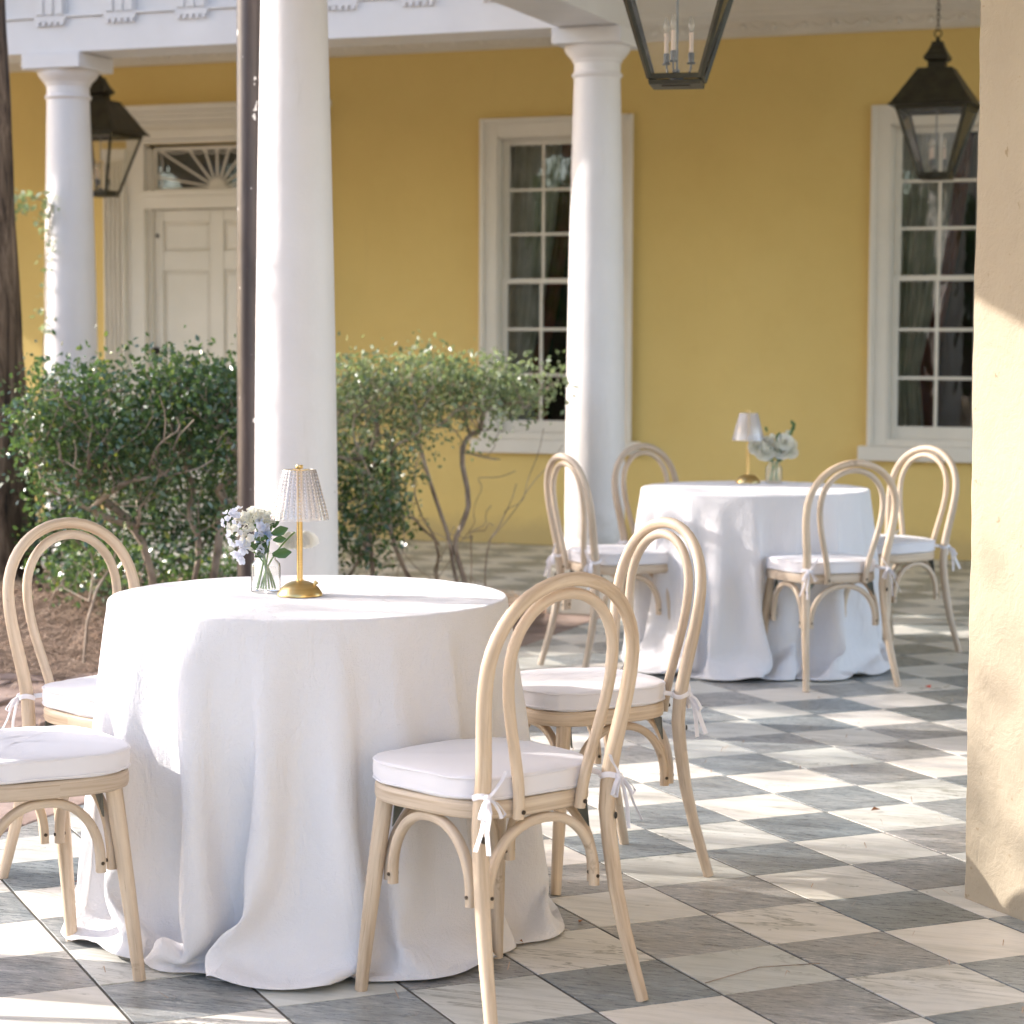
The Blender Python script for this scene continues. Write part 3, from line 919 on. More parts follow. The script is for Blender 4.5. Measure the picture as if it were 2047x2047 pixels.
kn.lathe([(0.024, 0.0), (0.024, 0.006), (0.009, 0.008), (0.009, 0.03), (0.026, 0.036), (0.031, 0.048), (0.027, 0.06), (0.012, 0.066)], seg=20)
o = kn.build('handle', M['knob'], door_o, smooth=40)
o.rotation_euler = (R(90), 0, 0); o.location = (lx0 + 0.03, ly, 1.325)
kn = MB(); kn.lathe([(0.014, 0), (0.014, 0.006), (0.008, 0.008)], seg=14)
o = kn.build('lock', M['knob'], door_o, smooth=40); o.rotation_euler = (R(90), 0, 0); o.location = (lx0 + 0.03, ly, 2.17)
# fanlight
fz0, fz1, fx0, fx1, fyy = 2.50, 2.80, dx - 0.505, dx + 0.505, 0.055
fan = MB()
fan.box(dx - 0.5195, dx + 0.5195, fyy, fyy + 0.03, fz0 - 0.012, fz0 + 0.012)
fan.box(dx - 0.5195, dx + 0.5195, fyy, fyy + 0.03, fz1 - 0.014, fz1 + 0.012)
fan.box(dx - 0.5195, fx0 + 0.012, fyy, fyy + 0.03, fz0 + 0.0125, fz1 - 0.0145); fan.box(fx1 - 0.012, dx + 0.5195, fyy, fyy + 0.03, fz0 + 0.0125, fz1 - 0.0145)
for k in range(9):
    a = math.pi * (k + 0.5) / 9
    ux, uz = math.cos(a), math.sin(a)
    t = min(0.50 / max(abs(ux), 1e-3), 0.285 / max(uz, 1e-3))
    fan.bar((dx + ux * 0.055, fyy + 0.012, fz0 + 0.012 + uz * 0.045), (dx + ux * t, fyy + 0.012, fz0 + 0.012 + uz * t), 0.013, 0.014, up=(0, 1, 0))
ring = [(dx + 0.062 * math.cos(math.pi * k / 12), fyy + 0.012, fz0 + 0.012 + 0.055 * math.sin(math.pi * k / 12)) for k in range(13)]
fan.add([(p[0], fyy - 0.004, p[2]) for p in ring], [tuple(range(12, -1, -1))])
fan.tube(ring, 0.008, 6)
# festoons
tips = []
for k in range(9):
    a = math.pi * (k + 0.5) / 9
    t = min(0.49 / max(abs(math.cos(a)), 1e-3), 0.275 / max(math.sin(a), 1e-3))
    tips.append((math.cos(a) * t, math.sin(a) * t))
tips = [(0.49, 0.0)] + tips + [(-0.49, 0.0)]
for (ax, az), (bx, bz) in zip(tips[:-1], tips[1:]):
    pts = []
    mxx, mzz = (ax + bx) / 2, (az + bz) / 2
    ln = math.hypot(mxx, mzz * 1.6)
    for q in range(9):
        u = q / 8
        s = 4 * u * (1 - u) * 0.035
        px, pz = ax + (bx - ax) * u, az + (bz - az) * u
        pts.append((dx + px * (1 - s / max(ln, 0.1)), fyy + 0.012, fz0 + 0.012 + pz * (1 - s * 1.3 / max(ln, 0.1))))
    fan.tube(pts, 0.0045, 5)
fo = fan.build('fanlight', M['trim'], house)
MB().box(fx0 + 0.006, fx1 - 0.006, fyy + 0.018, fyy + 0.021, fz0 + 0.006, fz1 - 0.006).build('pane', M['window_glass'], fo)

# wall cornice below the porch ceiling
prof = [(0.0, 3.398), (0.028, 3.400), (0.028, 3.408), (0.018, 3.410), (0.018, 3.505), (0.045, 3.512), (0.045, 3.522), (0.06, 3.53), (0.075, 3.55), (0.075, 3.565), (0.12, 3.60), (0.17, 3.655), (0.20, 3.68), (0.23, 3.68), (0.23, 3.72), (0.0, 3.72)]
mb = MB()
for (d0, z0), (d1, z1) in zip(prof[:-1], prof[1:]):
    mb.add([(-14, -d0, z0), (2.5, -d0, z0), (2.5, -d1, z1), (-14, -d1, z1)], [(0, 1, 2, 3)])
cor = mb.build('cornice', M['trim'], house)
mb = MB()
x = -13.8
while x < 1.5:
    c0 = (x, -0.016, 3.462)
    pts = [(x - 0.060 + 0.12 * q / 8, -0.020, 3.476 - 0.032 * math.sin(math.pi * q / 8)) for q in range(9)]
    mb.tube(pts, 0.010, 6)
    mb.lathe([(0.026, 0.0), (0.020, 0.016), (0.004, 0.022)], (x + 0.1025, 0, 0), 8)
    for k in range(len(mb.v) - 24, len(mb.v)):
        vx, vy, vz = mb.v[k]
        mb.v[k] = (vx, -0.018 - vz, 3.462 + vy)
    x += 0.205
mb.build('ornament', M['trim'], cor, smooth=50)

# side wing wall, unseen, added to warm the near porch from the right
bounce = MB()
bounce.box(2.2, 2.5, -2.0, 6.0, -0.1, 5.0)
M['bounce'] = simple('bounce_stucco', (0.60, 0.50, 0.36), (0.68, 0.57, 0.42), 3, 0.8, 0.2, 40)
tag(bounce.build('bounce_wall', M['bounce']), 'cream stucco wing wall, unseen, added to warm the porch from the right', 'wall')

# ceilings
cl = MB()
cl.box(-14, -3.0, 11.3, WY - 0.003, 3.72, 3.80)
cl.box(-3.3, 2.499, 1.5, 11.2995, 3.72, 3.80)
cl.box(-2.9995, 2.499, 11.3, WY - 0.003, 3.72, 3.80)
tag(cl.build('ceiling', M['ceiling']), kind='structure')

# ------------------------------------------------------------------ columns
def make_column():
    c = empty('column', (0, 0, 0))
    mb = MB()
    mb.box(-0.195, 0.195, -0.195, 0.195, 0.0, 0.235)
    mb.box(-0.182, 0.182, -0.182, 0.182, 0.2355, 0.305)
    mb.build('plinth', M['stone_base'], c, bevel=0.008)
    prof = [(0.168, 0.3055), (0.182, 0.315), (0.187, 0.333), (0.181, 0.352), (0.167, 0.360), (0.164, 0.372), (0.1575, 0.385)]
    N_ = 16
    for k in range(N_ + 1):
        f = k / N_
        z = 0.39 + (2.745 - 0.39) * f
        r = 0.156 - 0.037 * f ** 1.7
        prof.append((r, z))
    prof += [(0.127, 2.752), (0.1315, 2.760), (0.127, 2.769), (0.1185, 2.774), (0.119, 2.82), (0.127, 2.828), (0.129, 2.838), (0.148, 2.858), (0.164, 2.878), (0.170, 2.893), (0.168, 2.9045)]
    mb = MB(); mb.lathe(prof, seg=56)
    mb.build('shaft', M['column'], c, smooth=25)
    MB().box(-0.185, 0.185, -0.185, 0.185, 2.905, BZ - 0.002).build('capital', M['white'], c, bevel=0.006)
    return c
colp = make_column()
NEARCOL = (CXM, 7.47)
specs = [((-3.70, 7.47), 'stout white column nearest the camera, standing behind the near table'),
         ((-3.70, FY), 'white corner column behind the chairs of the far table, meeting the beam corner'),
         ((-6.836, FY), 'white column at far left beside the panelled door, rising behind the shrub'),
         ((-3.70, 4.00), 'white column of the side colonnade, left of the near table'),
         ((-9.97, FY), 'white column of the long colonnade beyond the tree'),
         ((-3.70, 0.50), 'white column of the side colonnade closest to the street end')]
for k, (p, lab) in enumerate(specs):
    c = colp if k == 0 else copy_tree(colp)
    c.location = (p[0], p[1], 0.0)
    c.rotation_euler.z = 0
    tag(c, lab, 'column', 'white round columns of the porch')

# entablatures
e1 = empty('entablature', (-13.5, 10.79, BZ), 0, 'long white entablature with triglyphs above the shrubs, parallel to the house wall', 'entablature', 'white porch entablatures')
MB().box(0, 9.955, 0, 0.32, 0.0, 0.190).build('architrave', M['white'], e1, bevel=0.004)
MB().box(0, 9.962, -0.016, 0.336, 0.1905, 0.206).build('band', M['white'], e1, bevel=0.002)
MB().box(0, 9.952, 0.004, 0.316, 0.2065, 0.60).build('frieze', M['white'], e1)
MB().box(0, 10.2, -0.30, 0.50, 0.6005, 0.73).build('cornice', M['white'], e1)
px = -6.84 + 13.5
k0 = px - 0.443 * 15
tri = None
gut = None
for k in range(23):
    cx = k0 + 0.443 * k
    if cx < 0.2 or cx > 9.85: continue
    mb = MB()
    for s in (-1, 0, 1):
        mb.box(cx + s * 0.062 - 0.022, cx + s * 0.062 + 0.022, -0.026, 0.0035, 0.207, 0.5995)
    mb.box(cx - 0.094, cx + 0.094, -0.014, 0.003, 0.207, 0.599)
    t = mb.build('triglyph', M['white'], e1)
    mb = MB()
    mb.box(cx - 0.098, cx + 0.098, -0.018, 0.0, 0.168, 0.190)
    for s in range(5):
        gx = cx - 0.076 + s * 0.038
        mb.frustum((gx, -0.011), 0.012, 0.008, 0.148, 0.1675)
    mb.build('guttae', M['white'], t)
e2 = empty('entablature', (-3.86, -2.0, BZ), 0, 'white beam running from the corner column over the near column, top centre', 'entablature', 'white porch entablatures')
MB().box(0, 0.32, 0, 13.109, 0.001, 0.190).build('architrave', M['white'], e2, bevel=0.004)
MB().box(-0.016, 0.336, 0, 13.125, 0.1905, 0.206).build('band', M['white'], e2, bevel=0.002)
MB().box(0.004, 0.316, 0, 12.79, 0.2065, 0.60).build('frieze', M['white'], e2)
MB().box(-0.30, 0.33, 0, 12.48, 0.6005, 0.73).build('cornice', M['white'], e2)

# masonry pillar at the right
pl = MB()
s = 0.61 / math.sqrt(2)
pc = (-0.904 + s, 5.598)
N_ = 26
# square on its corner with rounded arrises, gently uneven faces
prof = []
cr = 0.012
side = 0.61
for q in range(4):
    a0 = math.pi / 4 + q * math.pi / 2
    cxx = (side / 2 - cr); 
    for t in range(4):
        a = q * math.pi / 2 + t * (math.pi / 2) / 3
        sx = 1 if q in (0, 3) else -1
        sy = 1 if q in (0, 1) else -1
        prof.append((sx * cxx + cr * math.cos(a), sy * cxx + cr * math.sin(a)))
    nxt = None
pts = []
for k in range(len(prof)):
    a = prof[k]; b = prof[(k + 1) % len(prof)]
    pts.append(a)
    if math.hypot(a[0] - b[0], a[1] - b[1]) > 0.2:
        for t in range(1, 12):
            pts.append((a[0] + (b[0] - a[0]) * t / 12, a[1] + (b[1] - a[1]) * t / 12))
ca, sa = math.cos(R(45)), math.sin(R(45))
vs = []
nz = 150
for i in range(nz + 1):
    z = 3.72 * i / nz
    for (x, y) in pts:
        w = 1 + 0.0035 * math.sin(z * 3.1 + x * 9) + 0.003 * math.sin(z * 7.3 + y * 13) + 0.0022 * math.sin(z * 23 + x * 31) + 0.0015 * math.sin(z * 57 + y * 41) + (0.0035 if z < 0.5 else 0) * math.sin(x * 20)
        vs.append((pc[0] + (x * ca - y * sa) * w, pc[1] + (x * sa + y * ca) * w, z))
m_ = len(pts)
pl.add(vs, [(i * m_ + k, i * m_ + (k + 1) % m_, (i + 1) * m_ + (k + 1) % m_, (i + 1) * m_ + k) for i in range(nz) for k in range(m_)])
o = pl.build('masonry_pillar', M['pillar'], smooth=60)
tag(o, 'thick cream stucco pillar at the right edge with dappled sun on its face', 'pillar')

# painted iron post beside the near column
pp = MB()
bx, by = -3.968, 7.62
pp.tube([(bx + 0.006 * z, by, z) for z in (-0.1, 0.5, 1.0, 1.5, 2.0, 2.5, 3.0, 3.59)], 0.057, 32)
po = empty('iron_post', (0, 0, 0), 0, 'dark brown round iron post specked with white paint, left of the nearest column', 'post')
pp.build('shaft', M['post'], po, smooth=40)
MB().lathe([(0.085, 0.0), (0.085, 0.03), (0.07, 0.045), (0.06, 0.05)], (bx, by, -0.03), 28).build('base', M['post'], po, smooth=40)

# ------------------------------------------------------------------ bentwood chairs
def sm(u): return u * u * (3 - 2 * u)
def hoop_pts(w0, w1, z1, zt, z0, y0, yt, n=44, zb=None):
    pts = []
    for i in range(n + 1):
        t = i / n
        if t < .25:
            u = t / .25; x = -(w0 + (w1 - w0) * sm(u)); z = z0 + (z1 - z0) * u
        elif t <= .75:
            a = math.pi * (t - .25) / .5; x = -w1 * math.cos(a); z = z1 + (zt - z1) * math.sin(a) ** .9
        else:
            u = (1 - t) / .25; x = (w0 + (w1 - w0) * sm(u)); z = z0 + (z1 - z0) * u
        y = y0 + (yt - y0) * (z - .45) / (zt - .45)
        pts.append((x, y, z))
    return pts
def seat_outline(s=1.0, n=72):
    """plan of the seat: broad rounded front, narrower straighter back"""
    out = []
    for k in range(n):
        a = 2 * math.pi * k / n
        c, q = math.cos(a), math.sin(a)
        ex = 0.56
        x = math.copysign(abs(c) ** ex, c) * 0.203
        y = math.copysign(abs(q) ** ex, q) * 0.200
        x *= 1.0 - 0.10 * max(0, (0.05 - y) / 0.25)
        out.append((x * s, (y + 0.012) * s))
    return out
def loft(rings, name, m, parent, smooth=50, close=True):
    mb = MB(); n = len(rings[0])
    for r_ in rings: mb.v += [tuple(p) for p in r_]
    for i in range(len(rings) - 1):
        for k in range(n):
            a, b = i * n + k, i * n + (k + 1) % n
            mb.f.append((a, b, b + n, a + n))
            mb.uv.append([(0.35 * i, k * 0.018), (0.35 * i, (k + 1) * 0.018), (0.35 * i + 0.03, (k + 1) * 0.018), (0.35 * i + 0.03, k * 0.018)])
    if close:
        mb.f.append(tuple(reversed(range(n)))); mb.uv.append([(rings[0][k][0], rings[0][k][1]) for k in reversed(range(n))])
        mb.f.append(tuple((len(rings) - 1) * n + k for k in range(n))); mb.uv.append([(rings[-1][k][0], rings[-1][k][1]) for k in range(n)])
    return mb.build(name, m, parent, smooth=smooth)

def make_chair():
    c = empty('bentwood_chair')
    so = seat_outline()
    rings = []
    for s, z in ((0.965, .424), (0.99, .427), (1.0, .434), (1.0, .452), (0.992, .459), (0.975, .462)):
        rings.append([(x * s, y * s, z) for x, y in so])
    loft(rings, 'seat', M['wood'], c, 40)
    # cushion with boxed edge and piping
    co = seat_outline(1.0)
    rings = []
    for s, z in ((0.95, .463), (0.985, .4640), (1.003, .4665), (1.006, .470), (1.003, .4735), (1.008, .482), (1.008, .496), (1.003, .5045), (1.006, .508), (1.002, .5115), (0.985, .5130), (0.93, .5155), (0.80, .519), (0.55, .522), (0.2, .523)):
        rings.append([(x * s + (0.0015 * math.sin(k * 1.3)), y * s + 0.0015 * math.sin(k * 2.1), z + 0.0012 * math.sin(k * 0.7 + s * 9)) for k, (x, y) in enumerate(co)])
    cu = loft(rings, 'cushion', M['cushion'], c, 60)
    pm = MB()
    for zc in (.470, .5085):
        pm.tube([(x * 1.010, y * 1.010, zc + 0.0012 * math.sin(k * 0.9)) for k, (x, y) in enumerate(co + co[:1])], 0.0022, 6, caps=False)
    pm.build('piping', M['cushion'], cu, smooth=60)
    # outer hoop running down into the back legs as one bent rod
    up = hoop_pts(.178, .203, .72, .918, .47, -.185, -.262)
    leg = [(-.212, -.262, 0.0), (-.205, -.246, .06), (-.195, -.222, .15), (-.187, -.203, .24), (-.181, -.190, .34), (-.178, -.184, .41)]
    pts = leg + up + [(-x, y, z) for x, y, z in reversed(leg)]
    n_ = len(pts)
    rad = []
    for k, p in enumerate(pts):
        z = p[2]
        rad.append(0.0135 + (0.0180 - 0.0135) * min(1, z / .4) if z < .45 else 0.0176 - 0.0030 * min(1, (z - .45) / .35))
    mb = MB(); mb.tube(pts, rad, 16, up=(0, 1, 0))
    mb.build('back_frame', M['wood'], c, smooth=40)
    inner = hoop_pts(.086, .144, .735, .888, .425, -.200, -.250)
    mb = MB(); mb.tube(inner, 0.0122, 14, up=(0, 1, 0))
    ih = mb.build('inner_hoop', M['wood'], c, smooth=40)
    for s in (-1, 1):
        mb = MB(); mb.lathe([(0.0048, 0), (0.0048, 0.003)], seg=10)
        o = mb.build('screw', M['screw'], ih); o.rotation_euler = (R(90), 0, 0); o.location = (s * .0865, -.2125, .440)
    for s in (-1, 1):
        pts = [(s * .160, .150, .430), (s * .168, .159, .34), (s * .179, .171, .22), (s * .188, .183, .10), (s * .195, .192, 0.0)]
        mb = MB(); mb.tube(pts, [0.019, 0.0185, 0.0172, 0.0152, 0.0138], 14)
        mb.build('leg', M['wood'], c, smooth=40)
    # arched braces between each pair of legs
    B = {'front': ((-.170, .148), (.170, .148), (0, -.0)), 'back': ((-.168, -.176), (.168, -.176), (0, 0)),
         'left': ((-.166, .135), (-.172, -.166), (0, 0)), 'right': ((.166, .135), (.172, -.166), (0, 0))}
    for nm, (a, b, _) in B.items():
        A, Bv = Vector((*a, 0)), Vector((*b, 0))
        d = (Bv - A); L_ = d.length; d.normalize()
        inset = 0.019
        pts = []
        for k in range(25):
            ph = math.pi * k / 24
            h = L_ / 2 - inset
            u = L_ / 2 - h * math.copysign(abs(math.cos(ph)) ** 0.92, math.cos(ph))
            z = 0.265 + 0.147 * math.sin(ph) ** 0.95
            p = A + d * u
            pts.append((p.x, p.y, z))
        pts = [(pts[0][0], pts[0][1], .245)] + pts + [(pts[-1][0], pts[-1][1], .245)]
        mb = MB(); mb.tube(pts, 0.0108, 12, flat=(1.0, 0.95, 0.62), up=(d.y, -d.x, 0))
        br = mb.build('brace', M['wood'], c, smooth=45)
        nrm = Vector((d.y, -d.x, 0))
        ctr = (A + Bv) / 2
        if nrm.dot(ctr) < 0: nrm = -nrm
        for e in (pts[1], pts[-2]):
            for sgn in (1, -1):
                mb = MB(); mb.lathe([(0.0042, 0), (0.0042, 0.0022)], seg=8)
                o = mb.build('screw', M['screw'], br)
                o.rotation_euler = (nrm * sgn).to_track_quat('Z', 'Y').to_euler()
                o.location = Vector((e[0], e[1], .266)) + nrm * sgn * 0.0108
    for s in (-1, 1):
        for yy, sy in ((.128, 1), (-.150, -1)):
            mb = MB()
            x0 = s * .152
            mb.add([(x0, yy, .423), (x0 - s * .035, yy - sy * .004, .423), (x0 + s * 0.008, yy, .365), (x0, yy - sy * .004, .423), (x0 - s * .035, yy - sy * .008, .423), (x0 + s * 0.008, yy - sy * .004, .365)],
                   [(0, 1, 2), (5, 4, 3), (0, 3, 4, 1), (1, 4, 5, 2), (2, 5, 3, 0)])
            mb.build('corner_bracket', M['bracket'], c)
    for s in (-1, 1):
        mb = MB(); mb.lathe([(0.0075, 0), (0.0075, 0.002), (0.004, 0.0045)], seg=12)
        o = mb.build('bolt', M['screw'], c, smooth=40)
        o.rotation_euler = (R(90), 0, s * R(35)); o.location = (s * .1845, -.2035, .395)
    # ribbon ties: band round each back leg, two loops and two tails
    for s in (-1, 1):
        rr = random.Random(5 + s)
        lx, ly = s * .178, -.190
        mb = MB()
        zb = .482
        band = [(lx + 0.0205 * math.cos(a), ly + 0.0205 * math.sin(a), zb + 0.004 * math.sin(a * 2)) for a in [2 * math.pi * k / 14 for k in range(15)]]
        mb.tube(band, 0.0062, 8, flat=(1.0, 0.22), up=(0, 0, 1), caps=False)
        mb.tube([(s * .160, -.150, .488), (s * .166, -.166, .485), (lx - s * 0.012, ly + 0.010, .482)], 0.006, 8, flat=(1.0, 0.3), up=(0, 0, 1))
        kx, ky, kz = lx + s * 0.006, ly - 0.024, zb
        mb.lathe([(0.001, -0.008), (0.007, -0.005), (0.009, 0), (0.007, 0.005), (0.001, 0.008)], (kx, ky, kz), 10)
        def strip(pts, w=0.0068):
            mb.tube(pts, w, 8, flat=(1.0, 0.16), up=(rr.uniform(-.3, .3) + 0.2, 1.0, 0.1))
        # loops
        for q in (-1, 1):
            lo_ = [(kx, ky, kz)]
            for k in range(1, 10):
                a = k / 10
                rx = math.sin(math.pi * a) * 0.017
                dn = math.sin(math.pi * a * 0.5 if a < 0.5 else math.pi * (1 - a) * 0.5 + 0) * 0.058
                lo_.append((kx + q * (0.010 + 0.5 * dn * 0.45) * (1 if a < .5 else 0.3) + q * rx, ky - 0.006 - 0.010 * math.sin(math.pi * a), kz - dn))
            lo_.append((kx, ky, kz))
            strip(lo_, 0.0058)
        strip([(kx, ky, kz), (kx + s * .018, ky - .012, kz - .030), (kx + s * .030, ky - .016, kz - .062), (kx + s * .050, ky - .020, kz - .098)])
        strip([(kx, ky, kz), (kx + s * .004, ky - .012, kz - .028), (kx + s * .013, ky - .013, kz - .066), (kx + s * .012, ky - .018, kz - .112)])
        strip([(kx, ky, kz), (kx - s * .012, ky - .008, kz + .016), (kx - s * .030, ky - .010, kz + .036), (kx - s * .038, ky - .012, kz + .052)], 0.0048)
        mb.build('ribbon_tie', M['ribbon'], cu, smooth=60)
    return c

chair0 = make_chair()
GNEAR, GFAR = 'bentwood chairs round the near table', 'bentwood chairs round the far table'
chairs = [
    ((-1.722, 4.389), 1.086, 'pale bentwood chair in the foreground, its back turned to the viewer beside the near cloth', GNEAR),
    ((-1.895, 5.520), 2.433, 'pale bentwood chair right behind the foreground one, seen side on with its bow at right', GNEAR),
    ((-2.955, 4.985), 4.33, 'pale bentwood chair behind the left side of the near table, in front of the shrub', GNEAR),
    ((-2.737, 4.157), 5.655, 'pale bentwood chair cut by the left edge, streaks of sun on its white cushion', GNEAR),
    ((-2.96, 9.06), 5.50, 'bentwood chair seen edge on in front of the corner column', GFAR),
    ((-2.89, 9.80), 4.24, 'bentwood chair at the far left of the far table against the yellow wall', GFAR),
    ((-2.059, 9.046), 0.729, 'bentwood chair standing right in front of the far cloth, back turned to the viewer', GFAR),
    ((-1.99, 10.02), 2.56, 'bentwood chair lit white by the sun at the far right, by the pillar', GFAR)]
chair_objs = []
for k, ((x, y), rz, lab, grp) in enumerate(chairs):
    o = chair0 if k == 0 else copy_tree(chair0)
    o.location = (x, y, 0.0); o.rotation_euler = (0, 0, rz)
    tag(o, lab, 'chair', grp)
    chair_objs.append(o)

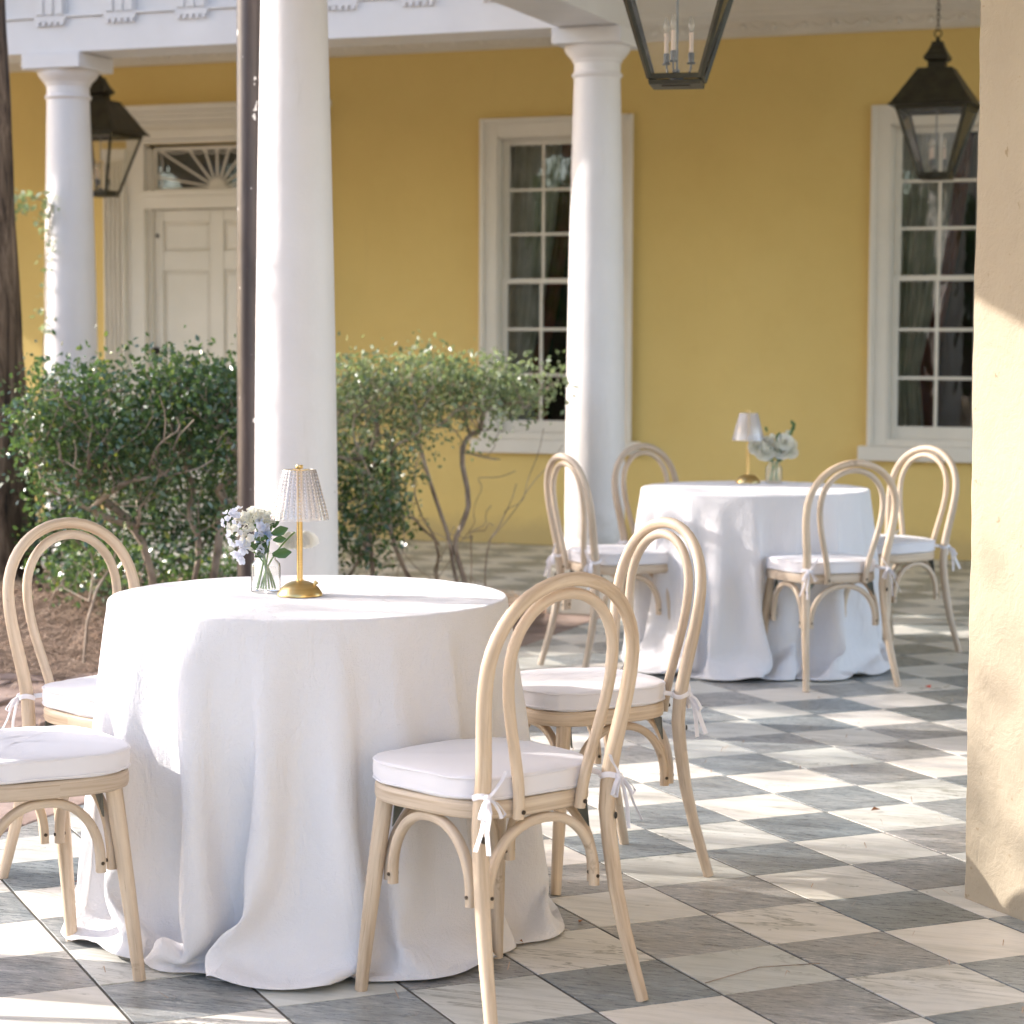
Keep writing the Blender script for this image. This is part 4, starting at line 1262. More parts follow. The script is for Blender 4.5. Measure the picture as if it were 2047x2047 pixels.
# ------------------------------------------------------------------ tables and cloths
CLOTH_MM = [
 [447,0,798, 446,20,798, 445,39,798, 443,59,798, 440,78,798, 437,97,798, 432,116,798, 426,135,798, 420,153,798, 413,171,798, 405,189,798, 397,207,798, 387,224,798, 377,240,798, 366,257,798, 355,272,798, 342,288,798, 330,302,798, 316,317,798, 303,330,798, 288,343,798, 273,356,798, 257,367,798, 240,378,798, 224,388,798, 206,397,798, 189,406,798, 171,414,798, 153,421,798, 134,427,798, 115,432,798, 96,437,798, 77,440,798, 58,443,798, 39,446,798, 19,447,798, -1,448,798, -20,447,798, -40,446,798, -59,444,798, -78,440,798, -97,436,798, -116,432,798, -135,427,798, -154,420,798, -172,413,798, -190,405,798, -207,397,798, -224,387,798, -241,378,798, -257,367,798, -273,355,798, -288,342,798, -303,329,797, -317,316,797, -330,302,798, -343,287,798, -356,272,798, -367,257,798, -378,240,798, -388,224,798, -397,206,798, -406,189,798, -414,171,798, -421,152,798, -427,134,798, -432,115,798, -437,96,798, -440,77,798, -443,58,798, -445,38,798, -447,19,798, -448,-1,798, -448,-20,798, -446,-40,798, -444,-59,798, -441,-79,798, -437,-98,798, -432,-117,798, -427,-135,798, -420,-154,798, -413,-172,798, -405,-190,798, -397,-207,798, -387,-224,798, -377,-241,798, -366,-257,798, -354,-273,798, -342,-288,798, -330,-303,798, -316,-317,798, -302,-331,798, -287,-343,798, -272,-355,798, -256,-367,798, -240,-378,798, -223,-388,798, -206,-397,798, -189,-405,798, -171,-413,798, -153,-420,798, -134,-427,798, -115,-432,798, -97,-437,798, -77,-441,798, -58,-444,798, -39,-446,798, -19,-447,798, 1,-447,798, 20,-447,798, 40,-446,798, 59,-444,798, 78,-440,798, 97,-436,798, 116,-432,798, 135,-426,798, 154,-420,798, 172,-413,798, 190,-406,798, 207,-397,798, 224,-387,798, 241,-377,798, 257,-366,798, 273,-354,798, 288,-342,798, 302,-330,798, 317,-316,798, 330,-302,798, 343,-287,798, 355,-272,798, 367,-256,798, 377,-240,798, 387,-223,798, 397,-206,798, 405,-189,798, 414,-171,798, 421,-153,798, 427,-134,798, 433,-115,798, 437,-97,798, 441,-77,797, 444,-58,798, 446,-39,798, 447,-19,798],
 [472,1,786, 471,21,786, 470,41,786, 467,62,786, 464,82,785, 460,102,785, 455,123,785, 449,142,785, 443,162,785, 436,181,786, 427,199,785, 418,218,785, 408,236,785, 397,253,785, 386,271,785, 373,287,785, 361,303,785, 348,319,785, 334,333,786, 319,347,785, 303,361,785, 287,374,785, 270,386,785, 253,398,785, 235,408,784, 217,418,785, 199,428,785, 180,435,785, 161,443,785, 141,449,784, 121,455,784, 101,460,785, 81,464,786, 61,467,785, 41,470,785, 20,471,785, -1,472,785, -21,471,785, -42,470,785, -63,467,785, -83,464,785, -103,461,786, -122,455,786, -142,449,785, -161,443,785, -181,435,785, -200,427,785, -218,418,785, -236,408,784, -254,397,784, -271,386,784, -288,374,784, -304,360,785, -319,347,785, -335,334,786, -348,318,786, -361,303,785, -374,287,785, -387,270,785, -398,253,785, -409,235,785, -418,217,785, -428,199,785, -436,180,785, -443,160,785, -450,140,785, -455,121,786, -460,100,786, -464,81,786, -467,61,785, -470,40,786, -471,20,786, -472,0,786, -471,-21,785, -470,-42,784, -468,-63,784, -464,-83,784, -460,-103,784, -455,-123,785, -450,-142,785, -443,-162,785, -435,-181,784, -427,-200,784, -417,-219,784, -407,-237,785, -397,-254,785, -385,-271,786, -374,-287,786, -361,-303,785, -347,-319,785, -333,-334,785, -318,-348,785, -302,-362,785, -287,-375,785, -270,-387,785, -253,-398,785, -235,-409,785, -217,-418,785, -198,-428,786, -180,-436,786, -161,-443,786, -142,-449,785, -122,-455,784, -102,-460,784, -81,-464,785, -61,-467,785, -40,-470,786, -20,-471,786, 0,-471,786, 21,-471,785, 42,-470,785, 63,-467,785, 83,-464,785, 103,-459,786, 123,-456,786, 142,-450,786, 161,-443,785, 181,-435,784, 200,-427,784, 218,-418,784, 236,-408,784, 254,-397,785, 271,-385,786, 288,-374,786, 303,-361,785, 319,-347,785, 334,-333,785, 348,-318,785, 361,-303,785, 374,-287,785, 386,-270,785, 398,-252,786, 408,-236,786, 418,-217,785, 428,-199,786, 435,-181,785, 443,-161,785, 450,-142,784, 456,-122,784, 460,-102,784, 464,-81,784, 467,-61,784, 469,-40,785, 471,-20,786],
 [481,1,760, 480,22,760, 477,41,760, 474,61,758, 470,82,758, 466,104,757, 462,125,757, 457,145,758, 450,165,759, 443,183,759, 433,200,758, 424,220,757, 414,239,757, 402,258,758, 391,276,759, 380,292,758, 368,308,759, 354,324,759, 340,336,759, 324,350,757, 307,365,756, 290,379,756, 273,392,757, 257,405,758, 239,415,757, 220,425,757, 202,435,758, 184,442,758, 164,448,757, 143,455,757, 122,461,757, 101,467,758, 81,472,759, 62,475,759, 42,478,758, 21,478,757, 0,479,757, -21,477,757, -43,475,757, -65,474,757, -86,471,758, -105,469,760, -122,463,759, -142,456,758, -163,449,757, -184,441,757, -204,433,758, -221,426,758, -239,415,757, -256,403,756, -275,391,756, -292,378,756, -309,365,757, -326,352,759, -341,339,761, -351,324,760, -364,308,758, -378,291,757, -391,274,757, -403,256,757, -415,238,757, -425,219,757, -434,201,758, -441,182,758, -449,162,758, -456,141,758, -463,120,759, -468,101,760, -474,83,760, -476,62,759, -479,41,760, -479,22,760, -478,2,758, -477,-19,757, -476,-41,756, -474,-63,756, -470,-85,756, -467,-106,757, -463,-126,758, -457,-143,758, -449,-162,757, -441,-183,756, -432,-203,756, -423,-222,756, -413,-241,757, -402,-260,758, -392,-277,760, -381,-291,760, -367,-306,758, -352,-322,757, -337,-338,757, -322,-353,757, -306,-367,757, -291,-381,758, -274,-391,757, -256,-403,757, -237,-414,757, -218,-425,758, -199,-435,759, -183,-444,760, -166,-450,759, -145,-455,757, -124,-461,757, -103,-467,756, -82,-471,757, -60,-474,758, -40,-478,759, -21,-479,759, -2,-478,758, 20,-477,757, 42,-475,757, 64,-473,757, 85,-470,758, 106,-466,759, 125,-464,760, 143,-457,759, 162,-450,758, 182,-441,757, 202,-432,756, 222,-423,756, 241,-413,756, 259,-401,757, 277,-390,759, 293,-381,760, 309,-368,759, 323,-354,758, 338,-339,758, 352,-323,757, 366,-306,757, 380,-290,757, 392,-272,758, 405,-255,759, 416,-240,760, 427,-222,759, 435,-204,760, 440,-185,758, 448,-165,757, 455,-144,756, 462,-123,756, 467,-103,756, 471,-82,756, 474,-61,757, 476,-39,758, 478,-18,759],
 [485,0,732, 485,23,732, 481,42,731, 474,59,730, 470,82,729, 466,104,729, 464,125,728, 460,147,729, 454,168,730, 445,184,731, 434,198,730, 424,219,729, 413,239,729, 401,259,729, 393,277,730, 384,294,730, 372,311,731, 357,327,730, 342,337,730, 325,348,729, 307,363,729, 288,377,729, 271,393,728, 258,407,729, 241,419,728, 222,430,729, 203,439,730, 185,443,729, 165,447,729, 143,453,729, 120,460,730, 98,466,731, 81,473,731, 64,479,730, 44,482,730, 22,482,729, 0,481,728, -20,476,728, -43,475,728, -67,474,728, -89,473,730, -107,474,732, -122,465,731, -140,456,730, -162,448,729, -184,440,729, -205,434,729, -223,430,730, -239,418,728, -256,404,727, -275,391,727, -294,379,727, -312,365,728, -330,354,730, -346,341,732, -352,325,732, -361,309,731, -376,291,730, -389,273,729, -403,256,728, -416,239,727, -427,219,728, -436,200,729, -439,182,730, -447,161,731, -455,139,731, -463,118,731, -472,101,731, -479,84,732, -482,62,731, -485,41,733, -483,23,732, -479,6,730, -477,-17,728, -476,-41,727, -475,-63,726, -471,-86,727, -470,-107,728, -466,-128,729, -459,-144,730, -449,-160,729, -440,-181,729, -430,-203,728, -423,-224,728, -413,-243,728, -402,-262,729, -394,-281,731, -383,-296,732, -368,-305,731, -352,-319,730, -336,-336,729, -321,-353,728, -306,-369,728, -293,-384,729, -275,-393,729, -256,-401,729, -235,-413,730, -214,-424,731, -197,-436,732, -186,-446,732, -168,-453,730, -147,-457,729, -125,-461,728, -103,-467,727, -80,-471,728, -59,-476,729, -40,-482,731, -22,-482,731, -3,-478,730, 19,-477,729, 41,-474,729, 64,-471,729, 87,-469,729, 109,-468,730, 127,-468,731, 143,-461,731, 160,-451,729, 179,-440,729, 201,-430,728, 222,-422,727, 242,-413,727, 260,-400,729, 279,-389,731, 295,-385,732, 312,-372,731, 325,-357,730, 339,-341,729, 351,-323,729, 366,-306,728, 381,-290,728, 393,-271,730, 407,-257,731, 421,-242,732, 432,-225,733, 436,-208,731, 440,-188,730, 447,-166,728, 454,-144,728, 462,-123,727, 470,-103,727, 473,-82,727, 473,-60,728, 475,-36,730, 480,-18,731],
 [488,1,703, 489,24,704, 484,42,703, 475,57,701, 471,81,700, 467,105,700, 466,127,700, 463,149,700, 458,171,702, 447,186,702, 435,197,702, 424,218,701, 412,239,700, 400,260,701, 395,278,701, 388,295,702, 376,314,702, 359,330,702, 343,340,701, 326,347,701, 307,362,700, 288,377,700, 271,394,700, 257,410,700, 243,423,700, 224,434,701, 203,444,701, 185,445,701, 166,446,701, 143,452,701, 119,460,701, 96,467,702, 80,475,703, 66,482,702, 45,487,702, 22,486,700, 1,482,699, -20,477,699, -43,477,699, -68,476,699, -90,477,701, -110,478,704, -125,469,703, -140,458,701, -162,448,701, -184,442,700, -204,438,700, -224,433,701, -241,421,699, -257,406,698, -276,392,698, -296,380,698, -316,366,699, -334,355,702, -350,342,704, -354,327,703, -360,310,703, -374,292,702, -388,273,701, -404,258,699, -418,240,698, -430,219,699, -438,199,700, -438,182,702, -447,160,702, -456,138,703, -466,118,703, -475,105,704, -483,86,704, -487,63,704, -491,40,705, -487,22,704, -480,8,701, -479,-15,699, -478,-40,697, -477,-64,697, -473,-87,698, -473,-109,699, -470,-131,701, -462,-147,701, -451,-160,700, -440,-181,700, -430,-203,700, -424,-224,699, -414,-245,699, -405,-265,700, -396,-285,702, -384,-300,704, -369,-308,703, -353,-317,702, -337,-335,701, -322,-354,700, -307,-371,699, -295,-386,700, -276,-396,700, -256,-403,700, -234,-413,701, -212,-425,703, -195,-437,704, -189,-448,703, -171,-456,702, -148,-459,700, -126,-462,699, -103,-468,699, -80,-472,699, -58,-479,700, -40,-486,702, -21,-486,702, -5,-480,701, 18,-478,700, 41,-474,700, 65,-471,701, 89,-471,701, 109,-472,701, 128,-472,703, 143,-464,702, 158,-452,701, 178,-441,701, 200,-430,700, 222,-423,699, 244,-413,698, 262,-399,701, 280,-391,702, 296,-389,703, 314,-376,703, 327,-360,701, 340,-342,700, 351,-324,700, 367,-306,700, 382,-290,700, 395,-271,701, 410,-258,702, 424,-244,703, 436,-227,705, 438,-211,703, 441,-191,701, 447,-168,700, 455,-145,699, 464,-124,698, 473,-104,698, 475,-81,698, 475,-58,699, 476,-34,701, 482,-16,702],
 [494,4,645, 497,25,647, 490,44,645, 480,57,644, 473,80,643, 469,107,642, 468,131,642, 469,152,643, 464,175,645, 451,191,645, 438,196,645, 425,216,644, 412,239,643, 401,262,644, 398,281,644, 395,299,645, 384,319,646, 366,333,645, 348,341,643, 331,347,643, 310,363,642, 288,379,643, 269,397,643, 256,414,643, 247,428,643, 227,442,644, 204,450,644, 187,449,644, 169,448,643, 143,453,643, 117,461,644, 93,470,644, 77,479,645, 70,490,646, 48,495,645, 24,492,643, 3,486,641, -18,480,641, -44,480,641, -69,482,642, -91,485,644, -114,485,646, -130,475,646, -141,462,644, -160,451,643, -185,445,642, -205,444,643, -227,440,644, -246,428,643, -260,412,641, -278,396,640, -300,381,640, -322,368,642, -342,357,644, -358,342,646, -358,328,646, -358,314,646, -371,294,645, -388,273,644, -405,259,642, -422,242,641, -435,219,641, -441,196,643, -439,181,645, -447,157,647, -459,137,645, -471,118,645, -481,109,646, -490,89,647, -497,64,648, -501,40,649, -495,23,647, -485,13,643, -483,-11,641, -483,-37,639, -481,-64,639, -478,-90,640, -480,-113,642, -478,-135,644, -467,-152,644, -455,-160,642, -442,-180,643, -429,-204,643, -425,-227,641, -415,-249,641, -408,-270,643, -400,-291,645, -387,-308,646, -373,-311,645, -357,-317,644, -339,-335,643, -322,-356,642, -309,-375,642, -298,-391,642, -277,-401,642, -255,-409,643, -231,-416,644, -207,-427,646, -195,-441,646, -193,-452,645, -176,-461,644, -152,-464,642, -128,-465,641, -103,-470,641, -78,-476,642, -58,-485,643, -41,-494,645, -20,-492,644, -8,-483,643, 16,-480,643, 41,-474,644, 68,-471,644, 90,-474,644, 108,-479,644, 131,-478,645, 146,-469,644, 157,-456,644, 176,-443,644, 199,-431,643, 224,-422,642, 248,-413,641, 268,-398,643, 285,-394,645, 299,-393,645, 319,-383,646, 332,-366,644, 341,-347,642, 352,-327,642, 368,-307,642, 386,-290,642, 399,-270,643, 416,-258,644, 431,-248,646, 443,-231,647, 443,-214,645, 442,-196,643, 448,-172,642, 456,-146,641, 468,-123,640, 478,-104,640, 480,-80,640, 477,-55,642, 479,-29,644, 485,-11,644],
 [500,5,588, 504,27,589, 497,46,588, 485,59,586, 476,78,585, 472,108,584, 471,135,585, 474,156,586, 470,180,587, 455,194,587, 442,195,587, 427,214,586, 413,241,586, 401,266,586, 401,285,586, 401,302,588, 390,323,588, 372,335,587, 354,339,586, 335,347,585, 312,363,585, 288,382,585, 268,401,585, 255,419,585, 249,434,585, 229,449,586, 206,455,586, 187,454,586, 172,449,586, 144,455,586, 114,462,587, 90,473,587, 74,484,587, 73,495,588, 52,502,587, 27,498,585, 3,491,584, -17,484,583, -45,484,583, -70,488,584, -92,493,587, -117,491,589, -134,480,588, -142,467,586, -159,454,586, -184,449,585, -207,448,585, -230,447,586, -250,434,585, -266,416,583, -280,399,582, -304,382,582, -329,368,584, -350,359,587, -366,343,589, -362,331,589, -356,320,589, -369,298,588, -388,274,587, -407,261,584, -425,243,583, -439,219,584, -445,195,585, -441,179,588, -448,154,590, -462,138,588, -475,118,587, -487,111,589, -498,91,591, -507,66,593, -509,41,592, -502,26,589, -491,17,586, -487,-6,583, -487,-36,581, -486,-65,581, -484,-92,582, -487,-116,585, -484,-139,587, -472,-158,587, -458,-166,585, -444,-179,585, -429,-206,586, -424,-230,584, -416,-253,584, -410,-276,585, -405,-297,588, -390,-315,589, -376,-316,587, -359,-319,587, -340,-335,586, -325,-357,584, -315,-377,584, -302,-395,584, -278,-407,584, -255,-412,585, -229,-419,587, -204,-430,589, -197,-443,589, -198,-455,588, -181,-466,586, -156,-468,584, -131,-468,584, -104,-470,584, -78,-480,584, -61,-492,585, -42,-501,587, -20,-498,587, -11,-488,585, 14,-481,585, 42,-476,586, 71,-473,587, 92,-478,586, 108,-485,587, 133,-483,587, 152,-474,587, 158,-461,586, 174,-446,586, 197,-432,586, 225,-422,584, 251,-412,583, 275,-396,586, 290,-396,587, 301,-400,588, 322,-391,588, 334,-372,586, 342,-352,585, 352,-330,585, 370,-311,584, 389,-291,584, 404,-270,586, 420,-263,588, 437,-254,590, 450,-234,590, 448,-218,588, 445,-200,586, 450,-176,584, 458,-149,583, 471,-126,582, 483,-105,582, 483,-79,583, 480,-53,584, 481,-23,586, 489,-4,587],
 [505,4,531, 511,29,532, 503,50,531, 488,62,529, 476,77,527, 472,109,527, 475,134,527, 480,156,529, 475,183,529, 458,196,529, 444,193,529, 426,210,528, 410,240,528, 398,269,528, 403,287,529, 407,304,530, 398,326,531, 378,336,529, 359,336,528, 337,344,527, 311,361,527, 285,381,527, 262,402,528, 252,422,527, 249,439,527, 231,456,529, 206,460,528, 186,457,528, 172,448,528, 143,451,529, 111,460,529, 86,473,529, 72,486,530, 76,500,530, 56,508,529, 28,504,528, 7,493,526, -15,484,525, -45,487,525, -73,492,527, -93,501,530, -118,497,531, -139,485,531, -142,469,529, -155,455,528, -183,452,527, -206,455,528, -232,453,528, -256,441,528, -269,421,526, -281,400,524, -307,381,525, -332,371,527, -357,361,529, -373,343,531, -366,330,531, -355,319,532, -362,298,532, -384,274,530, -405,260,527, -426,243,525, -443,218,526, -444,195,528, -440,174,531, -446,148,533, -461,137,530, -477,120,530, -493,113,531, -506,92,533, -517,69,536, -519,42,535, -510,28,532, -496,21,528, -488,-1,525, -487,-34,523, -487,-66,523, -488,-94,524, -494,-119,527, -491,-146,530, -476,-165,530, -459,-172,528, -443,-180,528, -425,-205,528, -419,-232,527, -414,-257,526, -409,-283,528, -408,-304,530, -392,-323,532, -377,-321,530, -361,-317,529, -339,-332,528, -325,-357,527, -317,-378,526, -304,-399,526, -278,-410,527, -252,-415,527, -225,-419,529, -198,-430,532, -192,-446,532, -201,-457,531, -186,-470,529, -159,-471,526, -132,-468,526, -103,-469,526, -81,-482,527, -63,-497,528, -42,-508,529, -20,-503,529, -11,-490,527, 12,-480,527, 43,-474,528, 74,-470,529, 95,-478,529, 109,-489,529, 136,-488,529, 157,-478,529, 160,-462,528, 171,-445,529, 194,-428,529, 224,-418,527, 252,-408,526, 279,-392,528, 296,-395,530, 305,-406,531, 324,-398,531, 334,-378,529, 343,-355,527, 350,-332,527, 369,-311,526, 391,-289,526, 407,-272,528, 422,-274,532, 441,-261,533, 456,-237,532, 456,-216,531, 446,-204,528, 448,-179,526, 456,-150,525, 473,-129,525, 487,-107,525, 486,-78,525, 481,-49,526, 481,-17,528, 491,1,530],
 [509,2,474, 517,30,474, 509,56,474, 489,65,471, 472,76,469, 468,108,469, 475,135,470, 486,157,471, 479,187,471, 459,199,471, 441,190,471, 421,204,471, 404,237,470, 392,269,471, 402,289,471, 413,307,473, 405,328,474, 381,338,472, 362,331,471, 336,338,470, 307,356,469, 277,374,470, 254,399,471, 250,421,470, 248,443,470, 233,463,471, 205,467,471, 186,458,471, 170,444,471, 141,442,471, 106,452,472, 79,467,472, 71,485,472, 80,503,473, 59,515,472, 30,510,470, 10,493,468, -13,482,467, -47,485,467, -76,494,469, -96,508,473, -122,506,475, -143,489,473, -144,469,471, -153,451,470, -183,449,470, -205,459,471, -234,459,471, -262,447,471, -274,424,469, -283,401,466, -309,378,467, -336,372,470, -362,365,472, -380,341,474, -368,326,474, -352,314,474, -350,293,476, -374,269,473, -399,257,469, -424,239,468, -443,215,468, -440,191,470, -432,167,473, -437,139,476, -456,132,473, -477,121,472, -497,115,474, -514,95,477, -525,71,480, -526,43,479, -518,27,474, -500,19,471, -485,3,468, -484,-31,465, -485,-66,465, -491,-95,467, -499,-123,470, -497,-153,473, -481,-169,472, -460,-173,470, -438,-179,470, -416,-202,471, -409,-231,469, -409,-259,468, -407,-288,470, -411,-311,473, -394,-331,474, -373,-328,473, -357,-317,471, -333,-325,471, -319,-353,469, -317,-378,468, -305,-402,468, -276,-413,469, -249,-412,470, -218,-414,472, -191,-425,474, -191,-443,474, -206,-454,473, -191,-473,471, -163,-471,469, -134,-464,468, -101,-465,468, -83,-482,469, -71,-503,471, -44,-515,472, -19,-507,471, -12,-488,471, 9,-472,471, 43,-466,470, 76,-461,472, 98,-474,471, 109,-491,471, 138,-493,471, 162,-480,472, 165,-460,471, 166,-439,472, 187,-419,471, 220,-408,469, 251,-398,469, 281,-383,471, 296,-396,472, 306,-413,473, 327,-405,473, 335,-382,471, 339,-357,469, 345,-330,469, 365,-308,468, 390,-286,469, 409,-272,471, 425,-282,475, 445,-269,476, 459,-240,475, 463,-214,474, 446,-206,471, 443,-180,468, 450,-150,468, 471,-131,467, 488,-108,467, 484,-77,467, 478,-44,469, 476,-10,472, 490,5,473],
 [514,6,417, 524,29,420, 515,57,418, 490,66,414, 468,75,412, 463,109,411, 474,137,412, 491,158,414, 481,188,414, 458,200,414, 438,185,414, 414,199,413, 395,233,412, 385,267,413, 403,287,414, 416,309,415, 409,331,416, 385,338,414, 364,325,413, 333,329,413, 301,348,412, 269,366,413, 244,393,414, 240,421,412, 246,446,412, 234,467,413, 205,471,413, 186,455,413, 172,434,413, 139,431,413, 101,441,414, 71,458,415, 74,482,415, 85,504,415, 60,518,414, 32,514,413, 12,492,411, -12,477,410, -46,484,410, -76,498,412, -96,515,416, -125,512,418, -146,493,416, -144,469,414, -150,446,412, -184,444,412, -205,460,413, -234,466,415, -264,452,415, -278,427,411, -284,399,408, -310,374,409, -340,372,412, -366,367,415, -383,340,416, -368,321,417, -344,309,418, -335,288,418, -361,262,415, -391,251,412, -420,236,410, -442,210,411, -435,185,413, -422,159,416, -425,130,419, -448,123,416, -475,118,415, -501,106,418, -521,94,421, -534,74,424, -534,44,422, -525,24,417, -503,19,413, -483,7,410, -479,-28,408, -484,-65,407, -493,-97,409, -502,-129,412, -501,-159,416, -483,-176,415, -458,-176,413, -432,-180,412, -404,-197,414, -397,-229,412, -401,-261,411, -403,-293,413, -411,-317,415, -395,-337,417, -369,-336,417, -352,-316,414, -327,-317,413, -313,-348,411, -316,-376,410, -304,-404,411, -273,-417,412, -244,-409,412, -211,-405,414, -183,-418,416, -192,-436,416, -210,-450,416, -196,-473,413, -167,-468,411, -135,-458,411, -99,-459,410, -81,-482,412, -75,-508,414, -45,-519,414, -20,-510,413, -16,-485,413, 8,-465,413, 42,-454,413, 77,-450,414, 99,-468,413, 110,-491,413, 140,-497,413, 163,-481,414, 167,-455,415, 159,-431,415, 179,-409,414, 214,-395,412, 248,-385,412, 281,-374,414, 295,-395,414, 307,-417,415, 329,-410,416, 337,-386,414, 332,-358,412, 340,-325,412, 360,-302,411, 388,-282,411, 411,-270,414, 430,-287,418, 451,-273,422, 468,-243,421, 469,-217,417, 445,-208,413, 437,-181,411, 443,-150,410, 469,-133,409, 488,-108,409, 479,-77,410, 465,-44,413, 468,-8,414, 488,9,415],
 [518,14,359, 531,34,364, 522,56,363, 492,59,357, 465,75,354, 452,111,355, 470,139,354, 492,163,356, 487,194,359, 459,198,356, 434,179,356, 406,193,355, 386,228,355, 379,264,356, 405,282,358, 422,307,359, 414,332,359, 388,337,356, 362,319,356, 328,318,356, 293,335,356, 259,358,356, 234,383,357, 235,415,355, 244,447,354, 234,471,355, 204,475,355, 182,453,355, 171,423,356, 135,419,356, 96,428,357, 66,448,358, 83,473,359, 88,500,358, 61,520,357, 32,518,356, 15,490,353, -11,471,352, -46,482,352, -78,500,354, -100,520,359, -132,518,363, -151,498,360, -144,469,356, -147,440,354, -183,439,354, -208,459,355, -238,470,358, -265,459,358, -281,431,354, -284,399,351, -310,370,351, -345,370,355, -375,367,360, -386,342,361, -363,321,360, -332,307,361, -319,283,361, -346,256,358, -381,249,355, -415,234,353, -439,206,353, -430,177,356, -408,152,359, -410,118,362, -439,112,359, -471,109,359, -504,98,361, -526,96,365, -542,78,367, -543,45,365, -530,25,360, -506,20,355, -480,11,352, -473,-26,350, -479,-65,349, -494,-99,351, -505,-133,354, -504,-166,358, -485,-184,358, -455,-183,356, -423,-178,355, -391,-190,356, -384,-224,355, -390,-260,354, -398,-296,355, -409,-325,358, -392,-350,363, -367,-341,360, -346,-315,356, -319,-307,355, -306,-340,353, -313,-373,353, -301,-405,353, -271,-419,354, -237,-407,355, -202,-396,357, -175,-408,358, -192,-429,359, -217,-445,361, -205,-469,357, -171,-461,354, -136,-449,353, -97,-450,353, -81,-480,354, -77,-512,357, -47,-522,357, -22,-510,356, -21,-479,356, 6,-454,355, 42,-439,355, 79,-436,357, 104,-459,356, 111,-489,355, 141,-498,356, 169,-480,358, 168,-451,358, 154,-422,357, 170,-395,356, 206,-379,355, 244,-369,355, 279,-363,357, 294,-392,357, 308,-419,358, 331,-413,358, 340,-387,356, 329,-357,355, 332,-321,354, 353,-296,353, 385,-276,353, 415,-267,356, 437,-286,361, 460,-277,367, 474,-249,366, 472,-222,360, 444,-210,355, 431,-181,353, 434,-147,352, 464,-130,352, 480,-103,352, 462,-77,357, 449,-45,358, 459,-5,357, 484,13,357],
 [521,21,302, 536,40,308, 526,60,307, 496,68,301, 462,77,298, 445,111,297, 468,141,297, 492,169,299, 489,200,302, 463,197,300, 435,173,299, 404,190,297, 382,227,296, 380,262,298, 413,277,301, 432,300,304, 419,328,302, 388,338,301, 360,320,299, 324,316,299, 285,323,301, 252,347,300, 229,377,299, 239,411,298, 247,446,297, 233,474,297, 203,478,298, 180,452,298, 169,418,299, 133,410,300, 92,421,301, 65,444,301, 89,471,303, 96,501,305, 69,522,303, 34,520,298, 19,491,296, -9,471,294, -45,484,294, -80,503,297, -106,523,302, -141,523,308, -155,502,305, -144,472,299, -146,439,296, -184,436,297, -212,460,299, -238,476,302, -264,466,301, -282,437,296, -286,400,293, -313,369,293, -351,367,297, -384,364,303, -389,344,304, -359,324,304, -326,305,303, -308,280,304, -337,254,301, -376,250,298, -413,234,297, -437,203,296, -431,167,299, -403,142,302, -401,110,304, -434,103,302, -470,99,302, -507,93,304, -531,98,307, -548,81,310, -550,46,308, -536,25,303, -511,26,298, -481,16,295, -475,-24,292, -479,-65,292, -495,-102,294, -508,-138,297, -505,-172,301, -485,-197,303, -454,-193,300, -419,-182,298, -384,-185,299, -378,-222,297, -384,-261,297, -394,-300,298, -405,-333,301, -388,-361,307, -365,-351,304, -343,-319,299, -316,-302,297, -302,-337,296, -310,-374,295, -305,-410,297, -273,-419,297, -238,-401,297, -198,-389,299, -170,-404,301, -194,-423,302, -225,-444,305, -216,-462,301, -178,-454,297, -137,-446,296, -97,-449,295, -81,-482,297, -72,-517,301, -53,-530,306, -37,-510,302, -27,-477,298, 3,-449,298, 41,-430,299, 81,-430,300, 107,-452,300, 115,-487,298, 148,-498,300, 174,-482,302, 174,-448,302, 154,-419,300, 164,-388,299, 202,-370,297, 243,-360,297, 281,-358,299, 293,-392,300, 308,-421,300, 333,-416,301, 344,-388,299, 331,-355,297, 325,-319,297, 349,-288,298, 385,-275,298, 420,-266,300, 444,-284,304, 468,-280,311, 481,-254,310, 475,-228,303, 446,-214,298, 432,-182,295, 433,-143,295, 459,-125,295, 467,-98,298, 456,-75,303, 445,-49,301, 458,-7,299, 484,14,299],
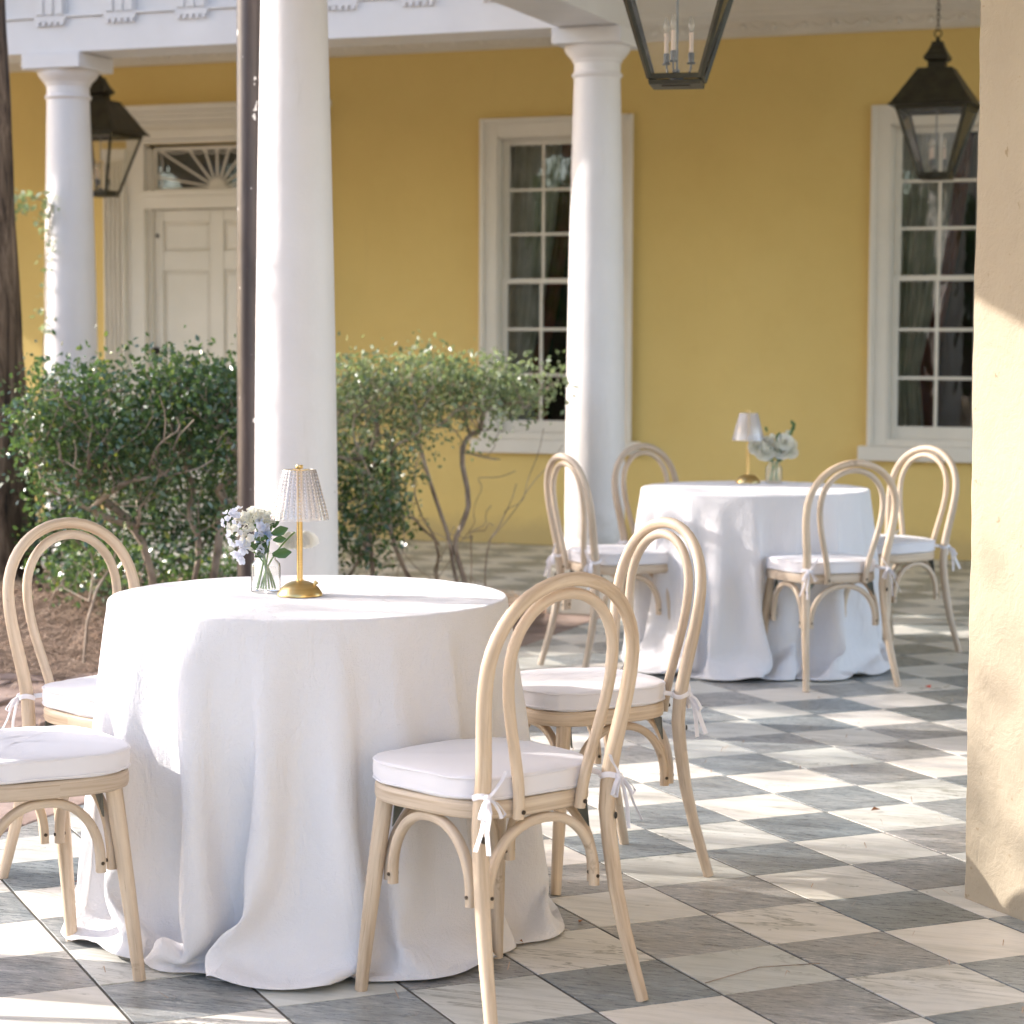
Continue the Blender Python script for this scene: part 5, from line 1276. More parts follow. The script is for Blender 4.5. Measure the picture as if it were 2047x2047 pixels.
 [523,31,246, 541,48,251, 531,71,251, 502,80,246, 462,82,242, 444,109,240, 467,143,239, 489,178,242, 491,208,246, 467,199,243, 440,170,242, 407,189,239, 382,228,239, 384,265,241, 422,274,245, 438,296,248, 420,329,247, 389,346,244, 359,326,241, 322,314,241, 282,315,244, 247,338,244, 228,374,242, 243,409,241, 251,446,241, 233,474,241, 198,482,242, 176,456,242, 167,419,241, 130,405,244, 90,415,244, 67,445,243, 91,476,245, 107,507,250, 77,524,249, 41,523,243, 23,493,238, -7,473,236, -45,488,236, -83,507,239, -114,525,245, -151,526,252, -163,507,250, -150,477,242, -148,441,239, -184,438,239, -207,468,242, -236,482,245, -263,472,244, -281,441,238, -288,403,235, -317,370,236, -358,365,240, -393,357,247, -397,338,250, -361,324,247, -323,309,246, -302,284,247, -333,258,243, -374,255,241, -413,234,239, -433,203,239, -426,165,242, -399,144,246, -400,104,247, -433,97,245, -472,91,245, -512,90,247, -535,96,251, -554,81,256, -558,47,254, -540,29,247, -516,26,241, -485,20,237, -477,-22,234, -480,-67,234, -490,-110,237, -505,-146,240, -504,-184,246, -487,-203,248, -454,-206,245, -417,-192,242, -380,-186,241, -371,-223,240, -377,-265,240, -391,-306,241, -400,-342,244, -382,-372,251, -361,-364,249, -342,-327,243, -317,-302,239, -303,-336,238, -315,-376,240, -311,-414,241, -273,-421,241, -236,-402,241, -197,-388,242, -170,-406,243, -198,-424,245, -237,-437,250, -229,-453,245, -186,-445,241, -139,-440,238, -96,-449,238, -75,-485,240, -58,-521,245, -34,-534,254, -25,-517,252, -19,-482,243, 4,-449,240, 42,-428,241, 86,-424,243, 112,-449,243, 124,-486,242, 150,-501,245, 182,-482,247, 180,-449,246, 154,-421,243, 162,-388,241, 201,-365,241, 244,-353,241, 285,-356,242, 295,-393,242, 309,-421,242, 335,-418,243, 351,-387,242, 339,-353,241, 328,-320,239, 350,-282,241, 387,-271,242, 427,-269,243, 452,-281,247, 476,-282,255, 488,-259,255, 477,-235,246, 450,-219,240, 436,-183,237, 438,-140,237, 462,-117,242, 480,-106,265, 481,-78,269, 458,-49,249, 458,-6,242, 486,20,242],
 [526,37,189, 545,56,195, 535,78,195, 508,84,190, 468,77,186, 445,108,182, 462,151,183, 485,188,187, 492,212,189, 471,198,186, 444,168,184, 410,190,181, 383,228,181, 389,266,183, 430,271,190, 446,291,200, 426,321,200, 397,334,194, 359,329,186, 320,314,185, 280,306,188, 245,333,186, 231,372,185, 245,411,184, 256,446,185, 233,476,186, 197,486,186, 171,459,185, 162,419,184, 129,398,187, 91,411,187, 70,447,186, 86,484,190, 105,515,195, 88,533,198, 56,525,188, 38,492,186, -1,478,179, -45,493,178, -87,511,181, -122,526,188, -160,529,196, -174,509,194, -157,480,186, -150,444,181, -183,441,181, -206,475,185, -231,490,189, -260,478,187, -280,445,181, -291,406,178, -322,371,178, -366,359,183, -404,348,191, -406,329,194, -365,321,191, -321,309,190, -296,288,190, -330,261,185, -374,258,183, -413,233,184, -432,196,191, -422,162,193, -398,136,200, -397,103,192, -433,95,188, -473,95,188, -514,93,190, -539,96,195, -561,83,201, -563,49,199, -546,30,192, -522,39,187, -494,24,180, -487,-22,178, -483,-69,178, -487,-116,181, -500,-156,183, -500,-197,191, -482,-222,198, -455,-215,191, -418,-196,186, -381,-184,184, -369,-223,182, -377,-267,182, -391,-308,184, -393,-351,188, -377,-383,195, -356,-375,193, -344,-333,189, -322,-303,182, -310,-335,181, -327,-374,184, -311,-413,185, -274,-422,186, -240,-396,188, -200,-384,187, -173,-407,185, -206,-420,189, -249,-430,195, -239,-437,196, -192,-438,186, -141,-439,181, -94,-451,180, -66,-486,184, -42,-522,190, -9,-537,202, 3,-524,203, -8,-490,189, 8,-455,183, 46,-429,183, 91,-419,186, 120,-445,186, 136,-484,186, 161,-499,195, 189,-483,200, 184,-455,194, 157,-424,187, 160,-385,186, 199,-359,184, 246,-350,184, 289,-356,184, 302,-394,187, 307,-427,190, 337,-417,190, 356,-389,186, 342,-355,183, 330,-320,182, 352,-278,184, 390,-258,186, 432,-263,187, 463,-272,192, 485,-280,199, 492,-266,199, 476,-248,190, 454,-228,185, 440,-185,180, 451,-140,183, 482,-115,201, 512,-109,227, 512,-71,226, 485,-40,206, 466,-8,186, 489,23,185],
 [528,47,132, 549,67,139, 540,86,139, 512,81,134, 475,73,129, 449,108,125, 464,149,131, 496,173,139, 503,198,136, 479,189,131, 448,165,127, 414,190,124, 385,230,123, 394,270,126, 431,286,135, 445,310,153, 433,325,170, 415,308,157, 375,297,145, 329,292,137, 283,297,133, 248,332,129, 227,375,128, 241,415,128, 256,452,129, 236,477,132, 195,489,131, 168,464,129, 152,422,128, 126,393,130, 89,408,131, 71,448,132, 81,491,137, 98,523,143, 100,538,146, 81,521,137, 58,489,132, 7,489,124, -41,504,123, -89,516,124, -131,526,131, -170,531,139, -184,509,138, -163,484,130, -152,449,124, -190,442,127, -214,475,131, -230,496,133, -253,484,133, -268,451,127, -294,411,121, -330,374,121, -375,350,127, -414,336,136, -413,320,138, -373,302,139, -323,299,136, -291,294,133, -327,266,128, -375,251,127, -402,214,140, -421,187,152, -410,174,151, -399,146,147, -396,118,137, -433,95,130, -475,99,130, -515,101,133, -542,94,140, -566,70,148, -575,46,152, -553,43,139, -527,51,131, -505,28,124, -498,-22,122, -489,-71,120, -485,-122,124, -491,-170,130, -490,-211,138, -471,-248,151, -444,-250,149, -410,-222,139, -387,-189,130, -372,-222,125, -384,-264,126, -390,-312,129, -384,-360,133, -369,-393,139, -362,-375,137, -363,-328,136, -335,-308,127, -310,-342,125, -322,-380,129, -305,-406,139, -291,-410,149, -257,-384,141, -211,-381,132, -179,-412,128, -207,-433,134, -247,-452,145, -234,-463,152, -190,-450,140, -144,-445,125, -93,-457,123, -51,-486,130, -18,-521,138, 17,-536,152, 29,-530,153, 12,-499,137, 16,-462,126, 53,-433,126, 97,-416,130, 137,-437,138, 170,-467,145, 199,-487,161, 220,-475,172, 220,-439,164, 188,-413,143, 163,-386,130, 198,-363,127, 247,-349,127, 286,-360,127, 295,-401,131, 307,-430,136, 337,-425,136, 353,-395,131, 339,-362,127, 331,-320,125, 356,-277,126, 394,-266,131, 426,-286,137, 457,-294,148, 483,-296,154, 491,-282,146, 473,-264,136, 456,-234,129, 451,-189,124, 472,-145,132, 506,-121,155, 530,-109,181, 530,-69,178, 507,-51,158, 483,-19,134, 495,23,129],
 [528,57,107, 550,73,111, 542,90,111, 515,78,105, 479,71,100, 453,108,96, 471,144,105, 502,163,113, 508,190,109, 484,182,104, 451,162,98, 416,190,95, 387,232,94, 396,273,98, 428,298,110, 438,325,131, 424,339,148, 414,313,133, 382,291,119, 334,288,111, 287,297,104, 251,331,100, 226,376,100, 233,421,101, 251,457,102, 236,483,106, 195,492,103, 167,466,100, 152,422,100, 125,392,101, 86,407,104, 79,445,109, 100,486,118, 118,519,129, 118,534,125, 99,518,116, 66,492,106, 12,498,97, -38,512,96, -90,518,97, -137,526,103, -173,533,111, -189,509,110, -168,486,102, -155,452,95, -195,444,99, -214,475,103, -234,493,109, -246,483,117, -262,455,104, -298,416,94, -337,380,97, -380,348,100, -420,329,109, -419,311,112, -377,296,112, -326,297,110, -293,302,106, -328,272,100, -375,245,99, -403,217,122, -426,205,150, -421,183,136, -400,157,122, -397,128,110, -432,99,102, -475,100,101, -517,103,104, -543,88,113, -565,63,126, -578,52,128, -557,53,115, -531,54,105, -511,28,96, -506,-23,95, -495,-73,93, -486,-125,96, -483,-178,105, -484,-223,116, -470,-259,126, -442,-263,124, -413,-230,115, -395,-191,103, -376,-220,96, -386,-264,97, -388,-313,102, -377,-363,109, -367,-396,114, -365,-375,109, -370,-327,109, -342,-311,99, -311,-347,98, -317,-389,103, -301,-422,122, -281,-425,137, -252,-394,120, -215,-383,104, -184,-416,101, -203,-448,112, -240,-468,125, -228,-474,131, -186,-468,121, -145,-455,99, -94,-464,96, -46,-488,103, -6,-519,112, 31,-535,129, 43,-532,129, 22,-504,111, 20,-467,98, 58,-437,98, 101,-427,108, 137,-448,122, 183,-464,125, 212,-482,144, 234,-474,151, 232,-442,141, 202,-412,120, 168,-391,104, 199,-367,98, 247,-349,98, 283,-364,98, 294,-406,103, 303,-437,110, 331,-429,112, 345,-400,109, 332,-370,102, 336,-322,98, 359,-277,97, 396,-271,104, 421,-300,116, 448,-314,131, 478,-312,133, 488,-293,120, 472,-270,109, 457,-240,103, 461,-192,98, 485,-146,107, 515,-123,131, 538,-110,157, 537,-70,152, 518,-56,133, 495,-25,109, 502,20,102],
 [529,61,81, 551,80,84, 545,91,83, 519,73,78, 483,68,72, 458,108,68, 479,139,79, 506,155,87, 512,181,87, 492,174,80, 456,161,71, 421,194,67, 391,236,67, 394,278,73, 419,313,89, 429,340,109, 411,354,130, 399,328,119, 380,295,94, 338,285,83, 290,293,76, 251,329,72, 227,377,71, 226,425,74, 243,463,76, 235,488,80, 199,492,75, 172,465,74, 154,422,72, 125,393,73, 90,409,81, 96,440,102, 124,477,111, 142,512,115, 137,530,105, 115,514,93, 74,500,81, 18,511,73, -34,521,71, -88,524,71, -140,527,77, -173,534,87, -189,510,82, -173,487,74, -158,455,67, -200,447,71, -219,475,78, -232,496,88, -240,491,99, -268,462,85, -309,425,75, -348,393,84, -388,354,81, -426,323,82, -423,308,84, -378,307,91, -328,314,90, -294,313,80, -329,279,72, -377,247,76, -411,233,109, -439,221,140, -434,194,125, -402,173,104, -402,140,85, -432,105,74, -477,99,73, -519,98,77, -546,87,87, -566,77,113, -579,73,115, -559,67,93, -533,65,82, -519,30,70, -515,-23,67, -506,-75,67, -496,-129,71, -487,-184,80, -480,-230,92, -468,-266,99, -446,-266,101, -428,-225,97, -406,-192,79, -381,-219,68, -387,-267,70, -397,-316,77, -390,-360,93, -384,-389,101, -380,-370,88, -380,-326,82, -350,-316,72, -314,-353,71, -309,-399,79, -297,-435,104, -274,-437,116, -258,-400,95, -225,-387,78, -194,-424,77, -195,-465,94, -229,-483,109, -218,-490,122, -182,-485,104, -147,-469,76, -95,-473,69, -43,-493,77, 2,-521,87, 33,-540,105, 46,-538,103, 26,-512,84, 26,-475,72, 67,-445,72, 112,-436,85, 140,-462,108, 176,-481,114, 201,-488,135, 231,-479,130, 230,-453,119, 201,-425,99, 169,-401,79, 200,-371,70, 247,-350,70, 280,-368,72, 294,-410,76, 300,-441,84, 332,-425,93, 340,-405,96, 327,-376,79, 337,-325,70, 363,-279,69, 401,-274,76, 423,-306,91, 445,-326,109, 472,-327,110, 482,-306,96, 468,-280,84, 462,-246,78, 474,-195,74, 497,-148,83, 524,-121,108, 545,-111,133, 542,-72,127, 525,-61,108, 507,-29,84, 508,19,75],
 [536,49,64, 554,81,59, 549,87,56, 523,65,51, 488,66,44, 463,109,40, 489,132,55, 514,143,72, 518,169,84, 503,166,66, 468,164,51, 431,201,42, 399,247,46, 384,294,61, 403,332,77, 417,357,90, 397,366,112, 379,346,108, 367,306,78, 340,281,57, 294,292,48, 253,330,45, 230,377,48, 229,426,48, 238,468,50, 232,492,52, 208,489,50, 190,456,56, 163,417,48, 125,398,47, 99,421,63, 99,452,90, 139,475,92, 162,506,96, 157,524,85, 130,512,71, 82,513,59, 25,525,55, -28,533,54, -82,536,54, -134,535,57, -160,537,76, -181,515,63, -178,489,47, -161,458,39, -204,456,48, -230,478,64, -227,504,77, -238,501,87, -276,470,69, -318,434,61, -358,403,76, -397,363,69, -431,324,58, -422,314,59, -377,328,77, -329,337,77, -299,328,58, -336,293,50, -384,264,61, -423,253,98, -452,236,124, -441,207,108, -412,183,85, -413,155,66, -433,118,49, -478,109,47, -520,101,49, -546,98,69, -564,102,105, -578,97,104, -559,88,78, -536,76,58, -527,30,45, -523,-24,42, -517,-78,44, -509,-132,52, -499,-186,66, -488,-233,78, -470,-270,75, -454,-260,79, -441,-217,82, -418,-193,65, -392,-217,44, -397,-265,45, -410,-314,57, -409,-351,84, -404,-381,89, -396,-364,68, -391,-324,57, -360,-323,48, -321,-363,47, -300,-410,56, -285,-447,83, -266,-449,92, -259,-409,70, -235,-392,52, -208,-433,55, -196,-479,74, -217,-498,94, -209,-506,112, -181,-499,85, -150,-485,54, -97,-487,46, -49,-509,61, -4,-530,72, 29,-548,81, 45,-544,78, 28,-520,59, 34,-482,46, 76,-454,47, 122,-447,64, 147,-473,88, 168,-498,104, 195,-501,135, 228,-488,125, 231,-466,104, 196,-444,83, 174,-414,57, 202,-378,43, 250,-352,42, 289,-365,48, 304,-408,54, 309,-439,60, 334,-429,76, 343,-412,83, 343,-380,60, 347,-329,44, 368,-280,41, 408,-275,50, 437,-297,70, 452,-323,89, 469,-338,87, 477,-318,72, 462,-292,61, 466,-250,54, 485,-199,51, 508,-150,63, 533,-115,86, 555,-105,112, 552,-70,108, 533,-66,84, 518,-34,61, 517,14,50],
 [546,33,53, 562,67,50, 556,73,38, 529,56,30, 496,68,20, 471,110,18, 499,123,43, 522,140,76, 529,162,84, 514,156,56, 483,172,34, 445,214,25, 413,259,28, 390,309,48, 390,351,67, 402,374,77, 383,375,94, 359,362,99, 349,323,68, 336,289,39, 300,296,23, 265,334,30, 250,376,50, 250,423,46, 244,466,39, 231,494,31, 222,482,29, 212,445,41, 180,412,33, 130,411,27, 97,435,43, 91,468,70, 140,480,70, 177,501,73, 177,518,70, 142,515,58, 89,525,44, 31,537,40, -22,544,36, -75,548,38, -129,547,43, -166,545,65, -184,521,46, -176,495,27, -160,466,21, -199,471,31, -233,486,47, -237,510,71, -248,510,80, -288,479,63, -329,444,51, -369,412,67, -406,372,61, -433,333,40, -418,331,41, -376,353,66, -329,360,66, -305,345,38, -344,310,31, -392,287,52, -433,274,89, -462,247,105, -453,212,86, -425,192,63, -419,169,47, -434,135,27, -479,125,24, -519,116,29, -543,120,61, -563,126,98, -576,118,93, -559,107,66, -543,80,37, -537,28,27, -534,-26,24, -530,-80,32, -523,-132,46, -514,-185,63, -502,-233,75, -480,-265,61, -460,-257,55, -448,-216,66, -422,-186,55, -410,-209,28, -418,-257,34, -430,-302,56, -430,-339,83, -423,-371,78, -414,-355,56, -405,-321,38, -373,-334,28, -333,-376,30, -295,-422,39, -270,-459,61, -256,-461,69, -254,-419,45, -246,-399,28, -224,-441,34, -206,-486,56, -209,-510,80, -200,-521,99, -182,-510,68, -151,-500,34, -101,-505,28, -51,-523,46, -10,-540,70, 23,-557,65, 35,-552,57, 17,-528,41, 42,-495,25, 87,-466,26, 132,-461,49, 160,-482,71, 165,-511,94, 197,-512,123, 236,-495,118, 228,-479,94, 192,-463,66, 182,-427,37, 209,-387,19, 255,-359,19, 301,-363,26, 324,-399,38, 327,-434,46, 346,-432,73, 359,-410,72, 360,-381,41, 361,-332,24, 377,-284,18, 413,-278,29, 444,-294,48, 449,-326,65, 462,-347,62, 469,-332,49, 462,-302,44, 478,-253,46, 498,-203,38, 519,-157,51, 542,-113,69, 565,-98,91, 562,-72,92, 539,-71,65, 524,-45,40, 528,5,32],
 [553,29,46, 568,55,60, 563,51,43, 537,44,28, 512,80,13, 487,119,17, 508,105,43, 531,121,77, 543,145,83, 524,153,54, 495,186,25, 461,231,17, 425,272,17, 407,319,35, 390,362,58, 387,391,63, 368,390,76, 343,379,84, 339,340,56, 335,306,37, 313,313,16, 276,349,27, 263,382,52, 261,423,66, 253,465,54, 250,488,29, 246,473,20, 232,438,26, 190,422,19, 132,432,14, 87,451,27, 87,480,49, 140,484,47, 185,499,50, 191,516,60, 146,526,56, 94,537,34, 37,549,26, -16,556,23, -69,559,27, -122,560,42, -167,555,48, -174,531,35, -159,503,35, -145,477,17, -189,484,14, -224,497,31, -238,520,53, -255,520,63, -298,488,52, -339,453,40, -379,421,54, -415,378,54, -436,345,37, -414,351,30, -373,374,56, -332,379,53, -315,361,21, -355,328,16, -404,303,37, -444,285,73, -469,252,84, -470,211,67, -436,199,45, -411,184,35, -433,160,17, -480,151,16, -520,138,17, -547,136,45, -565,142,81, -576,121,72, -566,104,49, -555,76,22, -551,26,26, -548,-28,17, -544,-81,23, -538,-132,43, -529,-183,66, -515,-231,64, -490,-255,47, -468,-249,34, -458,-212,53, -431,-190,50, -430,-207,18, -440,-252,22, -449,-291,52, -449,-328,79, -442,-361,68, -432,-342,61, -420,-321,34, -389,-348,17, -349,-390,23, -302,-433,32, -261,-469,44, -245,-471,48, -258,-429,26, -265,-406,13, -245,-449,19, -225,-487,47, -213,-517,70, -193,-533,83, -181,-520,58, -148,-513,30, -102,-519,14, -54,-534,34, -24,-551,71, 9,-566,67, 18,-561,45, 16,-536,26, 57,-511,13, 104,-480,14, 141,-468,40, 168,-489,63, 178,-516,81, 201,-523,105, 241,-503,99, 229,-489,73, 194,-476,44, 186,-439,18, 219,-403,15, 262,-376,20, 305,-376,18, 340,-397,22, 347,-427,34, 361,-434,62, 378,-404,63, 381,-373,32, 381,-331,23, 393,-290,19, 426,-267,22, 446,-288,36, 445,-328,41, 456,-355,37, 464,-345,32, 471,-306,36, 493,-255,42, 510,-208,27, 531,-164,42, 552,-122,65, 572,-94,73, 571,-75,80, 548,-64,60, 534,-50,27, 540,-1,17],
 [558,14,53, 575,34,69, 570,30,46, 547,44,22, 524,94,12, 505,134,20, 519,101,38, 542,104,66, 554,135,77, 532,164,50, 503,200,18, 470,246,14, 437,286,23, 416,327,24, 398,366,42, 379,402,43, 353,405,57, 329,394,64, 333,352,41, 348,320,34, 326,332,13, 285,362,22, 272,389,52, 276,427,80, 271,463,70, 273,482,35, 270,464,27, 248,442,21, 195,443,16, 135,456,13, 82,468,15, 81,492,35, 131,500,37, 178,509,30, 194,523,39, 149,538,48, 100,551,31, 43,562,21, -10,570,14, -63,573,23, -114,574,48, -155,564,36, -153,540,31, -140,513,42, -131,497,16, -179,501,11, -225,505,18, -241,527,37, -265,528,53, -308,497,42, -350,461,28, -390,428,42, -426,386,54, -439,360,36, -411,371,22, -369,394,51, -330,398,48, -324,382,15, -369,347,12, -419,310,20, -454,286,51, -476,256,62, -480,214,45, -442,200,28, -399,194,24, -431,186,12, -480,179,14, -519,164,14, -550,154,30, -570,156,63, -579,127,53, -578,101,37, -569,68,17, -565,21,27, -563,-31,15, -558,-83,16, -552,-133,38, -543,-182,62, -524,-229,48, -497,-257,33, -481,-242,26, -469,-209,46, -439,-181,49, -446,-205,25, -459,-247,15, -464,-286,39, -468,-318,69, -459,-349,54, -450,-329,55, -433,-322,31, -400,-358,13, -360,-399,22, -315,-440,39, -269,-477,39, -254,-477,32, -279,-437,22, -290,-412,12, -266,-453,13, -239,-492,32, -216,-522,53, -191,-542,65, -171,-533,48, -142,-528,28, -102,-533,16, -63,-544,38, -40,-561,67, -8,-576,61, 8,-569,34, 27,-545,23, 74,-523,14, 119,-497,16, 147,-480,44, 173,-498,54, 189,-521,68, 205,-532,86, 243,-512,77, 230,-499,51, 202,-485,24, 203,-444,15, 226,-414,30, 267,-389,22, 308,-390,21, 346,-404,15, 367,-420,24, 376,-432,47, 396,-397,54, 402,-363,33, 393,-329,23, 407,-298,17, 442,-267,20, 459,-276,36, 458,-319,24, 459,-357,19, 469,-352,26, 484,-309,43, 507,-256,42, 522,-212,20, 541,-168,29, 562,-127,57, 575,-90,55, 577,-71,71, 557,-53,55, 547,-53,20, 552,-8,16],
 [566,-1,55, 582,11,73, 579,19,43, 557,55,23, 535,108,12, 515,143,29, 525,105,40, 550,99,45, 563,131,58, 543,170,36, 512,212,14, 479,258,18, 446,292,33, 431,328,21, 409,371,32, 375,409,26, 341,419,38, 325,408,43, 347,363,32, 366,336,33, 338,352,18, 292,380,20, 280,395,48, 300,423,83, 291,458,76, 296,474,41, 291,457,28, 257,454,14, 198,467,16, 138,480,13, 82,489,15, 68,502,42, 116,515,32, 165,523,18, 191,534,23, 154,551,43, 106,565,29, 49,576,17, -5,584,11, -58,588,22, -109,587,43, -138,574,23, -130,548,23, -132,520,36, -123,514,14, -167,517,13, -222,517,17, -253,529,29, -276,535,41, -317,508,29, -361,469,19, -401,433,28, -438,392,44, -442,374,34, -407,391,18, -366,409,39, -337,404,43, -338,397,17, -379,364,17, -427,321,14, -465,288,34, -488,256,49, -483,226,32, -440,223,28, -394,220,21, -429,215,12, -478,205,14, -517,189,14, -551,176,22, -577,169,47, -589,133,41, -592,97,29, -580,57,16, -574,13,22, -576,-35,17, -571,-87,14, -562,-139,24, -553,-190,51, -531,-238,52, -508,-255,30, -498,-226,23, -484,-191,40, -454,-161,38, -463,-193,24, -477,-235,17, -481,-276,29, -485,-308,58, -474,-336,38, -456,-328,44, -437,-335,28, -411,-368,13, -371,-408,20, -327,-449,43, -281,-483,46, -272,-480,25, -301,-438,21, -315,-417,11, -288,-454,11, -256,-496,21, -227,-529,39, -195,-552,49, -161,-547,40, -137,-543,26, -105,-545,19, -77,-552,38, -58,-571,61, -24,-585,50, 8,-577,27, 42,-554,19, 89,-531,22, 131,-509,28, 154,-492,43, 179,-501,34, 192,-527,45, 210,-541,67, 245,-523,59, 230,-509,33, 216,-489,13, 228,-448,21, 233,-420,49, 267,-394,35, 307,-405,19, 342,-418,18, 376,-422,17, 394,-429,34, 414,-393,48, 418,-356,29, 405,-330,23, 418,-310,19, 453,-275,18, 474,-269,31, 477,-308,20, 475,-350,12, 483,-351,28, 497,-312,56, 520,-260,46, 536,-216,17, 551,-173,24, 571,-135,50, 584,-89,43, 586,-58,63, 564,-54,52, 559,-60,16, 566,-14,14],
 [574,1,54, 587,-6,72, 586,19,41, 568,69,26, 546,121,13, 528,147,39, 532,112,43, 553,107,26, 571,131,34, 553,177,23, 521,225,15, 488,268,25, 457,291,29, 446,325,21, 417,368,18, 374,403,16, 338,429,26, 327,419,25, 363,377,30, 382,353,32, 349,373,18, 297,401,22, 281,415,42, 312,421,71, 303,448,63, 318,463,41, 307,455,22, 259,468,11, 200,488,17, 140,503,12, 82,513,14, 54,519,39, 100,529,24, 151,538,12, 186,546,22, 163,561,43, 111,578,27, 55,590,14, 1,598,13, -54,603,20, -103,600,34, -117,582,15, -108,553,17, -115,525,36, -115,526,19, -158,532,13, -215,530,17, -262,529,15, -288,539,26, -327,517,21, -372,479,18, -412,441,24, -448,398,30, -448,383,20, -409,405,14, -362,419,23, -328,416,35, -342,409,21, -386,378,17, -433,335,12, -474,296,20, -498,259,32, -480,247,24, -435,250,30, -390,249,19, -427,244,13, -476,231,15, -515,213,14, -553,195,16, -583,179,30, -601,138,32, -604,91,25, -592,46,19, -583,9,25, -589,-37,17, -585,-89,13, -575,-144,16, -563,-197,35, -540,-245,40, -523,-248,23, -514,-210,20, -499,-171,34, -470,-142,27, -482,-176,16, -494,-219,14, -499,-264,21, -501,-298,45, -483,-328,24, -454,-343,37, -440,-350,30, -421,-378,12, -380,-419,17, -335,-460,37, -293,-491,46, -291,-482,23, -321,-438,24, -335,-417,12, -308,-455,12, -274,-499,15, -239,-537,29, -195,-563,33, -160,-554,29, -141,-550,24, -106,-554,28, -81,-558,29, -73,-579,52, -39,-585,33, 6,-578,16, 52,-563,25, 102,-540,35, 141,-513,38, 154,-491,30, 183,-506,20, 196,-532,25, 213,-549,45, 243,-534,40, 227,-519,27, 237,-488,13, 254,-451,28, 249,-423,63, 259,-405,44, 292,-425,14, 331,-435,16, 372,-437,19, 405,-427,23, 428,-391,32, 430,-354,18, 416,-331,35, 424,-320,35, 456,-289,24, 485,-268,24, 495,-297,18, 494,-341,12, 495,-353,38, 510,-316,66, 533,-266,44, 551,-219,15, 562,-170,19, 578,-135,35, 595,-88,35, 591,-45,44, 567,-44,40, 571,-61,21, 580,-18,16],
 [571,-12,42, 583,-25,66, 585,13,21, 577,74,13, 556,135,11, 540,154,51, 540,116,48, 551,128,18, 581,131,11, 563,185,12, 531,239,10, 498,268,36, 467,283,18, 456,320,43, 419,354,13, 373,390,29, 336,427,9, 330,428,10, 376,383,24, 396,359,29, 354,391,9, 301,421,9, 276,437,31, 318,410,55, 304,444,36, 338,455,37, 315,461,10, 259,484,9, 200,503,21, 141,518,9, 81,529,10, 30,528,31, 84,543,16, 137,554,10, 182,561,18, 175,571,37, 119,590,17, 60,604,10, 6,613,10, -49,618,16, -99,612,23, -93,589,11, -84,558,24, -94,525,54, -124,530,26, -148,548,10, -209,546,10, -269,533,9, -296,543,12, -338,527,14, -385,487,14, -423,450,31, -458,404,34, -452,395,15, -409,416,34, -359,432,38, -310,431,48, -347,414,38, -392,392,18, -440,350,10, -483,305,10, -505,257,10, -474,270,11, -428,277,28, -378,277,13, -425,271,10, -472,257,10, -513,237,12, -553,217,10, -588,189,10, -608,141,10, -615,88,10, -603,41,29, -592,8,44, -603,-37,16, -600,-91,10, -589,-147,10, -574,-204,19, -549,-251,22, -536,-237,15, -530,-194,26, -514,-152,30, -480,-117,12, -501,-159,10, -511,-203,10, -516,-255,12, -512,-293,32, -476,-324,19, -449,-365,38, -443,-363,39, -431,-389,10, -390,-430,10, -343,-471,28, -302,-503,49, -308,-487,17, -341,-438,28, -358,-411,10, -328,-456,13, -291,-503,8, -248,-544,11, -199,-570,10, -168,-548,10, -143,-549,29, -98,-566,37, -77,-562,11, -76,-589,41, -48,-577,18, 5,-568,18, 61,-574,39, 114,-549,39, 147,-518,20, 148,-490,13, 174,-516,19, 212,-533,10, 217,-559,24, 243,-543,18, 222,-524,10, 261,-486,10, 279,-448,33, 273,-423,70, 250,-417,39, 275,-446,17, 317,-454,10, 360,-457,17, 400,-425,9, 438,-390,11, 448,-343,10, 421,-338,55, 427,-334,53, 455,-306,14, 496,-266,14, 514,-285,14, 513,-333,10, 509,-356,42, 524,-320,75, 547,-271,39, 566,-221,16, 572,-171,19, 581,-138,10, 600,-88,10, 592,-37,19, 568,-41,18, 584,-66,33, 594,-22,18],
]

cloth_xyz = np.array(CLOTH_MM, float).reshape(len(CLOTH_MM), -1, 3) * 0.001
def cloth_mesh(name):
    mb = MB()
    g = cloth_xyz
    nr, na = g.shape[:2]
    zt = 0.7935
    rings = [[(0.02 * math.cos(2 * math.pi * k / na), 0.02 * math.sin(2 * math.pi * k / na), zt) for k in range(na)]]
    for r_ in (0.12, 0.22, 0.32, 0.40):
        rings.append([(r_ * math.cos(2 * math.pi * k / na), r_ * math.sin(2 * math.pi * k / na), zt + 0.0006 * math.sin(k * 0.2 + r_ * 30)) for k in range(na)])
    for r_, z_ in ((0.445, zt), (0.462, zt), (0.4690, zt - 0.0004), (0.4725, zt - 0.0035), (0.4745, zt - 0.0095), (0.4755, zt - 0.020)):
        rings.append([(r_ * math.cos(2 * math.pi * k / na), r_ * math.sin(2 * math.pi * k / na), z_ + 0.0008 * math.sin(k * 0.9) * math.sin(k * 0.23)) for k in range(na)])
    for i in range(nr):
        if g[i, :, 2].mean() > 0.765: continue
        row = []
        for k in range(na):
            x, y, z = g[i, k]
            rr_ = math.hypot(x, y)
            if rr_ < 0.452 and z > 0.70: z = zt + (z - 0.797) * 0.3 - 0.001
            row.append((x, y, max(0.004, z - 0.003)))
        rings.append(row)
    for r_ in rings: mb.v += r_
    for i in range(len(rings) - 1):
        for k in range(na):
            a, b = i * na + k, i * na + (k + 1) % na
            mb.f.append((a, a + na, b + na, b)); mb.uv.append([(0, 0)] * 4)
    mb.f.append(tuple(range(na))); mb.uv.append([(0, 0)] * na)
    o = mb.build(name, M['cloth'], smooth=180)
    md = o.modifiers.new('hem', 'SOLIDIFY'); md.thickness = 0.0012; md.offset = -1
    sb = o.modifiers.new('smooth', 'SUBSURF'); sb.levels = 1; sb.render_levels = 1
    return o
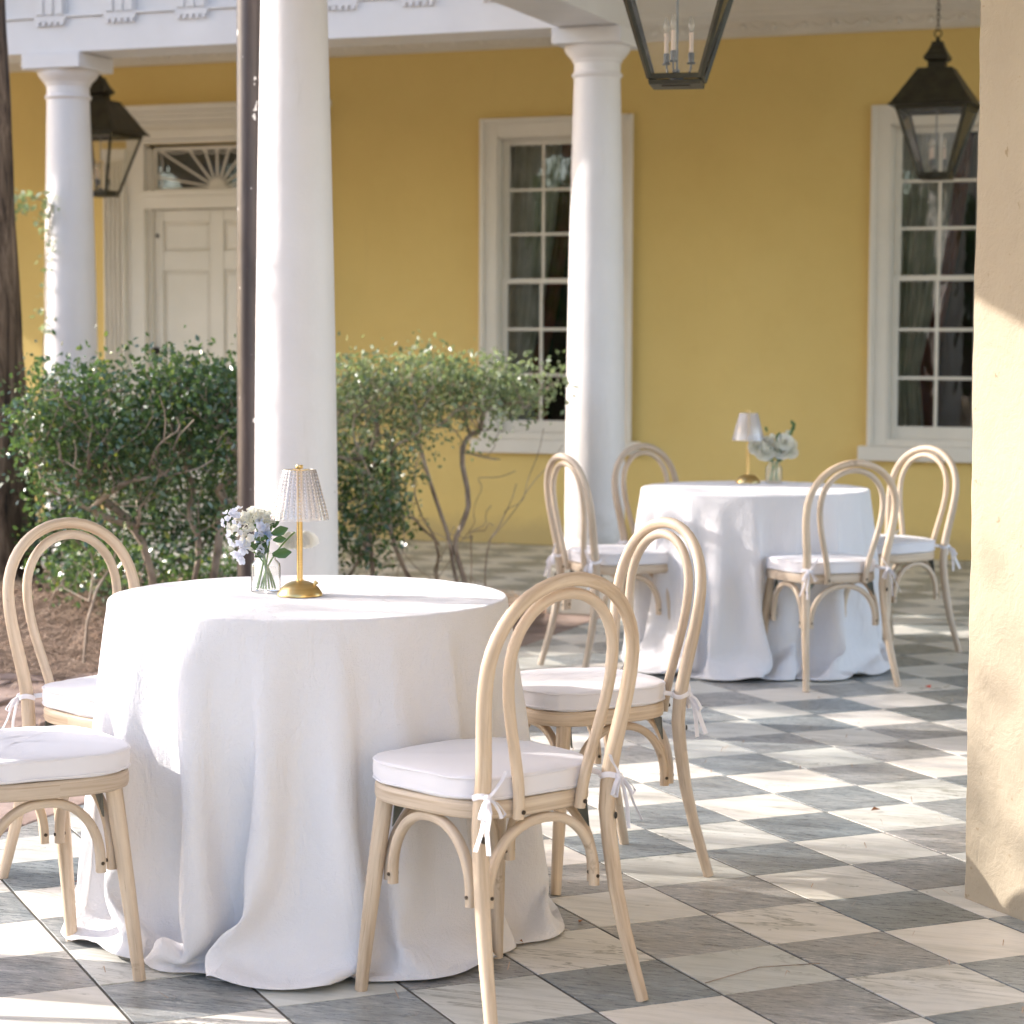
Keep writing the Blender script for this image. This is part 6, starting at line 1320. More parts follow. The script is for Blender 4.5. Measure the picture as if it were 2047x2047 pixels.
M['top'] = simple('plywood_top', (0.45, 0.32, 0.2), (0.55, 0.4, 0.26), 5, 0.6)
tables = [((-2.345, 4.80), R(180 + 21), 'round cloth covered table in the foreground carrying the crystal lamp and blue flowers', 'white linen cloth draped to the floor over the near table, hem pooling'),
          ((-2.463, 9.476), R(150), 'round cloth covered table standing in the sunlit back of the porch', 'white linen cloth over the far table, dappled by sun on its left folds')]
cl0 = cloth_mesh('tablecloth')
for k, ((x, y), rz, tl, clab) in enumerate(tables):
    if k == 0:
        tb = empty('round_table', (x, y, 0), 0, tl, 'table', 'round tables')
        MB().lathe([(0.445, 0.740), (0.453, 0.746), (0.453, 0.758), (0.445, 0.764)], seg=64).build('tabletop', M['top'], tb, smooth=40)
        for q in range(4):
            a = R(45 + 90 * q)
            MB().tube([(0.30 * math.cos(a), 0.30 * math.sin(a), 0.74), (0.34 * math.cos(a), 0.36 * math.sin(a), 0.0)], 0.014, 10).build('leg', M['steel'], tb, smooth=40)
        tb0 = tb
    else:
        tb = copy_tree(tb0); tb.location = (x, y, 0); tag(tb, tl, 'table', 'round tables')
        c2 = cl0.copy(); COL.objects.link(c2)
    o = cl0 if k == 0 else c2
    o.location = (x, y, 0); o.rotation_euler = (0, 0, rz)
    o.scale = (1.008, 1.008, 0.998) if k == 0 else (1.05, 1.05, 0.966)
    tb.scale = o.scale
    tag(o, clab, 'tablecloth', 'white floor-length tablecloths')

# ------------------------------------------------------------------ table lamps
def make_lamp():
    t = empty('table_lamp')
    mb = MB(); mb.lathe([(0.0555, 0.0), (0.0575, 0.0015), (0.0575, 0.004), (0.0545, 0.010), (0.047, 0.021), (0.036, 0.030), (0.022, 0.0365), (0.010, 0.039), (0.0095, 0.042)], seg=48)
    b = mb.build('base', M['brass'], t, smooth=35)
    mb = MB(); mb.lathe([(0.0048, 0.0), (0.0048, 0.006), (0.006, 0.0065), (0.006, 0.010)], seg=14)
    o = mb.build('switch', M['brass'], b, smooth=35); o.location = (0.037, -0.004, 0.0285); o.rotation_euler = (0, R(38), 0)
    mb = MB(); mb.lathe([(0.0075, 0.038), (0.0075, 0.318)], seg=24)
    mb.build('stem', M['brass'], t, smooth=35)
    mb = MB(); mb.lathe([(0.003, 0.316), (0.003, 0.3215), (0.0085, 0.322), (0.0095, 0.324), (0.0095, 0.330), (0.0085, 0.332)], seg=20)
    mb.build('finial', M['brass'], t, smooth=35)
    NF = 28
    mb = MB()
    def fl(a): return 1 + 0.030 * (abs(math.cos(a * NF / 2)) ** 1.6 - 0.5)
    mb.lathe([(0.0720, 0.193), (0.0730, 0.1945), (0.0725, 0.200), (0.0425, 0.318), (0.0410, 0.3205)], seg=NF * 8, cap=False, flute=fl)
    mb.lathe([(0.0410, 0.3205), (0.0400, 0.3205), (0.0390, 0.319), (0.0690, 0.202), (0.0700, 0.194)], seg=NF * 4, cap=False)
    sh = mb.build('lamp_shade', M['crystal'], t, smooth=50)
    mb = MB()
    for k in range(NF):
        a = 2 * math.pi * (k + 0.5) / NF
        for q in range(13):
            f = (q + 0.5) / 13
            r_ = 0.0727 - (0.0727 - 0.0427) * f + 0.0002
            z = 0.199 + 0.116 * f
            h = 0.0028 - 0.0009 * f
            c_ = Vector((r_ * math.cos(a), r_ * math.sin(a), z)); s_ = Vector((-math.sin(a), math.cos(a), 0)); u_ = Vector((-0.2 * math.cos(a), -0.2 * math.sin(a), 1)).normalized(); n_ = s_.cross(u_)
            mb.add([c_ - s_ * h, c_ - u_ * h * 1.6, c_ + s_ * h, c_ + u_ * h * 1.6, c_ + n_ * h * 0.9], [(0, 1, 4), (1, 2, 4), (2, 3, 4), (3, 0, 4)])
    mb.build('facet', M['facet'], sh)
    mb = MB()
    for k in range(6):
        a = math.pi * k / 3
        mb.bar((0.008 * math.cos(a), 0.008 * math.sin(a), 0.3175), (0.038 * math.cos(a), 0.038 * math.sin(a), 0.3195), 0.002)
    mb.build('spider', M['brass'], sh)
    return t
TT = (0.7925, 0.7675); TSC = (0.945, 0.985)
lamp0 = make_lamp()
for k, (x, y, lab) in enumerate(((-2.358, 4.778, 'brass table lamp with ribbed clear crystal shade on the near table'),
                                 (-2.575, 9.78, 'brass table lamp with pleated pale shade on the far table'))):
    o = lamp0 if k == 0 else copy_tree(lamp0)
    o.location = (x, y, TT[k]); o.rotation_euler.z = R(20 if k == 0 else 60); o.scale = (TSC[k],) * 3
    tag(o, lab, 'lamp', 'cordless brass table lamps')

# ------------------------------------------------------------------ glass jars
def make_jar():
    t = empty('glass_jar')
    out = [(0.030, 0.0), (0.0365, 0.002), (0.038, 0.006), (0.038, 0.066), (0.0365, 0.074), (0.030, 0.081), (0.026, 0.085), (0.0255, 0.095), (0.0275, 0.098), (0.0275, 0.101), (0.0255, 0.1025)]
    inn = [(0.0235, 0.1015), (0.0235, 0.085), (0.028, 0.0795), (0.034, 0.073), (0.0357, 0.065), (0.0357, 0.008), (0.001, 0.006)]
    mb = MB(); mb.lathe(out + inn, seg=40)
    mb.build('jar', M['jar_glass'], t, smooth=40)
    mb = MB(); mb.lathe([(0.001, 0.0065), (0.0350, 0.0085), (0.0352, 0.064), (0.001, 0.0642)], seg=32)
    mb.build('water', M['water'], t, smooth=40)
    return t
jar0 = make_jar()
J1, J2 = (-2.464, 4.807), (-2.460, 9.80)
for k, (p, lab) in enumerate(((J1, 'clear glass jar of water holding the blue and white flowers, left of the crystal lamp'), (J2, 'clear glass jar holding white blooms on the far table'))):
    o = jar0 if k == 0 else copy_tree(jar0)
    o.location = (*p, TT[k] + 0.001); o.scale = (TSC[k],) * 3
    tag(o, lab, 'vase', 'clear glass flower jars')

# ------------------------------------------------------------------ flowers
class LF:
    """petals and leaves: small folded faces with a tone value each"""
    def __init__(self): self.mb = MB(); self.t = []
    def petal(self, base, d, up, l, w, tone, cup=0.25, seg=3, tip=0.35):
        base, d, up = Vector(base), Vector(d).normalized(), Vector(up)
        s = d.cross(up)
        if s.length < 1e-5: s = d.orthogonal()
        s.normalize(); u = s.cross(d).normalized()
        vs = []
        prof = [0.25, 0.85, 1.0, tip]
        for k in range(seg + 1):
            f = k / seg
            c_ = base + d * l * f + u * (cup * l * f * f)
            ww = w * 0.5 * (prof[min(3, int(round(f * 3)))])
            vs += [c_ - s * ww + u * ww * 0.35, c_, c_ + s * ww + u * ww * 0.35]
        fs = []
        for k in range(seg):
            for q in (0, 1):
                a = k * 3 + q
                fs.append((a, a + 1, a + 4, a + 3))
        self.mb.add(vs, fs); self.t += [tone] * len(fs)
    def build(self, name, m, parent): return self.mb.build(name, m, parent, smooth=60, tone=self.t)

def floret(lf, c, n, r, tone, petals=5, cup=0.35):
    n = Vector(n).normalized(); a0 = rng.uniform(0, 6.28)
    s = n.orthogonal().normalized(); t = n.cross(s)
    for k in range(petals):
        a = a0 + 2 * math.pi * k / petals + rng.uniform(-.2, .2)
        d = s * math.cos(a) + t * math.sin(a) + n * rng.uniform(0.1, 0.5)
        lf.petal(c, d, n, r * rng.uniform(.85, 1.1), r * 0.85, min(1, max(0, tone + rng.uniform(-.25, .25))), cup)

def cv(j, rx, fz, dz):
    """bouquet coordinates: rx metres to the right as seen from the camera side, fz away from it"""
    k = 0 if j == J1 else 1
    s = TSC[k]
    return Vector((j[0] + (0.9347 * rx - 0.354 * fz) * s, j[1] + (0.355 * rx + 0.932 * fz) * s, TT[k] + 0.001 + dz * s))
VS = Vector((0.354, -0.932, 0.1))
b1 = empty('flower_bouquet', (0, 0, 0), 0, 'small bouquet of pale blue delphinium and white hydrangea with green leaves in the near jar', 'bouquet')
heads = []
lw, lb = LF(), LF()
def cluster(lf, j, rx, fz, dz, R_, n, fr, tone, squash=1.0):
    c = cv(j, rx, fz, dz)
    for _ in range(n):
        v = Vector((rng.gauss(0, 1), rng.gauss(0, 1), rng.gauss(0, 1))).normalized()
        if v.dot(VS) < -0.5: v = -v
        p = c + Vector((v.x, v.y, v.z * squash)) * R_ * rng.uniform(.75, 1.0)
        floret(lf, p, v, fr, tone, 5)
    return c
# hydrangea / white heads
cluster(lw, J1, -0.030, 0.010, 0.192, 0.026, 34, 0.012, 0.55, 0.75)
cluster(lw, J1, 0.000, 0.012, 0.185, 0.026, 30, 0.012, 0.5, 0.7)
cluster(lw, J1, -0.075, 0.0, 0.168, 0.018, 14, 0.011, 0.9)
cluster(lw, J1, -0.030, -0.004, 0.138, 0.022, 18, 0.014, 1.0)
cluster(lw, J1, 0.085, 0.030, 0.150, 0.018, 0, 0.012, 1.0)
cluster(lb, J1, -0.088, 0.0, 0.186, 0.022, 14, 0.010, 0.85)
cluster(lb, J1, -0.066, 0.0, 0.196, 0.018, 9, 0.010, 0.75)
cluster(lb, J1, -0.074, -0.005, 0.142, 0.020, 10, 0.011, 0.85)
cluster(lb, J1, -0.012, -0.010, 0.168, 0.016, 8, 0.014, 0.55)
cluster(lb, J1, -0.005, -0.012, 0.142, 0.014, 7, 0.014, 0.1)
cluster(lb, J1, -0.055, -0.008, 0.118, 0.008, 3, 0.016, 0.65)
for rx, fz, dz, t in ((-0.066, -0.01, 0.094, .6), (-0.060, -0.012, 0.086, .5), (-0.075, -0.01, 0.100, .7), (-0.012, -0.015, 0.105, .4), (-0.010, -0.015, 0.115, .2)):
    floret(lb, cv(J1, rx, fz, dz), VS + Vector((0, 0, -.5)), 0.0135, min(1, t + .3), 5, 0.25)
# big pale translucent petals hanging behind the lamp stem
for rx, dz, tn in ((0.055, 0.150, 1.0), (0.075, 0.150, 0.9), (0.100, 0.152, 1.0)):
    c = cv(J1, rx, 0.055, dz)
    for k in range(5):
        lw.petal(c, Vector((0.934 * (k - 2) * 0.25, 0.355 * (k - 2) * 0.25, -1)), VS, 0.040, 0.038, tn, 0.05, tip=0.8)
lw.build('white_blossom', M['petal_w'], b1); lb.build('blue_blossom', M['petal_b'], b1)
lg = LF()
for rx, fz, dz, dr, du, l in ((0.010, -.01, .165, -1, .25, .038), (0.012, -.01, .150, -1, -.35, .040), (0.016, -.012, .150, 1, .35, .046), (0.020, -.01, .135, 1, .1, .034),
                            (0.010, -.01, .105, -1, .6, .040), (0.008, -.012, .112, -.8, -.5, .038), (0.018, -.01, .098, 1, .12, .050), (0.022, .0, .165, .25, 1, .040), (0.0, 0, .10, -.3, .9, .04), (-.02, 0, .11, -.9, .5, .03), (0.03, .01, .185, .6, .8, .035)):
    d = Vector((0.9347 * dr, 0.355 * dr, du)) + VS * 0.15
    lg.petal(cv(J1, rx, fz, dz), d, VS, l, l * 0.52, rng.random(), 0.12, tip=0.12)
lg.build('leaf', M['vase_leaf'], b1)
st_ = MB()
for (bx_, tx, tz, bf) in ((0.024, -0.070, 0.17, 0.0), (-0.024, 0.012, 0.175, .01), (0.010, -0.030, 0.185, -.012), (-0.006, 0.018, 0.19, -.01), (0.016, -0.055, 0.12, .012), (-0.014, 0.075, 0.155, .01), (0.002, -0.008, 0.15, -.016), (-0.02, 0.004, 0.16, -.006)):
    p0, p2 = cv(J1, bx_, bf, 0.009), cv(J1, tx, 0.0, tz)
    p1 = cv(J1, 0.3 * bx_ + 0.006 * (tx > 0), bf * 0.3, 0.09)
    pts = [p0 * (1 - t) ** 2 + p1 * 2 * t * (1 - t) + p2 * t * t for t in [k / 10 for k in range(11)]]
    st_.tube(pts, 0.0022, 7)
st_.build('stem', M['stalk'], b1, smooth=50)

b2 = empty('flower_bouquet', (0, 0, 0), 0, 'loose bouquet of big white blooms with green buds in the far jar', 'bouquet')
lw = LF()
def bloom(lf, j, rx, fz, dz, r_):
    c = cv(j, rx, fz, dz)
    for ring, (n_, f, op) in enumerate(((4, .45, 1.4), (6, .75, .9), (8, 1.0, .35), (8, 1.05, -.1))):
        a0 = rng.uniform(0, 6)
        ax = (VS + Vector((0.3 * rng.uniform(-1, 1), 0, .5))).normalized()
        s = ax.orthogonal().normalized(); t = ax.cross(s)
        for k in range(n_):
            a = a0 + 6.283 * k / n_
            lf.petal(c, s * math.cos(a) + t * math.sin(a) + ax * op, ax, r_ * f, r_ * 0.9, rng.uniform(.2, .9), 0.3, tip=0.7)
for rx, fz, dz, r_ in ((-0.075, 0, .160, .042), (-0.045, -.01, .135, .042), (0.035, 0, .145, .045), (0.062, .01, .165, .042), (0.045, -.01, .185, .040), (-0.030, .01, .180, .032), (0.0, 0, .155, .028), (0.072, 0, .14, .034), (-0.10, .01, .195, .02)):
    bloom(lw, J2, rx, fz, dz, r_)
cluster(lw, J2, -0.012, 0, .215, .012, 8, .010, .5)
cluster(lw, J2, 0.066, 0, .232, .010, 7, .009, .2)
lw.build('white_blossom', M['petal_w'], b2)
lg = LF()
for rx, dz, dr, du, l in ((0.0, .12, -.3, .8, .05), (0.004, .11, .4, .7, .05), (0.010, .19, .3, 1, .045), (0.07, .215, .3, 1, .03), (0.078, .235, .4, 1, .03), (0.085, .25, .1, 1, .03), (0.082, .265, -.3, 1, .025), (-.035, .235, -.4, 1, .025), (0, .10, -.8, .3, .03), (.01, .10, .9, .3, .03)):
    lg.petal(cv(J2, rx, -.012, dz), Vector((0.9347 * dr, 0.355 * dr, du)), VS, l, l * 0.55, rng.random(), 0.12, tip=0.15)
lg.build('leaf', M['vase_leaf'], b2)
st_ = MB()
for bx_, tx, tz in ((0.02, -0.05, .15), (-0.02, 0.05, .16), (0.005, 0.082, .26), (-0.008, -0.015, .20), (0.012, 0.03, .17), (-0.015, 0.0, .18)):
    p0, p2 = cv(J2, bx_, 0, 0.009), cv(J2, tx, 0, tz); p1 = cv(J2, 0.2 * bx_, 0, 0.09)
    st_.tube([p0 * (1 - t) ** 2 + p1 * 2 * t * (1 - t) + p2 * t * t for t in [k / 8 for k in range(9)]], 0.0022, 6)
st_.build('stem', M['stalk'], b2, smooth=50)

# ------------------------------------------------------------------ hanging lanterns
def make_lantern():
    t = empty('hanging_lantern')     # origin at the middle of the bottom plate
    f = MB()
    h0, h1, z0, z1 = 0.088, 0.205, 0.022, 0.425
    for s in ((-1, -1), (1, -1), (1, 1), (-1, 1)):
        f.bar((s[0] * h0, s[1] * h0, z0), (s[0] * h1, s[1] * h1, z1), 0.017, 0.017, up=(s[0], s[1], 0))
    q = [(-1, -1), (1, -1), (1, 1), (-1, 1)]
    for k in range(4):
        a, b = q[k], q[(k + 1) % 4]
        f.bar((a[0] * h0, a[1] * h0, z0 + 0.006), (b[0] * h0, b[1] * h0, z0 + 0.006), 0.014, 0.018)
        f.bar((a[0] * h1, a[1] * h1, z1 - 0.006), (b[0] * h1, b[1] * h1, z1 - 0.006), 0.016, 0.034)
    f.frustum((0, 0), 0.090, 0.093, 0.0, 0.014)
    f.frustum((0, 0), 0.050, 0.050, -0.004, 0.0)
    fr = f.build('frame', M['dark_metal'], t, bevel=0.0015)
    for k in range(4):
        a, b = q[k], q[(k + 1) % 4]
        g = 0.992
        P = [Vector((a[0] * h0 * g, a[1] * h0 * g, z0 + 0.014)), Vector((b[0] * h0 * g, b[1] * h0 * g, z0 + 0.014)), Vector((b[0] * h1 * g, b[1] * h1 * g, z1 - 0.02)), Vector((a[0] * h1 * g, a[1] * h1 * g, z1 - 0.02))]
        nrm = (P[1] - P[0]).cross(P[3] - P[0]).normalized() * 0.003
        mb = MB(); mb.add(P + [p - nrm for p in P], [(0, 1, 2, 3), (7, 6, 5, 4), (0, 4, 5, 1), (1, 5, 6, 2), (2, 6, 7, 3), (3, 7, 4, 0)])
        mb.build('pane', M['lantern_glass'], fr)
    r_ = MB()
    r_.frustum((0, 0), 0.247, 0.249, 0.4255, 0.434)
    r_.frustum((0, 0), 0.243, 0.236, 0.4345, 0.446)
    r_.frustum((0, 0), 0.232, 0.108, 0.4465, 0.640)
    r_.frustum((0, 0), 0.106, 0.104, 0.6405, 0.652)
    r_.build('roof', M['dark_metal'], t, bevel=0.003)
    c = MB()
    c.frustum((0, 0), 0.052, 0.050, 0.6525, 0.690)
    c.frustum((0, 0), 0.050, 0.072, 0.6905, 0.706)
    c.frustum((0, 0), 0.072, 0.074, 0.7065, 0.722)
    c.frustum((0, 0), 0.072, 0.052, 0.7225, 0.755)
    c.frustum((0, 0), 0.052, 0.034, 0.7555, 0.795)
    c.frustum((0, 0), 0.036, 0.030, 0.7955, 0.812)
    c.frustum((0, 0), 0.014, 0.008, 0.8125, 0.84)
    c.build('cap', M['dark_metal'], t, bevel=0.003)
    ch = MB()
    ch.tube([(0.022 * math.cos(a), 0, 0.860 + 0.022 * math.sin(a)) for a in [2 * math.pi * k / 16 for k in range(17)]], 0.004, 6, caps=False)
    z = 0.895; k = 0
    while z < 1.44:
        pts = []
        for i in range(13):
            a = 2 * math.pi * i / 12
            x, zz_ = 0.0095 * math.cos(a), 0.019 * math.sin(a)
            pts.append((x if k % 2 == 0 else 0, 0 if k % 2 == 0 else x, z + zz_))
        ch.tube(pts, 0.0028, 5, caps=False)
        z += 0.030; k += 1
    ch.build('chain', M['dark_metal'], t, smooth=50)
    cd = MB()
    cd.tube([(0, 0, 0.018), (0, 0, 0.44)], 0.0045, 8)
    cd.lathe([(0.022, 0.015), (0.024, 0.03), (0.012, 0.045), (0.010, 0.06)], seg=12)
    for q_ in range(3):
        a = R(20 + 120 * q_)
        ca_, sa_ = math.cos(a), math.sin(a)
        cd.tube([(0.012 * ca_, 0.012 * sa_, 0.045)] + [((0.012 + 0.040 * math.sin(t) ) * ca_, (0.012 + 0.040 * math.sin(t)) * sa_, 0.045 - 0.014 * math.sin(2 * t) + 0.038 * (1 - math.cos(t))) for t in [math.pi / 2 * k / 6 for k in range(1, 7)]], 0.004, 6)
        cd.lathe([(0.014, 0.080), (0.016, 0.084), (0.010, 0.088), (0.011, 0.118), (0.009, 0.120)], (0.052 * ca_, 0.052 * sa_, 0), 12)
    cdo = cd.build('candelabra', M['steel'], t, smooth=50)
    cs, bl = MB(), MB()
    for q_ in range(3):
        a = R(20 + 120 * q_)
        mb = MB(); mb.lathe([(0.0075, 0.120), (0.0075, 0.190)], (0.052 * math.cos(a), 0.052 * math.sin(a), 0), 12)
        mb.build('candle', M['candle'], cdo, smooth=50)
        mb = MB(); mb.lathe([(0.005, 0.190), (0.011, 0.205), (0.010, 0.22), (0.003, 0.245)], (0.052 * math.cos(a), 0.052 * math.sin(a), 0), 12)
        mb.build('bulb', M['bulb'], cdo, smooth=50)
    return t
lan0 = make_lantern()
for k, (x, y, z, lab) in enumerate(((-2.19, 7.32, 2.262, 'large dark lantern cut off by the top edge, candle arms visible through its glass'),
                                     (-2.265, 12.65, 2.318, 'complete dark hanging lantern with ogee cap at upper right before the window'),
                                     (-7.69, 12.70, 2.335, 'dark hanging lantern half hidden behind the far left column, in front of the door'))):
    o = lan0 if k == 0 else copy_tree(lan0)
    o.location = (x, y, z); o.scale = ((0.96, 0.94, 0.94)[k],) * 3; o.rotation_euler.z = R((12, 0, 0)[k])
    tag(o, lab, 'lantern', 'hanging glass porch lanterns')

# ------------------------------------------------------------------ shrubs and trees
def skeleton(bases, targets, jitter=0.03, droop=0.0, first=4, seed=1):
    rr = random.Random(seed)
    P = []; par = []
    for b in bases:
        prev = -1
        for p in b:
            P.append(Vector(p)); par.append(prev); prev = len(P) - 1
    tg = sorted(targets, key=lambda p: min((Vector(p) - P[i]).length for i in range(len(P))))
    arr = np.array([tuple(p) for p in P])
    ends = []
    for t in tg:
        t = Vector(t)
        d = np.linalg.norm(arr - np.array(t), axis=1)
        d = d + 1.2 * np.maximum(0, arr[:, 2] - t.z + 0.05)
        k = int(np.argmin(d))
        L_ = (t - P[k]).length
        prev = k
        m_ = max(1, min(4, int(L_ / 0.10)))
        for q in range(1, m_ + 1):
            f = q / m_
            p = P[k].lerp(t, f)
            if q < m_:
                p = p + Vector((rr.uniform(-1, 1), rr.uniform(-1, 1), rr.uniform(-.6, 1))) * jitter * min(1, L_ * 3)
            P.append(p); par.append(prev); prev = len(P) - 1
            arr = np.vstack([arr, np.array([tuple(p)])])
        ends.append(prev)
    return P, par, ends

def stems_mesh(P, par, r0, rmin, seg=5, power=0.5, rmax=None):
    cnt = [0] * len(P)
    has = [False] * len(P)
    for i in range(len(P)):
        if par[i] >= 0: has[par[i]] = True
    for i in range(len(P) - 1, -1, -1):
        if not has[i]: cnt[i] += 1
        if par[i] >= 0: cnt[par[i]] += cnt[i]
    rad = [max(rmin, r0 * cnt[i] ** power) for i in range(len(P))]
    if rmax: rad = [min(r_, rmax) for r_ in rad]
    ch = {}
    for i, p in enumerate(par): ch.setdefault(p, []).append(i)
    mb = MB()
    stack = list(ch.get(-1, []))
    while stack:
        s = stack.pop()
        chain = [s]
        cur = s
        while True:
            c = ch.get(cur, [])
            if not c: break
            c = sorted(c, key=lambda q: -cnt[q])
            stack += c[1:]
            cur = c[0]; chain.append(cur)
        pts = [P[i] for i in chain]; rr_ = [rad[i] for i in chain]
        if par[s] >= 0:
            pts = [P[par[s]]] + pts; rr_ = [min(rad[par[s]], rad[s] * 1.15)] + rr_
        if len(pts) > 1:
            # smooth the chain once
            q, qr = [pts[0]], [rr_[0]]
            for a in range(len(pts) - 1):
                if a: q.append(pts[a].lerp(pts[a + 1], .25)); qr.append(rr_[a])
                q.append(pts[a].lerp(pts[a + 1], .75) if a < len(pts) - 2 else pts[a + 1]); qr.append(rr_[a + 1])
            mb.tube(q, qr, seg, caps=False)
    return mb

def leaves_mesh(name, centers, n_each, spread, size, m, parent, tones=(0, 1), seed=3, up=0.3, asp=0.62, kind=None):
    rs = np.random.RandomState(seed)
    C = np.repeat(np.array([tuple(c) for c in centers]), n_each, axis=0)
    N = len(C)
    c = C + rs.normal(0, 1, (N, 3)) * spread
    d = rs.normal(0, 1, (N, 3)); d[:, 2] += up; d /= np.linalg.norm(d, axis=1)[:, None]
    s = rs.normal(0, 1, (N, 3)); s -= d * (s * d).sum(1)[:, None]; s /= np.linalg.norm(s, axis=1)[:, None]
    nn = np.cross(d, s)
    l = size * rs.uniform(.6, 1.25, (N, 1)); w = l * asp * 0.5
    v0 = c; v1 = c + d * l * .5 + s * w + nn * w * .35; v2 = c + d * l; v3 = c + d * l * .5 - s * w + nn * w * .35
    V = np.stack([v0, v1, v2, v3], 1).reshape(-1, 3)
    idx = np.arange(N) * 4
    me = bpy.data.meshes.new(name)
    F = np.stack([idx, idx + 1, idx + 2, idx, idx + 2, idx + 3], 1).reshape(-1)
    me.vertices.add(len(V)); me.vertices.foreach_set('co', V.ravel())
    me.loops.add(len(F)); me.loops.foreach_set('vertex_index', F)
    me.polygons.add(2 * N); me.polygons.foreach_set('loop_start', np.arange(2 * N) * 3); me.polygons.foreach_set('loop_total', np.full(2 * N, 3))
    me.update(calc_edges=True)
    at_ = me.attributes.new('tone', 'FLOAT', 'FACE')
    t = np.clip(rs.beta(2, 2.4, N) * (tones[1] - tones[0]) + tones[0] + (rs.rand(N) > .96) * 0.4, 0, 1)
    at_.data.foreach_set('value', np.repeat(t, 2).astype(np.float32))
    me.materials.append(m)
    o = bpy.data.objects.new(name, me); COL.objects.link(o)
    if parent: o.parent = parent
    if kind: o['kind'] = kind
    return o

def rf(cx, cy, r_, f_, z):
    """point r_ metres to the right and f_ away (as one faces the bed from the tables) of (cx,cy)"""
    return Vector((cx + 0.9347 * r_ - 0.354 * f_, cy + 0.3554 * r_ + 0.932 * f_, z))

# left shrub
def shrub(name, cx, cy, prof, depth, zlow, ntarget, bases, label, seed, leafm, nl, ls, spread, dens=None, tones=(0, 1), extra=(), r0=0.0022, rmax=None, bare=0):
    rr = random.Random(seed)
    s = empty(name, (0, 0, 0), 0, label, 'shrub')
    tg = []
    guard = 0
    while len(tg) < ntarget and guard < 200000:
        guard += 1
        r_ = rr.uniform(prof[0][0], prof[-1][0]); f_ = rr.uniform(-depth, depth)
        for (a, za, ba), (b, zb, bb) in zip(prof[:-1], prof[1:]):
            if a <= r_ <= b:
                t = (r_ - a) / (b - a); zt_ = za + (zb - za) * t; zb_ = ba + (bb - ba) * t
        z = rr.uniform(zlow, zt_ + 0.02)
        hz = (z - zb_) / max(zt_ - zb_, .05)
        p_ = 1.0 if hz > 0 else math.exp(hz * 3.2)
        zt2 = zt_ - 0.10 * (abs(f_) / depth) ** 2
        if z > zt2 or rr.random() > p_: continue
        if dens and rr.random() > dens(r_, f_, z): continue
        tg.append(rf(cx, cy, r_, f_, z))
    bs = []
    for b in bases:
        bs.append([rf(cx, cy, *q) for q in b])
    nleafy = len(tg)
    P, par, ends = skeleton(bs, tg, 0.05, seed=seed)
    for _ in range(bare):
        k = rr.randrange(len(P)); f = Vector((rr.uniform(-.2, .2), rr.uniform(-.15, .15), rr.uniform(-.05, .28)))
        prev = k
        if P[k].z < .12 or P[k].z + f.z > 1.22: continue
        m_ = rr.randint(2, 4)
        for q in range(1, m_ + 1):
            P.append(P[k] + f * (q / m_) + Vector((rr.uniform(-.03, .03), rr.uniform(-.03, .03), rr.uniform(-.02, .02)))); par.append(prev); prev = len(P) - 1
    mb = stems_mesh(P, par, r0, 0.0016, 6, 0.5, rmax)
    mb.build('branches', M['stem'], s, smooth=60)
    leaves_mesh('foliage', [P[e] for e in ends], nl, spread, ls, leafm, s, tones, seed + 5)
    for (cts, n2, sp2) in extra:
        leaves_mesh('foliage', [rf(cx, cy, *c) for c in cts], n2, sp2, ls, leafm, s, tones, seed + 9)
    return s
shrub('shrub', -4.75, 8.2,
      [(-.49, 1.16, .95), (-.46, 1.24, .86), (-.40, 1.29, .84), (-.30, 1.32, .90), (-.18, 1.295, .92), (-.06, 1.32, .92), (.10, 1.335, .90), (.25, 1.33, .92), (.36, 1.345, .92), (.42, 1.28, .90), (.50, 1.16, 1.0)],
      .34, .16, 430,
      [[(-.05, 0, -.05), (-.06, 0, .25), (-.02, .02, .50)], [(.10, .05, -.05), (.16, .03, .28), (.22, 0, .55), (.16, 0, .68)], [(-.30, .05, -.05), (-.26, .02, .3), (-.12, 0, .52)], [(.30, -.05, -.05), (.26, 0, .34), (.30, 0, .60)], [(-.02, .1, -.05), (.02, .05, .35), (-.05, 0, .62), (-.22, -.03, .76)]],
      'dense glossy dark green shrub with woody stems left of the nearest column', 4, M['leaf'], 30, .032, .052, r0=.0024, rmax=.017, bare=120,
      dens=lambda r_, f_, z: 1.0 if z > .88 else (0.8 if r_ < 0.0 else .55))
shrub('shrub', -5.55, 9.55,
      [(-.55, .85, .5), (-.4, 1.0, .5), (0, 1.02, .5), (.4, 1.0, .5), (.8, .98, .5), (1.25, .86, .5)], .36, .02, 430,
      [[(-.3, 0, -.05), (-.3, 0, .3)], [(.2, 0, -.05), (.22, 0, .35)], [(.7, 0, -.05), (.68, 0, .3)]],
      'low dark green shrub in the shade behind the glossy one', 8, M['leaf'], 30, .034, .050, tones=(0, .8), rmax=.014)
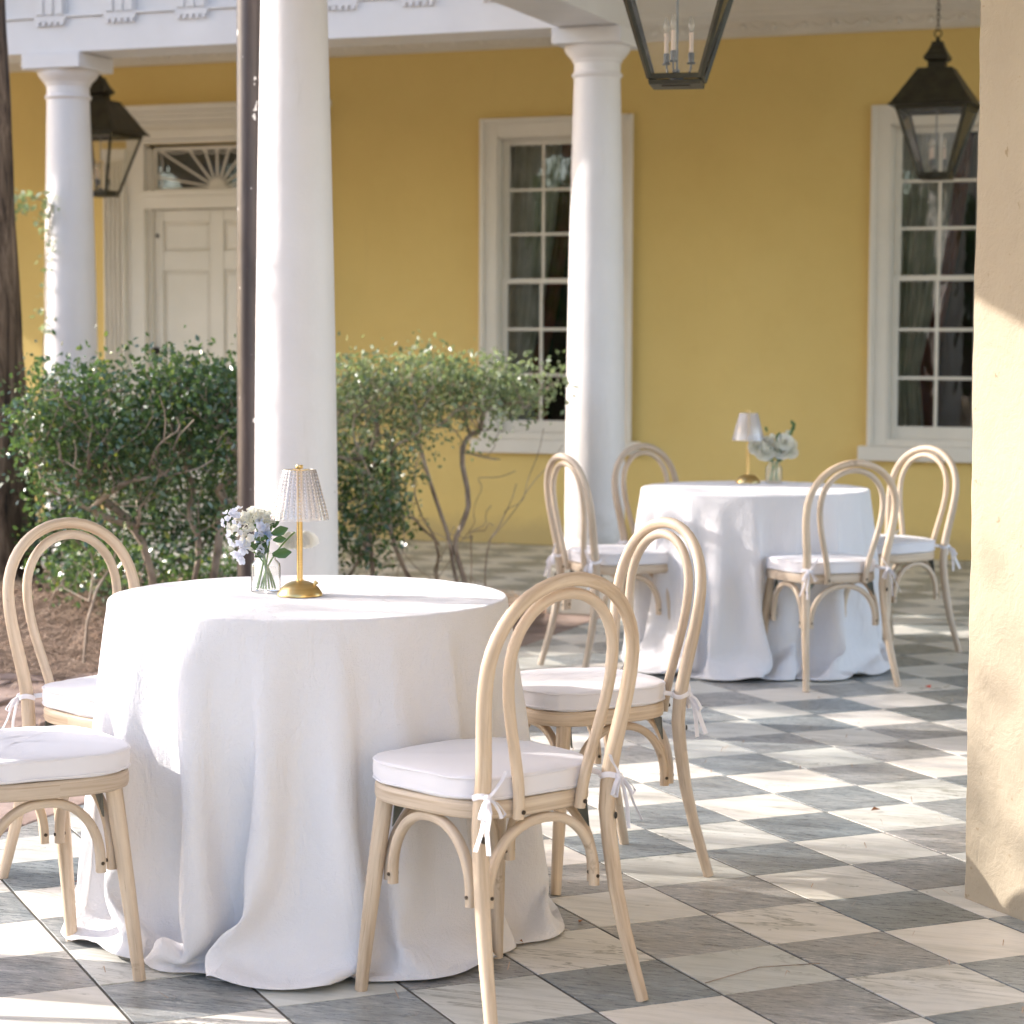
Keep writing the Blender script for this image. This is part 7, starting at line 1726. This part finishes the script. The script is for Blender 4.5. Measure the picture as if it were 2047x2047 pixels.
shrub('shrub', -4.2, 10.05,
      [(-.62, 1.31, .92), (-.48, 1.325, .90), (-.36, 1.34, .88), (-.22, 1.31, .90), (-.10, 1.345, .95), (.0, 1.35, .98), (.12, 1.31, 1.02), (.22, 1.335, 1.08), (.34, 1.27, 1.13), (.46, 1.28, 1.17), (.56, 1.27, 1.20), (.60, 1.25, 1.22)],
      .28, .12, 340,
      [[(.14, 0, -.05), (.12, 0, .12), (.07, 0, .28), (.055, 0, .42), (.0, 0, .58), (-.06, 0, .76), (-.09, 0, .88)],
       [(.15, .01, -.05), (.16, .01, .14), (.10, .01, .30), (.07, .01, .42), (.12, .01, .52), (.15, .01, .62), (.10, .02, .86)],
       [(.02, 0, -.05), (-.08, 0, .12), (-.20, 0, .34), (-.26, 0, .55), (-.22, 0, .78)],
       [(-.30, .04, -.05), (-.33, .02, .3), (-.36, 0, .6), (-.30, 0, .85)], [(.24, .03, -.05), (.22, .03, .22), (.24, 0, .42), (.36, 0, .56), (.46, 0, .72)], [(.05, .05, -.05), (-.02, .05, .22), (.0, .04, .40), (-.12, .02, .60), (-.12, 0, .80)], [(-.12, -.04, -.05), (-.22, -.03, .2), (-.16, 0, .45), (-.20, 0, .70)]],
      'open sprawling shrub with bare twisted stems and pale sunlit top between two columns', 15, M['pale_leaf'], 20, .032, .052, r0=.0019, rmax=.013, bare=300,
      dens=lambda r_, f_, z: (1.0 if z > 1.04 else (.50 if r_ < -.22 else (.26 if z > .8 else (.16 if r_ < .1 else .10)))))
# low green tuft at the foot of the left shrub
shrub('shrub', -5.35, 8.9, [(-.3, .42, .3), (0, .5, .3), (.6, .42, .3)], .3, .0, 90, [[(0, 0, -.05), (0, 0, .15)], [(.3, 0, -.05), (.3, 0, .15)], [(-.3, 0, -.05), (-.3, 0, .15)]],
      'low yellowish green ground shrub among the straw', 21, M['leaf'], 24, .034, .05, tones=(.3, 1.0))

def tree(name, x, y, h, r, crown, ntg, nl, ls, spread, label, seed, group=None, lean=(0, 0), gap=0.0, trunk_pts=None):
    rr = random.Random(seed)
    t = empty(name, (0, 0, 0), 0, label, 'tree', group)
    cx, cy, cz, rx, ry, rz_ = crown
    tp = trunk_pts or [(x + lean[0] * f, y + lean[1] * f, -0.1 + (h + .1) * f) for f in (0, .1, .25, .5, .75, 1)]
    mb = MB()
    n_ = 40
    P = [Vector(p) for p in tp]
    pts, rad = [], []
    for k in range(n_ + 1):
        f = k / n_ * (len(P) - 1); i = min(int(f), len(P) - 2)
        pts.append(P[i].lerp(P[i + 1], f - i)); rad.append(r * (1 + 0.55 * math.exp(-k / 3.0)) * (1 - 0.40 * k / n_))
    mb.tube(pts, rad, 40)
    for q in range(len(mb.v)):
        vx, vy, vz = mb.v[q]
        i = min(q // 40, n_); c_ = pts[i]; a = math.atan2(vy - c_.y, vx - c_.x)
        w = 1 + 0.035 * math.sin(a * 11 + vz * 1.5) + 0.03 * math.sin(a * 5 - vz * 2.3) + 0.02 * math.sin(a * 23 + vz * 6)
        mb.v[q] = (c_.x + (vx - c_.x) * w, c_.y + (vy - c_.y) * w, vz)
    mb.build('trunk', M['bark'], t, smooth=60)
    tg = []
    holes = [(rr.uniform(-1, 1), rr.uniform(-1, 1), rr.uniform(-1, 1)) for _ in range(8)]
    while len(tg) < ntg:
        u = [rr.uniform(-1, 1) for _ in range(3)]
        l = math.sqrt(sum(q * q for q in u))
        if l > 1 or l < .35: continue
        if any(sum((a - b) ** 2 for a, b in zip(u, hh)) < gap for hh in holes): continue
        tg.append((cx + u[0] * rx, cy + u[1] * ry, cz + u[2] * rz_))
    Pn, par, ends = skeleton([[tp[-2], tp[-1]]], tg, 0.16, seed=seed)
    stems_mesh(Pn, par, r * .05, .006, 5, .5, r * .5).build('limbs', M['bark'], t, smooth=60)
    leaves_mesh('crown', [Pn[e] for e in ends], nl, spread, ls, M['tree_leaf'], t, (0, 1), seed, up=-.1)
    return t
tree('tree', -6.29, 9.27, 4.6, .27, (-6.6, 9.0, 6.6, 2.6, 2.6, 2.0), 170, 60, .12, .20, 'rough barked tree trunk at the left edge in front of the yellow wall', 2, lean=(-.08, -.05), gap=.12)
for k, (x, y, cz, rx, ry, rz_, ntg) in enumerate(((-10.8, 3.9, 5.3, 1.5, 1.5, 1.5, 60), (-9.8, 7.2, 3.6, 1.0, 1.3, 1.4, 60), (-15.0, -1.5, 4.0, 2.4, 2.6, 2.4, 110), (-17.5, 9.5, 3.4, 2.4, 3.0, 2.2, 110), (-10.5, -5.0, 3.8, 2.4, 2.4, 2.6, 120), (-4.6, -9.0, 4.2, 3.0, 2.4, 3.0, 120))):
    tree('tree', x, y, cz - rz_ * .6, .12 + .02 * rx, (x, y, cz, rx, ry, rz_), ntg, 26 if rx < 2 else 34, .10 if rx < 2 else .17, .16 if rx < 2 else .26,
         ['small leafy garden tree left of the tables', 'small leafy garden tree left of the shrubs', 'spreading tree at the back of the garden', 'tall tree at the far side of the garden', 'leafy tree on the street side of the garden', 'broad tree in front of the porch end'][k], 30 + k, gap=.5 if k < 2 else .3)

# unseen hedge added behind the camera so the window panes reflect dark
hd = empty('reflection_hedge', (0, 0, 0), 0, 'tall clipped evergreen hedge, unseen, added for dark reflections in the panes', 'hedge')
rs = np.random.RandomState(3)
hc = np.stack([rs.uniform(-17, -1.5, 2600), -9.5 + rs.uniform(-.5, .5, 2600), rs.uniform(0, 4.2, 2600) ** 1.0], 1)
leaves_mesh('foliage', hc, 3, .12, .34, M['tree_leaf'], hd, (0, .8), 5)
MB().box(-17, -1.5, -9.8, -9.2, -0.12, 3.9).build('branches', M['bark'], hd)  # solid dark core box inside the added hedge

# vine on the far left column
v = empty('climbing_vine', (0, 0, 0), 0, 'thin vine with small pale leaves climbing the far left column beside the trunk', 'vine')
vc = (-6.836, FY)
def on_col(a, z, off=0.02):
    rr_ = 0.156 - 0.037 * max(0, (z - .39) / 2.355) ** 1.7 + off
    return Vector((vc[0] + rr_ * math.cos(a), vc[1] + rr_ * math.sin(a), z))
mb = MB(); pts = []
for k in range(40):
    z = 0.2 + 1.95 * k / 39
    pts.append(on_col(R(-118) + 0.28 * math.sin(z * 3.4) + 0.12 * math.sin(z * 9), z, 0.008))
mb.tube(pts, 0.004, 5)
sp = [pts[-1]]
for k in range(1, 9):
    sp.append(pts[-1] + Vector((-0.055 * k * .9, -0.03 * k * .9, 0.06 * math.sin(k * .55))))
mb.tube(sp, 0.0035, 5)
mb.build('stem', M['stem'], v, smooth=60)
cts = []
for k in range(6, 40):
    z = pts[k].z
    if rng.random() < (.55 if 1.15 < z < 1.85 else .8):
        cts.append(pts[k] + Vector((rng.uniform(-.03, .07), -.03, 0)))
leaves_mesh('leaf', cts, 7, .028, .042, M['pale_leaf'], v, (.1, 1), 4)
leaves_mesh('leaf', [p + Vector((0, 0, -.02)) for p in sp[1:]] + [p + Vector((0, 0, -.09)) for p in sp[2:7]], 9, .035, .05, M['pale_leaf'], v, (.2, 1), 6)
